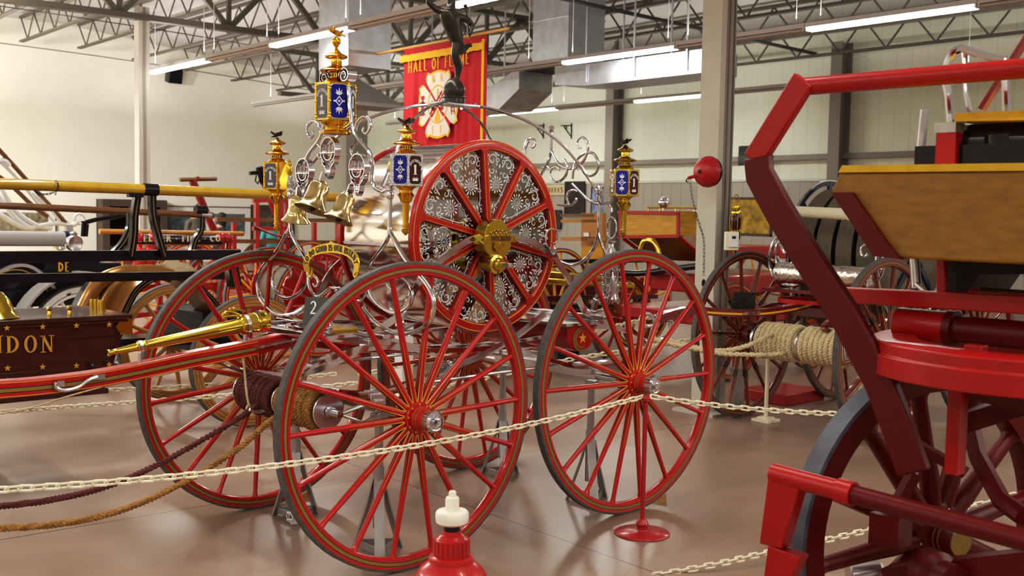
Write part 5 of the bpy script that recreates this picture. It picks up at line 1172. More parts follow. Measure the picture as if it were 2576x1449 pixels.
# ================================================================== BEHIND: second hose carriage at right
def onv(x,y,v): return hit(x,y,VA,VA.dot(C0)+v)
def onuw(x,y,u): return hit(x,y,UA,UA.dot(C0)+u)
def uvw(p): d=Vector(p)-C0; return d.dot(UA),d.dot(VA)
T2=1.25; O2=plan(1.935,8.97)-VA*T2; O2.z=0
C2=thing('hose_carriage','dark red hose carriage with a canvas hose drum and silver cylinder, behind the right column','hose carriage',O2,TH)
ang2=TH
def l2(p): d=Vector(p)-O2; return V(d.dot(UA),d.dot(VA),d.z)
def c2v(x,y,v): return l2(hit(x,y,VA,VA.dot(O2)+v))
def c2u(x,y,u): return l2(hit(x,y,UA,UA.dot(O2)+u))
WRED=mat('wine red paint',(.15,.010,.009),.22,coat=.5)
R2=.69; B2=[(.32,WRED),(.37,BLK),(.50,GOLD),(.55,BLK)]
a=wheel('wheel',C2,R2,14,5,0,TIRE,WRED,WRED,B2,sr=.019,hubr=.08,cap=None,blacks=((.42,.52),),pinlen=.95); a.location=(0,0,R2)
dup(a,C2,(0,T2,R2),(0,0,PI)); dup(a,C2,(1.52,0,R2),(0,R_(9),0)); dup(a,C2,(1.52,T2,R2),(0,R_(4),PI))
for u in (0,1.52):
    b=B(); b.cyl((u,.05,R2),(u,T2-.05,R2),.028,WRED,n=10); b.cyl((u,T2-.16,R2),(u,T2-.05,R2),.05,BLACKP,n=14); part('axle',b,C2)
b=B(); b.lathe([(.24,0),(.27,0),(.27,.03),(.24,.03)],(0,.62,1.0),ZZ,RED,n=32,closed=True); b.box((0,.62,.93),(.16,.8,.07),WRED); b.box((0,.62,1.08),(.1,.9,.03),WRED)
for v in (.25,1.0): b.bar((0,v,.74),(0,v,.95),.06,.05,WRED)
part('turntable',b,C2)
for v in (.28,.97):
    for u in (0,1.52):
        b=B()
        for sg in (-1,1): b.tube([V(u+.4*t,v,.86+sg*.1*(1-t*t)) for t in [-1+i/6 for i in range(13)]],1,WRED,flat=(.04,.03),hint=EV)
        part('elliptic_spring',b,C2)
b=B(); b.tube(smoothpath([V(0,.62,.98),V(.3,.62,.75),V(.75,.62,.7),V(1.2,.62,.8),V(1.52,.62,.95)],5),1,WRED,flat=(.06,.05),hint=EV); part('perch',b,C2)
b=B(); b.lathe([(.40,.22),(.52,.235),(.535,.30),(.53,.42),(.50,.436),(.50,.444),(.535,.46),(.535,.60),(.50,.616),(.50,.624),(.535,.64),(.535,.78),(.50,.796),(.50,.804),(.53,.82),(.53,.97),(.40,.985)],(.80,0,1.38),EV,LEATHER,n=64,mts=[LEATHER,LEATHER,LEATHER,BLK,BLK,BLK,LEATHER,BLK,BLK,BLK,LEATHER,BLK,BLK,BLK,LEATHER,LEATHER]); part('canvas_hose',b,C2)
NAVY=mat('navy lacquer',(.012,.016,.05),.15,coat=.5)
for v in (.205,1.0):
    b=B(); b.lathe([(.56,-.012),(.60,-.012),(.605,0),(.60,.012),(.56,.012)],(.80,v,1.38),EV,NAVY,n=64,closed=True); b.lathe([(.598,-.014),(.61,-.014),(.61,-.004),(.598,-.004)],(.80,v,1.38),EV,CHR,n=64,closed=True)
    for k in range(8): q=R_(45*k); b.bar((.8,v,1.38),(.8+.58*math.cos(q),v,1.38+.58*math.sin(q)),.04,.02,NAVY,hint=EV)
    part('drum_flange',b,C2)
b=B(); b.cyl((-.02,.12,1.22),(-.02,.92,1.22),.088,mat('engraved silver',(.80,.78,.74),.16,1,bump=.8,bump_scale=26),n=32,hint=ZZ)
b.lathe([(.03,-.035),(.07,-.02),(.092,0),(.092,.03),(.088,.035)],(-.02,.12,1.22),EV,CHR,n=32); b.lathe([(.03,.035),(.07,.02),(.092,0),(.092,-.03),(.088,-.035)],(-.02,.92,1.22),EV,CHR,n=32)
for v in (.25,.8): b.cyl((-.02,v,1.09),(-.02,v,1.15),.012,CHR2,n=8)
part('silver_cylinder',b,C2,label='engraved silver cylinder')
SC=[((1988,590),(1955,598),(1936,640),(1938,676),(1960,708),(1990,718),(2015,716)),((1972,676),(1955,664),(1950,640),(1956,615),(1972,606),(1984,616),(1984,632),(1974,636),(1970,628))]
for sd in (0,1):
    b=B()
    for k,pts in enumerate(SC):
        P=smoothpath([c2u(x,y,-.03) for x,y in pts],5)
        if sd: P=[V(p.x,1.04-p.y,p.z) for p in P]
        b.tube(P,.014 if k==0 else .010,CHR,n=8)
    part('nickel_scroll',b,C2)
b=B(); b.tube(smoothpath([c2v(x,y,.62) for x,y in ((2120,742),(2060,755),(1990,775),(1900,787),(1800,785),(1745,780),(1690,790),(1660,800))],5),1,WRED,flat=(.06,.055),hint=EV)
b.tube([p+V(0,-.032,0) for p in smoothpath([c2v(x,y,.62) for x,y in ((2060,757),(1990,777),(1900,789),(1800,787),(1745,782))],5)],1,YEL,flat=(.003,.014),hint=EV); part('tongue',b,C2)
b=B(); b.tube(smoothpath([c2v(x,y,.62) for x,y in ((1740,782),(1700,792),(1660,812),(1625,820),(1612,805),(1622,790),(1640,795),(1652,820),(1640,840),(1655,852),(1675,848),(1690,830),(1690,808),(1672,800))],6),.014,CHR); b.tube(smoothpath([c2v(x,y,.60) for x,y in ((1755,785),(1720,790),(1705,815),(1690,828),(1683,815))],5),.010,CHR); part('nickel_hook',b,C2)
b=B(); b.box(c2v(1890,788,.58),(.2,.02,.02),CHR); part('tow_hook',b,C2)
b=B(); c_=c2v(1866,765,.75); b.prism([(-.09,-.09),(.10,-.09),(.10,.09),(-.06,.09)],c_,(V(.7,-.7,0)),ZZ,.006,mat('black patterned card',(.012,.012,.012),.25,noise_amt=.6,noise_scale=30)); part('black_card',b,C2)
b=B(); U3=-.27; b.cyl((U3,.0,R2+.01),(U3,.92,R2+.01),.06,CHR2,n=16)
for v in (.92,.52,.10): b.lathe([(.02,-.012),(.115,-.010),(.118,0),(.115,.010),(.02,.012)],(U3,v,R2+.01),EV,CHR2,n=28)
for v in (.96,.06): b.bar((U3,v,R2),(0,v,R2+.03),.04,.03,WRED)
RL2=part('rope_reel',b,C2)
for v0,v1,lb in ((.53,.90,'cream rope wound on the far half'),(.12,.51,'cream rope wound on the near half')):
    b=B(); tn=8; n=tn*84
    strands(b,[V(U3+.125*math.cos(2*PI*tn*i/n),v0+.02+(v1-v0-.04)*i/n,R2+.01+.125*math.sin(2*PI*tn*i/n)) for i in range(n+1)],.023,ROPEC,3,.065,1)
    b.cyl((U3,v0,R2+.01),(U3,v1,R2+.01),.11,ROPEC,n=20); part('cream_rope',b,RL2,label=lb)
b=B(); strands(b,[c2v(x,y,.72) for x,y in ((1965,838),(1940,842),(1900,862),(1850,878),(1800,882),(1750,874),(1700,862),(1660,852))],.020,ROPEC,3,.07,8)
strands(b,[c2v(x,y,.60) for x,y in ((2110,846),(2080,852),(2040,868),(1990,884),(1940,892),(1880,892),(1820,890),(1760,880),(1700,868),(1650,856),(1640,848))],.020,ROPEC,3,.07,8); part('rope_tail',b,RL2)
b=B(); b.cyl(c2v(2000,532,.9),c2v(2140,540,.2),.045,mat('cream hose',(.62,.57,.42),.7),n=14); part('cream_hose',b,C2)
# red plinth, cream stanchions
p=PZ(1965,1012,0); b=B(); b.box((0,0,.05),(.62,.5,.10),RED2); tag(b.make('red_plinth',loc=(p.x+.15,p.y+.1,0),rotz=TH,bevel=.008),'low red platform on the floor under the dark red carriage wheel','platform')
p=PZ(1926,1060,0); stanchion(V(p.x,p.y,0),.63,.085,'cream stanchion on a square base near the dark red carriage',CREAM,'sq',.016)
p=PZ(2163,1010,0); stanchion(V(p.x,p.y,0),.63,.085,'cream stanchion half hidden behind the bent red bar',CREAM,'sq',.016)
# ------------------------------------------------------------------ things on the right column
bc=PD(1778,432,8.80); d=(V(0,0,0)-CY*.62-CX*.78).normalized(); t=thing('alarm_gong','round red alarm gong mounted on the right column','alarm bell',bc)
GR=mat('gong red',(.40,.012,.014),.35,noise_amt=.12,noise_scale=20)
b=B(); b.lathe([(.010,.085),(.05,.078),(.085,.062),(.112,.035),(.125,.0),(.127,-.02),(.120,-.022),(.02,-.022)],(0,0,0),d,GR,n=40); b.lathe([(.004,.105),(.014,.10),(.016,.09),(.014,.08)],(0,0,0),d,mat('brown nut',(.10,.03,.02),.5),n=12); part('gong_shell',b,t)
b=B(); b.lathe([(.118,-.022),(.118,-.055),(.02,-.055)],(0,0,0),d,BLACKP,n=32); b.cyl((0,0,0),tuple(-d*.12),.05,BLACKP,n=12); part('gong_back',b,t)
b=B(); q=CX*-1; b.tube([q*.10-ZZ*.04,q*.15-ZZ*.055],.014,GR); b.tube(smoothpath([q*.15-ZZ*.055,q*.165-ZZ*.075,q*.15-ZZ*.085],4),.005,BLACKP); part('pull_lever',b,t)
CH_=mat('grey metal chain',(.25,.25,.24),.45,.8)
b=B(); chain(b,[PD(1735,452,8.72),PD(1742,500,8.7),PD(1758,560,8.7),PD(1770,600,8.7),PD(1771,650,8.7),PD(1770,700,8.7)],CH_,pitch=.03,r=.003,lw=.008); PCH=tag(b.make('pull_chain'),'thin metal pull chain with an orange wooden handle hanging by the right column','pull chain')
b=B(); a=PD(1770,702,8.7); b.lathe([(.004,0),(.014,-.01),(.016,-.05),(.010,-.055)],a,ZZ,BLACKP,n=12); b.lathe([(.012,-.055),(.018,-.10),(.016,-.16),(.012,-.17)],a,ZZ,mat('orange wood handle',(.60,.24,.03),.4),n=12); part('pull_handle',b,PCH)
p=PD(1845,605,8.72); b=B(); b.box(p,(.085,.03,.11),WHITEP,rot=Matrix.Rotation(-YAW+.3,3,'Z')); b.box(p+V(0,.02,-.005),(.12,.03,.15),CREAM,rot=Matrix.Rotation(-YAW+.3,3,'Z')); TB_=tag(b.make('control_box',bevel=.006),'small white control box on the right column','control box')
b=B(); b.box(p-CY*.018+ZZ*.025,(.03,.005,.02),BLACKP,rot=Matrix.Rotation(-YAW,3,'Z')); part('control_display',b,TB_)
p=PD(1853,560,8.9); t=thing('signal_lantern','small brass lantern with a ruby globe, hanging right of the right column','lantern',p+V(.05,.05,0))
b=B(); b.lathe([(.03,.14),(.035,.13),(.028,.10),(.04,.09),(.042,.075),(.03,.07)],(0,0,0),ZZ,BRASS,n=16); b.tube(smoothpath([V(-.03,0,.10),V(-.035,0,.19),V(0,0,.23),V(.035,0,.19),V(.03,0,.10)],5),.004,BRASS); part('lantern_top',b,t)
b=B(); b.lathe([(.032,.07),(.042,.03),(.043,-.01),(.036,-.06)],(0,0,0),ZZ,RUBYG,n=16); part('ruby_globe',b,t)
b=B(); b.lathe([(.036,-.06),(.045,-.07),(.045,-.12),(.03,-.16),(.02,-.2),(.012,-.28)],(0,0,0),ZZ,BRASS,n=16)
for k in range(6): q=k*PI/3; b.tube([V(.042*math.cos(q),.042*math.sin(q),.08),V(.049*math.cos(q),.049*math.sin(q),.0),V(.042*math.cos(q),.042*math.sin(q),-.07)],.0025,BRASS,n=5)
part('lantern_base',b,t)
p=PD(1854,1000,9.15); b=B(); b.box((0,0,.17),(.10,.05,.34),STEEL); b.box((0,0,.36),(.12,.06,.05),STEEL); b.box((0,0,.01),(.16,.12,.02),STEEL); tag(b.make('steel_bracket',loc=(p.x,p.y,0),rotz=-.4),'grey steel bracket on the floor beside the right column','bracket')
# ------------------------------------------------------------------ vehicles far right and centre
BRED=mat('engine red',(.36,.014,.012),.25,coat=.4); WREDW=None
def plainwheel(parent,R,n,rimc,spc,loc,rot,tirec=TIRE,sr=.018,rimh=.06,w=.05,band=None,pin=None):
    o=wheel('wheel',parent,R,n,random.uniform(0,20),0,tirec,rimc,spc,band,sr=sr,hubr=.07,cap=None,pin=pin,dots=0,rimh=rimh,w=w); o.location=loc; o.rotation_euler=rot; return o
def hose_cart(p,rot,label,R=.62,red=BRED,spoke=BRED,drum=LEATHER,band=None,pin=YEL):
    t=thing('hose_cart',label,'hose cart',(p.x,p.y,0),rot)
    o=plainwheel(t,R,14,red,spoke,(0,-.55,R),(0,0,0),band=band or [(.35,red),(.40,BLK),(.56,YEL),(.61,BLK)],pin=pin)
    dup(o,t,(0,.55,R),(0,.2,PI))
    b=B(); b.cyl((0,-.5,R),(0,.5,R),.03,red,n=10); b.lathe([(.1,-.36),(.36,-.36),(.36,-.33),(.1,-.33)],(0,0,R+.12),EV,red,n=32); b.lathe([(.1,.36),(.36,.36),(.36,.33),(.1,.33)],(0,0,R+.12),EV,red,n=32); part('reel_frame',b,t)
    b=B(); b.lathe([(.1,-.33),(.28,-.33),(.29,-.2),(.28,-.07),(.29,.06),(.28,.2),(.28,.33),(.1,.33)],(0,0,R+.12),EV,drum,n=32); part('hose_drum',b,t)
    b=B(); b.bar((0,-.4,R-.02),(-1.5,-.05,R-.05),.05,.05,red); b.bar((0,.4,R-.02),(-1.5,.05,R-.05),.05,.05,red); b.bar((-1.45,0,R-.05),(-2.2,0,R-.1),.05,.05,red); b.bar((0,-.45,R),(.5,-.45,R+.15),.04,.04,red); b.bar((0,.45,R),(.5,.45,R+.15),.04,.04,red); part('shaft_frame',b,t)
    return t
def at(px,y,d): return PD(px,y,d)
# box wagon with yellow varnished panels
bx=PD(1690,760,11.5); ub,vb=uvw(bx); 
t=thing('box_wagon','yellow varnished box wagon with red frame, left of the right column','wagon',(bx.x,bx.y,0),TH); inv=lambda p:V((Vector(p)-t.location).dot(UA),(Vector(p)-t.location).dot(VA),p[2])
W_=lambda x,y,du=0:inv(hit(x,y,UA,UA.dot(bx)+du))
b=B(); pl=[W_(x,y) for x,y in ((1556,530),(1711,531),(1711,592),(1570,592))]; n=4
b.add(pl+[p+V(.9,0,0) for p in pl],[(0,1,2,3),(7,6,5,4),(0,1,5,4),(1,2,6,5),(2,3,7,6),(3,0,4,7)],WOODY); part('wagon_side',b,t)
b=B(); pl=[W_(1570,594),W_(1711,592),W_(1738,660),W_(1600,655)]
pl[2]+=V(.35,0,0); pl[3]+=V(.35,0,0)
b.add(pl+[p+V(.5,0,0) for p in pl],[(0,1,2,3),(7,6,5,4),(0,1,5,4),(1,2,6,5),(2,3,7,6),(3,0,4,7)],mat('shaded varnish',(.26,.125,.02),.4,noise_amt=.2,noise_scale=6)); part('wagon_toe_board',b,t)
b=B()
for a,c in (((1556,534),(1711,536)),((1708,536),(1708,594)),((1556,596),(1711,594)),((1562,534),(1562,596)),((1711,596),(1738,662)),((1570,600),(1600,662))):
    A=W_(*a)-V(.012,0,0); Cc=W_(*c)-V(.012,0,0)
    if c[1]>650: Cc+=V(.33,0,0)
    b.bar(A,Cc,.035,.02,RED2,hint=EU)
part('red_trim',b,t)
b=B(); P=smoothpath([W_(x,y)-V(.06,0,0) for x,y in ((1622,628),(1630,608),(1648,606),(1662,618),(1668,636),(1672,650))],5); b.tube(P,.035,BRASS,n=12); part('brass_horn',b,t)
b=B(); b.box((.5,-.1,.62),(1.4,1.3,.14),BRED); b.box((.9,-.1,.95),(1.6,1.0,.2),BRED); b.box((1.2,.2,1.28),(1.0,.8,.12),BRED); part('wagon_body',b,t,bevel=.02)
b=B(); a=W_(1630,522); c=W_(1770,522); b.tube([a,c],.014,BRASS,n=8)
for x in (1632,1660,1700,1760): b.tube([W_(x,522),W_(x,532)],.01,BRASS,n=6)
b.tube([W_(1700,536)+V(.3,0,0),W_(1790,536)+V(.3,0,0)],.03,BRASS,n=10); part('brass_rail',b,t)
b=B(); b.ball(W_(1670,510),.06,CHR,20,m=12); b.cyl(W_(1670,522),W_(1670,530),.02,CHR,n=10); part('chrome_dome',b,t)
for u,v in ((0.05,-.75),(.05,.75),(1.5,-.75)):
    plainwheel(t,.50,12,BRED,BRED,(u,v,.50),(0,0,0 if v<0 else PI),band=[(.35,BRED),(.4,BLK),(.55,YEL),(.6,BLK)],pin=YEL)
b=B(); b.tube(smoothpath([W_(1480,676),W_(1600,688),W_(1700,676),W_(1770,668)],4),.035,BLACKP,n=10); part('suction_hose',b,t)
# hose wagon with brass poles seen behind the reel and right rear wheel
p=PD(1470,700,12.8); t=thing('hose_wagon','dark red wagon with long brass rails behind the rear lamp bracket','wagon',(p.x,p.y,0),TH); W2=lambda x,y,du=0:V((hit(x,y,VA,VA.dot(p)+du)-t.location).dot(UA),(hit(x,y,VA,VA.dot(p)+du)-t.location).dot(VA),hit(x,y,VA,VA.dot(p)+du).z)
b=B(); b.cyl(W2(1330,685),W2(1560,703),.045,BRASS,n=12); b.cyl(W2(1320,702),W2(1600,722),.045,BRASS,n=12); part('brass_rail',b,t)
b=B(); b.bar(W2(1300,660),W2(1620,655),.06,.05,BLACKP); b.bar(W2(1300,750),W2(1640,745),.2,.05,MAROON); b.bar(W2(1340,770),W2(1560,770),.3,.05,BLACKP); part('side_rails',b,t)
b=B(); b.box((.3,.7,.75),(2.6,1.0,.25),BRED); part('wagon_bed',b,t,bevel=.02)
for u,v,R in ((-.5,0,.55),(1.0,0,.6),(-.5,1.4,.55),(1.0,1.4,.6)): plainwheel(t,R,12,WRED,YEL,(u,v,R),(0,0,0 if v<.5 else PI),band=[(.35,WRED),(.4,BLK),(.7,YEL),(.75,BLK)])
# timber stands, bin and pictures on the right wall
p=PD(1478,560,17.5); t=thing('timber_rack','varnished timber rack with a chair silhouette standing by the ribbed wall','rack',(p.x,p.y,0),TH)
b=B(); W3=lambda x,y:V((hit(x,y,UA,UA.dot(p))-t.location).dot(UA),(hit(x,y,UA,UA.dot(p))-t.location).dot(VA),hit(x,y,UA,UA.dot(p)).z)
for x0,y0,x1_,y1_,mm in ((1462,536,1516,620,WOODO),(1410,538,1495,546,WOODB),(1410,552,1500,560,WOODO),(1410,596,1520,606,WOODO),(1462,606,1516,680,WOODY)):
    pl=[W3(x0,y0),W3(x1_,y0),W3(x1_,y1_),W3(x0,y1_)]; b.add(pl+[q+V(.08,0,0) for q in pl],[(0,1,2,3),(7,6,5,4),(0,1,5,4),(1,2,6,5),(2,3,7,6),(3,0,4,7)],mm)
part('rack_frame',b,t,smooth=0)
b=B(); q=W3(1477,590)-V(.02,0,0); b.box(q,(.01,.11,.06),WHITEP); part('white_card',b,t)
p=PD(1432,650,12.0); b=B(); b.lathe([(.13,0),(.17,.55),(.185,.56),(.185,.60),(.14,.60)],(0,0,0),ZZ,BLACKP,n=24); b.tube(smoothpath([V(-.1,0,.62),V(-.02,0,.8),V(.0,0,.98),V(-.04,0,1.02)],4),.012,BLACKP); tag(b.make('waste_bin',loc=(p.x,p.y,max(0,p.z-.3)*0+.0)),'tall black bin standing right of the reel','bin')
FRB=mat('dark frame wood',(.05,.03,.02),.4); MATW=mat('white picture mount',(.68,.66,.62),.7)
def picture(c,nrm,w,h,cols,label,group=None,mount=True,name='framed_picture',inset=None):
    x=ZZ.cross(nrm).normalized(); t=thing(name,label,'picture',c,0,group); b=B(); f=.03
    b.prism([(-w/2,-h/2),(w/2,-h/2),(w/2,h/2),(-w/2,h/2)],nrm*0,x,ZZ,.02,FRB)
    for a in ((-w/2,-h/2,w/2,-h/2+f),(-w/2,h/2-f,w/2,h/2),(-w/2,-h/2,-w/2+f,h/2),(w/2-f,-h/2,w/2,h/2)): b.prism([(a[0],a[1]),(a[2],a[1]),(a[2],a[3]),(a[0],a[3])],nrm*.02,x,ZZ,.02,FRB)
    part('frame',b,t,smooth=0)
    if mount: b=B(); b.prism([(-w/2+f,-h/2+f),(w/2-f,-h/2+f),(w/2-f,h/2-f),(-w/2+f,h/2-f)],nrm*.02,x,ZZ,.006,MATW); part('mount',b,t,smooth=0)
    b=B(); k=.22 if mount else f+.01; k=min(k,w*.16); pm=mat('print '+label[:24],cols,.6,noise_amt=.55,noise_scale=9); b.prism([(-w/2+k,-h/2+k),(w/2-k,-h/2+k),(w/2-k,h/2-k),(-w/2+k,h/2-k)],nrm*.027,x,ZZ,.004,pm); part('print',b,t,smooth=0)
    return t
NR=V(-1,0,0); NB=V(0,-1,0)
picture(PX(1447,500,X1-.05),NR,.75,.9,(.03,.025,.02),'dark picture on the ribbed wall behind the scroll crest',mount=False)
picture(PX(1397,552,X1-.05),NR,.5,.5,(.06,.05,.04),'small dark picture low on the ribbed wall, right of the reel',mount=False)
picture(PX(1506,505,X1-.05),NR,.5,.7,(.20,.25,.40),'small blue picture on the ribbed wall near the rear lamp',mount=False)
b=B(); p=PX(1398,478,X1-.04); b.box((0,0,0),(.03,1.35,.27),mat('cream board',(.62,.55,.36),.6)); sg=tag(b.make('wall_sign',loc=p),'cream sign reading MARKS on the ribbed wall beside the reel','sign')
b=B(); lettering(b,'MARKS',V(-.02,0,-.07),V(0,-1,0),ZZ,.14,mat('brown letter',(.25,.16,.06)),t=.004,aspect=1,space=.16,serif=False,th=.16) if False else lettering(b,'MARKS',V(-.017,0,-.07),V(0,-1,0),ZZ,.14,mat('brown letter',(.25,.16,.06)),t=.004,aspect=1,space=.16,serif=False,th=.16); part('sign_lettering',b,sg,smooth=0)
picture(PD(1880,545,17.5),NR,1.0,.62,(.30,.19,.02),'gold framed panel right of the signal lantern',mount=False)
# red engine parts glimpsed right of the right column
p=PD(2090,700,15.5); t=thing('steam_pumper','dark red engine behind the dark red hose carriage','engine',(p.x,p.y,0),TH)
b=B(); b.box((.2,0,.85),(2.2,.9,.28),WRED); b.box((0,.0,1.15),(1.6,.7,.12),BRED); part('engine_body',b,t,bevel=.02)
b=B()
for u in (-.8,.2,1.0): b.cyl((u,-.4,1.0),(u,-.4,1.72),.025,WRED,n=8)
b.bar((-.9,-.4,1.70),(1.1,-.4,1.70),.06,.05,WOODB); b.bar((-.9,-.4,1.45),(1.1,-.4,1.45),.06,.05,WOODB); b.bar((-.9,-.4,1.12),(1.1,-.4,1.12),.08,.05,BLACKP); part('hand_rails',b,t)
for u,v in ((-.9,-.6),(1.0,-.6),(-.9,.6),(1.0,.6)): plainwheel(t,.62,12,WRED,YEL,(u,v,.62),(0,0,0 if v<0 else PI),band=[(.35,WRED),(.4,BLK),(.6,YEL),(.65,BLK)])
# small hose carts glimpsed between the wheels of the near carriage
hose_cart(PD(1120,800,11.2),TH+.1,'red hose cart with yellow lined wheels seen under the reel')
hose_cart(PD(1290,760,17.5),TH-.1,'red hose cart seen just right of the reel, low down',R=.6)
hose_cart(PD(1110,790,15.2),TH+.05,'red hose cart seen left of the near front wheel spokes',R=.55)
hose_cart(PD(740,740,12.5),TH,'red hose cart seen through the far front wheel',R=.60,spoke=BRED)
p=PD(1016,905,9.6); b=B(); b.box((0,0,.42),(.12,.12,.84),WHITEP); b.box((0,0,.86),(.15,.15,.05),mat('grey green cap',(.3,.34,.28),.6)); b.box((0,0,.02),(.3,.3,.04),WHITEP); tag(b.make('white_post',loc=(p.x,p.y,0),rotz=TH,bevel=.006),'short white square post seen below the reel','post')
# ================================================================== LEFT: hand pumper with yellow brake poles
def local_to(t,ang):
    c,s=math.cos(ang),math.sin(ang); 
    def f(p): d=Vector(p)-t.location; return V(d.x*c+d.y*s,-d.x*s+d.y*c,d.z)
    return f
O3=C0+UA*1.07+VA*3.41
HP=thing('hand_pumper','black hand pumper with long yellow brake poles, gilt arched fender and orange wheels','pumper',O3,TH); L3=local_to(HP,TH)
P3=lambda x,y,v=3.41:L3(onv(x,y,v))
ORW=[(.30,WOODO),(.34,BLK),(.62,WOODO),(.66,BLK)]
a=plainwheel(HP,.50,12,WOODO,WOODO,(0,0,.50),(0,0,0),sr=.022,rimh=.085,w=.06,band=ORW)
dup(a,HP,(.05,1.42,.50),(0,.2,PI)); dup(a,HP,(-2.3,0,.50),(0,.3,0)); dup(a,HP,(-2.3,1.42,.5),(0,.1,PI))
b=B(); b.cyl((0,.04,.5),(0,1.38,.5),.035,BLACKP,n=10); part('axle',b,HP); b=B(); b.cyl((-2.3,.04,.5),(-2.3,1.38,.5),.035,BLACKP,n=10); part('axle',b,HP)
q0,q1=P3(-250,452,3.32),P3(862,497,3.32); b=B(); b.cyl(q0,q1,.036,POLEY,n=16); part('brake_pole',b,HP,label='near yellow brake pole')
b=B(); b.cyl(P3(-250,505,4.9),P3(535,542,4.9),.028,WOODB,n=14); b.cyl(P3(505,539,4.9),P3(530,541,4.9),.031,CHR2,n=12); part('brake_pole',b,HP,label='far brown brake pole')
for x,v,r in ((378,3.32,.043),(505,4.9,.042)):
    b=B(); c=P3(x,465+ (x-378)*.4+12 if v<4 else 529,v); e=(q1-q0).normalized(); b.cyl(c-e*.05,c+e*.05,r,BLACKP,n=16); part('pole_clamp',b,HP)
b=B(); c=P3(340,489,3.32); b.box(c-ZZ*.005,(.10,.05,.03),BLACKP); part('arm_head',b,HP)
for pts,v in ((((345,492),(338,540),(336,590),(328,645)),3.36),(((382,485),(384,540),(396,590),(412,645)),3.34),(((327,536),(326,570),(312,605),(290,632),(268,648)),4.4),(((506,540),(504,580),(490,605),(480,640)),4.9)):
    b=B(); b.tube(smoothpath([P3(x,y,v) for x,y in pts],5),1,BLACKP,flat=(.05,.045),hint=EV)
    b.tube([p+V(-.0,-.027,0) for p in smoothpath([P3(x,y,v) for x,y in pts],5)],.0035,GOLD,n=4)
    part('brake_arm',b,HP)
b=B(); b.bar(P3(-250,648),P3(600,640),.075,.07,BLACKP,hint=ZZ); part('side_rail',b,HP,label='upper black rail'); b=B(); b.bar(P3(-250,705),P3(560,692),.06,.06,BLACKP,hint=ZZ); part('side_rail',b,HP,label='lower black rail')
b=B(); b.bar(P3(-250,655,4.85),P3(600,640,4.85),.08,.07,BLACKP); part('side_rail',b,HP)
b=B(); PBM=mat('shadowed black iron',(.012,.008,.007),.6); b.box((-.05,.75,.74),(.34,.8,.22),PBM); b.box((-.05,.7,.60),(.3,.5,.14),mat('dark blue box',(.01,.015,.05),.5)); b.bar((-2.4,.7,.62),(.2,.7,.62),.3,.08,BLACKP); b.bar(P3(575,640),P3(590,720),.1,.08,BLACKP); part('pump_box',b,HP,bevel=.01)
GILT=mat('copper bronze paint',(.36,.18,.055),.25,.6)
def fender(pts,v0,v1,th,mt,name,label=None,tr=None):
    P=smoothpath([P3(x,y,v0) for x,y in pts],6); b=B(); b.tube([p+V(0,(v1-v0)/2,0) for p in P],1,mt,flat=(v1-v0,th),hint=EV)
    o=part(name,b,HP,label=label,smooth=50)
    if tr:
        b=B(); b.tube([p+V(0,-.004,0) for p in P],1,BLACKP,flat=(.006,.05),hint=EV)
        for dz in (-.014,.014): b.tube([p+V(0,-.009,dz) for p in P],.0028,GOLD,n=4)
        part('fender_edge',b,o)
AF=((312,790),(326,760),(346,728),(378,704),(414,695),(455,700),(495,720),(530,752),(560,790))
fender(AF,3.62,4.05,.02,GILT,'arched_fender','gilt arched fender with a black edge',True)
for pts in (((255,775),(276,735),(305,704),(345,686),(390,684),(430,694)),((212,775),(232,735),(260,704),(300,688),(340,684))):
    b=B(); b.tube(smoothpath([P3(x,y,3.95) for x,y in pts],6),.055,GILT,n=14); part('suction_pipe',b,HP)
b=B(); P=smoothpath([P3(x,y,4.2) for x,y in ((200,775),(222,735),(250,704),(290,686),(330,680))],6); b.tube(P,1,BLACKP,flat=(.3,.02),hint=EV); part('arched_fender',b,HP)
b=B(); chain(b,[P3(86,478,3.28),P3(95,486,3.28),P3(112,489,3.28),P3(130,486,3.28),P3(140,480,3.28)],BLK,pitch=.022,r=.0022,lw=.006); chain(b,[P3(140,455,3.27),P3(146,463,3.26),P3(146,475,3.26),P3(140,482,3.27),P3(139,492,3.27)],BLK,pitch=.02,r=.0022,lw=.006); part('locking_chain',b,HP)
# ------------------------------------------------------------------ mahogany pump box with gilt lettering
vL=2.25; O4=onv(330,860,vL); O4.z=0; MP=thing('mahogany_pump','mahogany pump box with gilt stars and lettering at the left edge','pump',O4,TH); L4=local_to(MP,TH); P4=lambda x,y,v=vL:L4(onv(x,y,v))
ZT=P4(330,790).z; ZBt=P4(285,924).z; ZB2=P4(285,955).z; 
def boxpoly(x0,x1t,x1b,zt,zb,y0,y1,mt,b):
    vs=[V(x0,y0,zb),V(x1b,y0,zb),V(x1t,y0,zt),V(x0,y0,zt),V(x0,y1,zb),V(x1b,y1,zb),V(x1t,y1,zt),V(x0,y1,zt)]
    b.add(vs,[(0,1,2,3),(7,6,5,4),(0,1,5,4),(1,2,6,5),(2,3,7,6),(3,0,4,7)],mt)
XE=P4(322,800).x; XB_=P4(283,924).x
b=B(); boxpoly(-2.6,XE,XB_,ZT-.02,ZBt,0,.62,MAHOG,b); part('pump_box',b,MP,bevel=.004)
b=B(); boxpoly(-2.62,XE+.02,XE+.02,ZT,ZT-.028,-.018,.64,mat('dark mahogany moulding',(.05,.012,.009),.25,coat=.4),b); boxpoly(-2.62,XE+.0,XE-.002,ZT-.03,ZT-.045,-.012,.63,MAHOG,b); part('top_moulding',b,MP,bevel=.004)
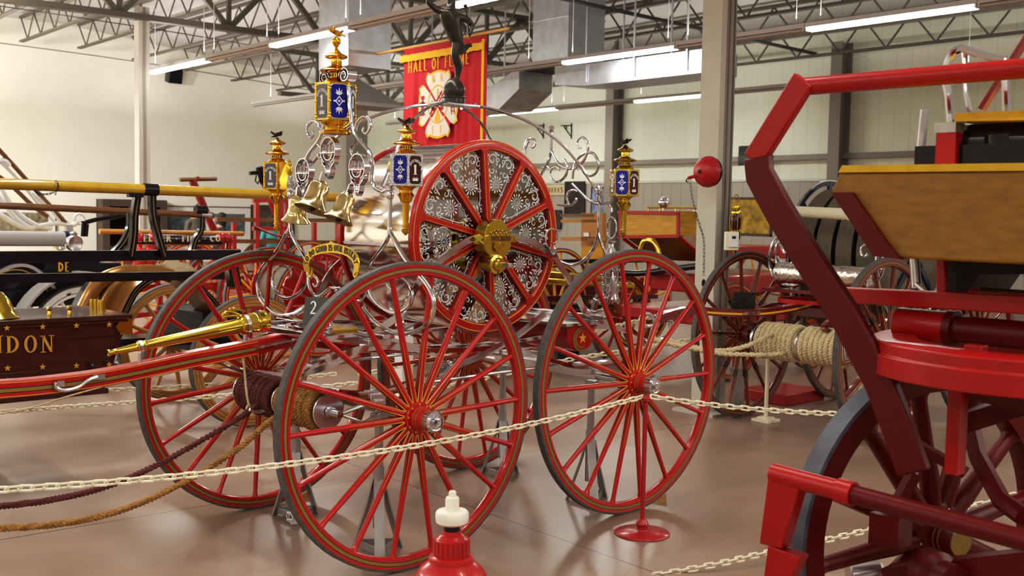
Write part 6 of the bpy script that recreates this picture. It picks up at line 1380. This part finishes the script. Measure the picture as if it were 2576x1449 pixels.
b=B(); boxpoly(-2.6,XB_+.03,XB_+.02,ZBt+.02,ZBt-.01,-.02,.63,MATS['dark mahogany moulding'],b); boxpoly(-2.6,XB_-.02,XB_-.05,ZBt-.01,ZB2-.05,.0,.62,MAHOG,b); boxpoly(-2.6,XB_-.03,XB_-.03,ZB2-.045,ZB2-.075,-.015,.62,MATS['dark mahogany moulding'],b); part('lower_moulding',b,MP,bevel=.003)
b=B()
for fr in (.30,.62):
    z=ZT-.05-(ZT-ZBt-.05)*0; 
for dz in (.10,): b.box((-1.3,-.004,ZT-.115),(2.5,.006,.008),MATS['dark mahogany moulding'])
b.bar(V(XE-.075,-.006,ZT-.12),V(XB_-.05,-.006,ZBt+.03),.018,.012,MATS['dark mahogany moulding'],hint=EV); part('panel_bead',b,MP)
stp=[((.019 if i%2==0 else .0075)*math.cos(R_(90+36*i)),(.019 if i%2==0 else .0075)*math.sin(R_(90+36*i))) for i in range(10)]
GILTL=mat('gilt leaf',(.66,.38,.05),.35,.3)
for row,(ys,xs) in enumerate(((820,(15,105,190,272,)),(920,(15,103,188,270)),(952,(15,103)),)):
    for x in xs: q=P4(x,ys-(x-150)*.035); b=B(); b.prism(stp,V(q.x,-.012 if row<1 else -.024,q.z),EU,ZZ,.004,GILTL); part('gilt_star',b,MP,smooth=0)
q=P4(304,836); b=B(); b.prism(stp,V(q.x,-.012,q.z),EU,ZZ,.004,GILTL); part('gilt_star',b,MP,smooth=0)
b=B(); a=P4(10,890); c=P4(136,887); hh=P4(70,847).z-P4(70,890).z
sp1=(c.x-a.x); G=[glyph(ch) for ch in 'DON']; tot=sum(w for g,w in G); asp=.95; 
for ch,x in (('N',-9),('D',33),('O',78),('N',120)):
    q=P4(x,888 -(x)*.02); lettering(b,ch,V(q.x,-.006,q.z),EU,ZZ,hh,GILTL,t=.004,aspect=1.0)
part('gilt_lettering',b,MP,smooth=0)
b=B(); q=P4(328,806); b.prism([(-.09,0),(-.07,.03),(-.02,.03),(.01,.045),(.01,-.05),(-.02,-.04),(-.07,-.03)],V(XE+.005,-.02,ZT-.07),EU,ZZ,.008,GB); part('brass_corner',b,MP)
b=B(); q=P4(10,785); b.lathe([(.145,0),(.15,.006),(.13,.03),(.118,.05),(.10,.10),(.06,.145),(.0,.16)],V(q.x-.02,.16,ZT),ZZ,BRASS,n=36); part('brass_dome',b,MP)
for x,v in ((124,.1),(175,.09),(232,.42),(268,.40),(330,.34),(346,.3)):
    q=P4(x,785,vL+v); b=B(); b.lathe([(.012,0),(.012,.02),(.006,.03),(.017,.04),(.017,.052),(.004,.056)] if x<200 else [(.016,0),(.016,.06),(.010,.062)],V(min(q.x,XE-.03),v,ZT),ZZ,BRASS,n=12); part('brass_knob',b,MP)
b=B(); q=P4(220,922); b.tube(smoothpath([V(q.x,-.02,q.z+.02),V(q.x+.01,-.05,q.z+.01),V(q.x+.015,-.05,q.z-.05)],4),.009,BLACKP); part('hook',b,MP)
for u,v in ((-2.1,.0),(-2.1,.62)): plainwheel(MP,.30,10,WHITEP,WHITEP,(u,v,.30),(0,0,0 if v<.3 else PI))
b=B(); b.cyl((-2.1,.04,.3),(-2.1,.58,.3),.03,BLACKP); b.bar((-2.1,.31,.3),(-2.1,.31,ZB2-.05),.3,.1,MAHOG); b.bar((-.95,.56,0),(-.95,.56,ZB2-.06),.05,.05,MAHOG); part('pump_carriage',b,MP)
# ------------------------------------------------------------------ motor truck with white wheels and white ladder gear
w1p=PD(205,860,9.95); O5=V(w1p.x,w1p.y,0); MT=thing('motor_ladder_truck','old motor ladder truck with white wheels, grey fenders and white ladder gear','fire truck',O5,TH); L5=local_to(MT,TH); v5=uvw(O5)[1]; P5=lambda x,y,dv=0:L5(onv(x,y,v5+dv))
a=wheel('wheel',MT,.46,12,0,0,TIRE,WHITEP,WHITEP,[(.3,WHITEP),(.36,BLK),(.40,WHITEP)],sr=.022,hubr=.08,cap=None,pin=None,rimh=.10,w=.07,dots=0); a.location=(0,0,.46)
b=B()
for k in range(10):
    q=2*PI*k/10; c=V(math.cos(q)*.405,-.037,math.sin(q)*.405); r=V(math.cos(q),0,math.sin(q)); tt=V(-math.sin(q),0,math.cos(q)); b.prism([(-.03,0),(0,.010),(.03,0),(0,-.010)],c,tt,r,.002,BLK)
part('rim_ornament',b,a,smooth=0)
dup(a,MT,(0,1.4,.46),(0,.3,PI)); dup(a,MT,(-2.6,0,.46),(0,.2,0)); dup(a,MT,(-2.6,1.4,.46),(0,.5,PI))
b=B(); b.cyl((0,0.03,.46),(0,1.37,.46),.03,BLACKP); part('axle',b,MT); b=B(); b.cyl((-2.6,0.03,.46),(-2.6,1.37,.46),.03,BLACKP); part('axle',b,MT)
GREYF=mat('grey fender paint',(.42,.41,.40),.25,coat=.4)
b=B(); b.tube([V(-.0+.60*math.cos(R_(a_)),-.02,.46+.58*math.sin(R_(a_))) for a_ in range(20,171,10)],1,GREYF,flat=(.26,.02),hint=EV); part('front_fender',b,MT)
b=B(); b.tube(smoothpath([P5(x,y,.4) for x,y in [(-60,740),(-20,690),(20,668),(60,668),(95,690),(120,720),(140,760)]],5),1,GREYF,flat=(.3,.03),hint=EV); b.tube(smoothpath([P5(x,y,.2)+V(0,0,-.02) for x,y in [(-60,745),(-20,697),(20,676),(60,676),(95,697),(120,727)]],5),.008,GOLD,n=5); part('rear_fender',b,MT)
b=B(); b.box((-.6,.7,.80),(2.2,.95,.16),BLACKP); b.box((-.2,.7,1.0),(1.0,.8,.34),BLACKP); b.box((-.2,.70,1.18),(1.04,.84,.03),GOLD); b.box((.4,.7,.9),(.3,.6,.4),BLACKP); part('truck_body',b,MT,bevel=.02)
b=B(); b.cyl(P5(-300,598,.1),P5(160,601,.1),.068,GREYF,n=24); b.cyl(P5(160,601,.1),P5(170,601,.1),.074,NAVY,n=24); part('grey_tank',b,MT)
for x,y,v,r in ((185,612,-.15,.075),(150,615,.9,.06)):
    c=P5(x,y,v); ax=V(.2,-1,0); b=B(); b.lathe([(r*.3,-.08),(r*.8,-.05),(r,0),(r,.03),(r*.94,.04),(r*.8,.035),(0.001,.03)],c,ax,CHR2,n=24); b.lathe([(.03,r*.9),(.035,r*1.2),(.02,r*1.4)],c,ZZ,CHR2,n=12); part('headlamp',b,MT)
b=B(); c=P5(160,672,-.05); b.box(c,(.14,.01,.11),BLACKP); NP_=part('number_plate',b,MT); b=B(); lettering(b,'DE',c+V(0,-.008,-.04),EU,ZZ,.085,YEL,t=.002,serif=False,th=.2); part('plate_lettering',b,NP_,smooth=0)
b=B(); b.tube([P5(x,y,.6) for x,y in ((215,690),(212,672),(222,660),(238,662),(246,678),(238,694),(222,696),(215,690))],.014,BLACKP); b.tube([P5(228,678,.6),P5(262,640,.9)],.012,BLACKP); part('steering_wheel',b,MT)
b=B()
for pts,r,mm in (([(-60,350),(40,445),(115,535),(140,562)],.016,WHITEP),([(-60,318),(10,390),(90,478),(165,560)],.022,WOODB),([(-60,410),(20,460),(80,515),(120,545)],.022,WOODB),([(20,395),(60,440),(110,505),(150,556)],.014,WHITEP),([(80,485),(130,530),(182,565)],.014,WHITEP),([(-60,440),(0,500),(40,548),(75,574)],.026,WHITEP),([(-60,500),(0,540),(50,568),(85,574)],.026,WHITEP),([(0,470),(40,530),(90,566),(130,574)],.022,WHITEP),([(75,574),(140,562),(182,566),(196,556)],.022,WHITEP),([(-30,410),(10,405),(22,418)],.03,WHITEP)):
    b.tube(smoothpath([P5(x,y,.7) for x,y in pts],4),r,mm,n=8)
b.tube([P5(200,551,.7)+V(.05*math.cos(q*PI/6),0,.05*math.sin(q*PI/6)) for q in range(12)],.012,WHITEP,closed=True); part('ladder_gear',b,MT)
b=B(); b.bar(P5(172,566,.7),P5(176,596,.7),.06,.06,GREYF); b.tube([P5(205,562,.7),P5(240,553,.7),P5(290,545,.7),P5(325,536,.7)],.022,BLACKP); b.tube([P5(210,565,.7),P5(208,595,.7)],.02,BLACKP); b.tube([P5(219,564,.7),P5(216,595,.7)],.02,BLACKP); part('black_lever',b,MT)
# ------------------------------------------------------------------ fire company cart with lettered black board
c=PD(470,650,14.0); t=thing('company_ladder_cart','red ladder cart with a black tube lettered in cream, behind the yellow pole','ladder cart',V(c.x,c.y,0),TH); L6=local_to(t,TH); v6=uvw(c)[1]; P6=lambda x,y,dv=0:L6(onv(x,y,v6+dv))
b=B(); b.cyl(P6(330,602),P6(556,604),.062,BLACKP,n=20); LB=part('lettered_tube',b,t,label='black tube with cream lettering'); b=B()
q=P6(352,608); q2=P6(548,610); 
lettering(b,'LEDGER · FIRE · CO.',V((q.x+q2.x)/2-.0,q.y-.066,q.z),EU,ZZ,.075,mat('cream letter',(.66,.58,.40),.6),t=.004,aspect=1.22,space=.16,tk=.22,th=.14); part('tube_lettering',b,LB,smooth=0)
b=B(); b.cyl(P6(250,582,.3),P6(612,588,.3),.032,WOODO,n=12); b.cyl(P6(330,613,.4),P6(545,615,.4),.02,WOODY,n=10); part('carried_pole',b,t)
b=B(); b.bar(P6(330,634),P6(600,632),.08,.06,BRED); b.bar(P6(380,634,.8),P6(600,632,.8),.08,.06,BRED)
for x in (348,384,556,572): b.tube(smoothpath([P6(x,590),P6(x+4,610),P6(x+2,634),P6(x+8,650)],4),.035,BRED); b.ball(P6(x,598,-.02),.07,BRED,10)
part('cart_frame',b,t)
for x in (352,374):
    b=B(); q=P6(x,655,-.15); b.lathe([(.075,-.18),(.085,-.16),(.085,.10),(.07,.14),(.03,.16),(.03,.2)],q,ZZ,BRED,n=16); b.lathe([(.087,-.0),(.087,.02)],q,ZZ,YEL,n=16,cap=False); part('extinguisher',b,t)
CANV=mat('tan canvas',(.30,.24,.15),.9,noise_amt=.2,noise_scale=10)
b=B(); rs=[]
for i in range(9):
    f=i/8; q=P6(388+95*f,690); h=.22*math.sin(PI*(.12+.76*f))*(1+.15*math.sin(i*2.1)); rs.append([V(q.x,q.y-.25*math.cos(PI*k/7)*1.0,q.z-.02+h*math.sin(PI*k/7)) for k in range(8)])
b.rings(rs,CANV); part('canvas_bundle',b,t)
for u,v in ((-.9,-.1),(.9,-.1),(-.9,.9),(.9,.9)): plainwheel(t,.52,14,BRED,YEL,(u,v,.52),(0,0,0 if v<.3 else PI),sr=.014)
b=B(); b.box((0,.4,.62),(2.0,.8,.1),BRED); b.tube([P6(484,455,.6),P6(548,600,.6)],.055,DRED,n=10); b.tube([P6(484,455,.6),P6(500,448,.6)],.03,DRED); part('draw_bar',b,t); b=B(); b.cyl(P6(452,452,.6),P6(544,450,.6),.03,WOODB,n=10); part('draw_handle',b,t)
# long brown ladder wagon behind the near carriage
c=PD(700,640,17.0); t=thing('ladder_wagon','red ladder wagon with long brown wooden ladders behind the far front lantern','ladder wagon',V(c.x,c.y,0),TH); L7=local_to(t,TH); v7=uvw(c)[1]; P7=lambda x,y,dv=0:L7(onv(x,y,v7+dv))
for y0,y1,dv in ((552,556,0),(606,612,0),(552,556,.7),(606,612,.7)):
    b=B(); b.bar(P7(542,y0,dv),P7(1010,y1,dv),.06,.10 if y0<600 else .12,WOODB,hint=EV); part('ladder_rail',b,t)
b=B()
for k in range(14): x=560+k*33; b.cyl(P7(x,553,0),P7(x,553,.7),.02,WOODB,n=6)
part('ladder_rungs',b,t)
b=B()
for x in (588,645,705,720,790,850): b.bar(P7(x,505 if 640<x<730 else 560,-.05),P7(x,700,-.05),.07,.06,BRED)
b.bar(P7(636,505,-.05),P7(725,503,-.05),.06,.06,BRED); b.bar(P7(636,575,-.05),P7(725,575,-.05),.06,.06,BRED); b.bar(P7(560,650,-.05),P7(1000,650,-.05),.1,.08,BRED); b.bar(P7(560,650,.8),P7(1000,650,.8),.1,.08,BRED)
b.tube([P7(662,450,.2),P7(705,565,.2)],.06,RED2); b.tube(smoothpath([P7(640,570,-.1),P7(690,590,-.1),P7(740,600,-.1)],4),.02,DRED); part('wagon_frame',b,t)
b=B(); b.tube([P7(652,420,.2),P7(664,462,.2)],.06,BLACKP); b.tube([P7(628,436,.2),P7(660,433,.2)],.03,BLACKP); b.tube([P7(645,440,.2),P7(642,455,.2),P7(648,462,.2),P7(654,452,.2)],.012,BLACKP); part('tiller_grip',b,t)
for u,v in ((-1.6,-.3),(.4,-.3),(2.2,-.3),(-1.6,1.0),(.4,1.0),(2.2,1.0)): plainwheel(t,.58,14,BRED,BRED,(u,v,.58),(0,0,0 if v<.3 else PI),band=[(.35,BRED),(.4,BLK),(.6,YEL),(.65,BLK)],pin=YEL)
b=B()
for x,y in ((600,700),(640,715),(700,700),(760,690),(820,700)): b.lathe([(.05,-.1),(.06,0),(.05,.1)],P7(x,y,.2),EV,BRED,n=12); b.tube(smoothpath([P7(x-30,y+20,.1),P7(x-10,y-20,.1),P7(x+20,y-10,.1),P7(x+30,y+25,.1)],4),.03,BRASS if x in (600,700) else BRED)
b.box(P7(760,740,.4),(2.4,.6,.3),DRED); part('pump_gear',b,t)
# ------------------------------------------------------------------ back wall: cabinet, pictures, door
def onback(x,y,off=.05): return PY(x,y,Y1-off)
a=onback(242,500); c=onback(404,640); t=thing('display_cabinet','brown glass display cabinet against the back wall by the left column','cabinet',((a.x+c.x)/2,Y1-.3,0))
w=c.x-a.x; h=a.z; b=B(); CAB=mat('cabinet wood',(.075,.05,.038),.5)
for x in (-w/2+.1,-w*.05,w/2-.1): b.box((x,0,h/2),(.2,.5,h),CAB)
b.box((0,0,h-.1),(w-.41,.47,.2),CAB); b.box((0,0,.25),(w-.41,.47,.5),CAB); b.box((0,.2,h/2),(w,.04,h),mat('cabinet back',(.35,.16,.10),.7)); part('cabinet_frame',b,t,smooth=0)
b=B()
for x,z,sx,sz,mm in ((.2,h*.72,.7,.4,mat('pink poster',(.62,.25,.22),.6)),(.5,h*.5,.9,.2,mat('red poster',(.6,.03,.03),.6)),(-.7,h*.68,.4,.5,MATW),(.6,h*.80,.6,.15,mat('pale poster',(.7,.6,.65),.6))): b.box((x,.1,z),(sx,.04,sz),mm)
part('display_cards',b,t,smooth=0)
GL=mat('cabinet glass',(.9,.92,.92),.05,trans=1,ior=1.05); b=B(); b.box((0,-.2,h/2+.2),(w-.3,.01,h-.7),GL); part('cabinet_glass',b,t,smooth=0)
picture(onback(40,558),NB,2.1,.95,(.20,.17,.11),'wide framed picture on the back wall behind the white ladder gear')
picture(onback(452,558),NB,1.15,.95,(.09,.12,.13),'framed picture with a wide mount behind the man in olive')
picture(onback(573,563),NB,1.55,1.05,(.08,.09,.09),'framed picture with a wide mount behind the dark haired visitor')
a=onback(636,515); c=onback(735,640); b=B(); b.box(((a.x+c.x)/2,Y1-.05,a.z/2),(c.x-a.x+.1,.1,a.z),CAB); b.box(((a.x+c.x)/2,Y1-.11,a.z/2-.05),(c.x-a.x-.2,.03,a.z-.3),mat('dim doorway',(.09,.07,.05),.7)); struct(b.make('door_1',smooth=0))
# ------------------------------------------------------------------ visitors
def person(p,ang,hgt,shirt,label,down=.06,hairlong=False,arm=(.2,.25)):
    s=hgt/1.75; t=thing('person',label,'person',V(p.x,p.y,0),ang)
    J=[((0,0,.95),(.135,.105)),((0,0,1.12),(.125,.10)),((0,.0,1.32),(.155,.11)),((0,.01,1.44),(.10,.08)),((0,-.02,1.52),.052),((0,-.05-down,1.60),.075),((0,-.06-down,1.69),.085),((0,-.05-down,1.73),.06),
       ((.09,0,.90),.088),((.10,-.02,.50),.062),((.10,.02,.09),.043),((.10,-.12,.05),.035),((-.09,0,.90),.088),((-.10,-.02,.50),.062),((-.10,.02,.09),.043),((-.10,-.12,.05),.035),
       ((.19,0,1.40),.058),((.235,.02,1.14),.044),((.19,-arm[1],1.14+arm[0]*.2),.032),((.17,-arm[1]-.09,1.15+arm[0]*.2),.026),((-.19,0,1.40),.058),((-.235,.02,1.14),.044),((-.19,-arm[1],1.14+arm[0]*.2),.032),((-.17,-arm[1]-.09,1.15+arm[0]*.2),.026)]
    J=[(V(*j[0])*s,(tuple(q*s for q in j[1]) if isinstance(j[1],tuple) else j[1]*s)) for j in J]
    E=[(0,1),(1,2),(2,3),(3,4),(4,5),(5,6),(6,7),(0,8),(8,9),(9,10),(10,11),(0,12),(12,13),(13,14),(14,15),(3,16),(16,17),(17,18),(18,19),(3,20),(20,21),(21,22),(22,23)]
    def paint(c):
        z=c.z/s
        if z>1.475: return 0
        if z<.08: return 3
        if z<.98 : return 2
        if abs(c.x)/s>.16 and z<1.26 and (c.y/s<-.03 or z<1.2): return 0
        return 1
    o=skinned('body',J,E,t,[SKIN,shirt,DENIM,BLACKP],paint=paint)
    hx=V(0,-.06-down,1.69)*s; b=B()
    rs=[]
    for i in range(8):
        th=PI*.62*i/7
        rs.append([hx+V(.098*math.sin(th)*math.cos(2*PI*k/16),.105*math.sin(th)*math.sin(2*PI*k/16)+.022,.098*math.cos(th)+.012)*s*(1.0) for k in range(16)])
    rs=[[q if (q-hx).y>-.045*s or q.z>hx.z+.045*s else hx+(q-hx)*.80 for q in r] for r in rs]
    b.rings([[hx+(q-hx)*max(.05,1) for q in r] for r in rs],HAIR,cap=False)
    if hairlong: b.lathe([(.095,.0),(.10,-.10),(.085,-.2),(.03,-.24)],hx+V(0,.045,.02)*s,ZZ,HAIR,n=14)
    part('hair',b,t)
    b=B()
    for sg in (-1,1): b.ball(hx+V(sg*.033,-.078,-.012)*s,.011*s,WHITEP,8,m=6); b.ball(hx+V(sg*.033,-.086,-.012)*s,.006*s,BLK,6,m=4)
    part('eyes',b,t)
    b=B(); b.lathe([(.013*s,0),(.010*s,.02*s),(.004*s,.045*s)],hx+V(0,-.092,-.045)*s,V(0,.35,1),SKIN,n=8); part('nose',b,t)
    b=B(); b.box(hx+V(0,-.074,-.068)*s,(.04*s,.012*s,.008*s),mat('lips',(.35,.12,.10),.5)); part('mouth',b,t)
    b=B()
    for sg in (-1,1): b.ball(hx+V(sg*.088,.005,-.02)*s,.022*s,SKIN,8,sc=(.4,.7,1.1),m=6)
    part('ears',b,t)
    for sg in (-1,1):
        b=B(); w=V(sg*.17,-arm[1]-.09,1.15+arm[0]*.2)*s; d=V(-sg*.25,-1,-.1).normalized()
        for k in range(4): b.tube([w+V((k-1.5)*.018,0,0)*s+d*.01*s,w+V((k-1.5)*.019,0,0)*s+d*(.06+.012*(1-abs(k-1.5)))*s,w+V((k-1.5)*.017,0,-.012)*s+d*(.085+.012*(1-abs(k-1.5)))*s],.0085*s,SKIN,n=6)
        b.tube([w-V(sg*.025,0,0)*s,w+V(-sg*.05,-.03,.01)*s,w+V(-sg*.052,-.055,.005)*s],.0095*s,SKIN,n=6); b.ball(w+d*.015*s,.034*s,SKIN,10,sc=(1.1,1,.5)); part('hand',b,t)
    return t
person(PD(492,560,22.5),YAW*-1+.9,1.68,OLIVE,'man with short dark hair in an olive t-shirt, looking down',down=.10)
person(PD(550,565,20.5),YAW*-1+2.6,1.52,mat('black top',(.02,.02,.022),.8),'dark haired visitor in black beside the red draw bar',hairlong=True)
person(PD(683,560,21.5),YAW*-1+.5,1.50,TEAL,'visitor in a teal top seen behind the far lantern stem',hairlong=True)
# ================================================================== OPPOSITE SIDE OF THE HALL, mirrored in the reel panels
p=V(9.6,-2.2,0); t=thing('museum_ladder_truck','brown ladder truck with yellow lined rails on the viewer side of the hall','ladder truck',p,.05)
for z,y in ((1.10,0),(1.50,0),(1.90,0),(1.50,-.6),(1.90,-.6)):
    b=B(); b.box((0,y,z),(8.5,.07,.16),WOODB); b.box((0,y+.037,z+.055),(8.5,.004,.012),YEL); b.box((0,y+.037,z-.055),(8.5,.004,.012),YEL); part('ladder_rail',b,t,smooth=0)
b=B(); b.box((0,.03,1.23),(8.3,.05,.06),BRED); b.box((0,-.3,.85),(8.0,.8,.12),BRED)
for x in (-3.6,-1.9,-.2,1.5,3.2): b.box((x,.0,1.3),(.07,.06,1.1),BRED)
part('truck_frame',b,t,smooth=0)
o=plainwheel(t,.6,14,BRED,YEL,(-3,.25,.6),(0,0,PI)); dup(o,t,(3,.25,.6),(0,.2,PI)); dup(o,t,(0,.25,.6),(0,.4,PI)); dup(o,t,(-3,-.8,.6),(0,.2,0)); dup(o,t,(3,-.8,.6),(0,.2,0))
for i,(x,w,h,cl) in enumerate(((10.0,1.5,1.3,(.45,.28,.20)),(12.0,1.3,1.1,(.42,.26,.17)),(13.9,1.5,1.3,(.40,.22,.15)),(15.7,1.4,1.1,(.42,.25,.18)),(17.5,1.5,1.3,(.40,.26,.20)),(8.0,1.5,1.2,(.38,.24,.18)))):
    picture(V(x,Y0+.02,2.75),V(0,1,0),w,h,cl,'sepia print %s on the wall facing the carriage'%('first second third fourth fifth sixth'.split()[i]+' in its row'))
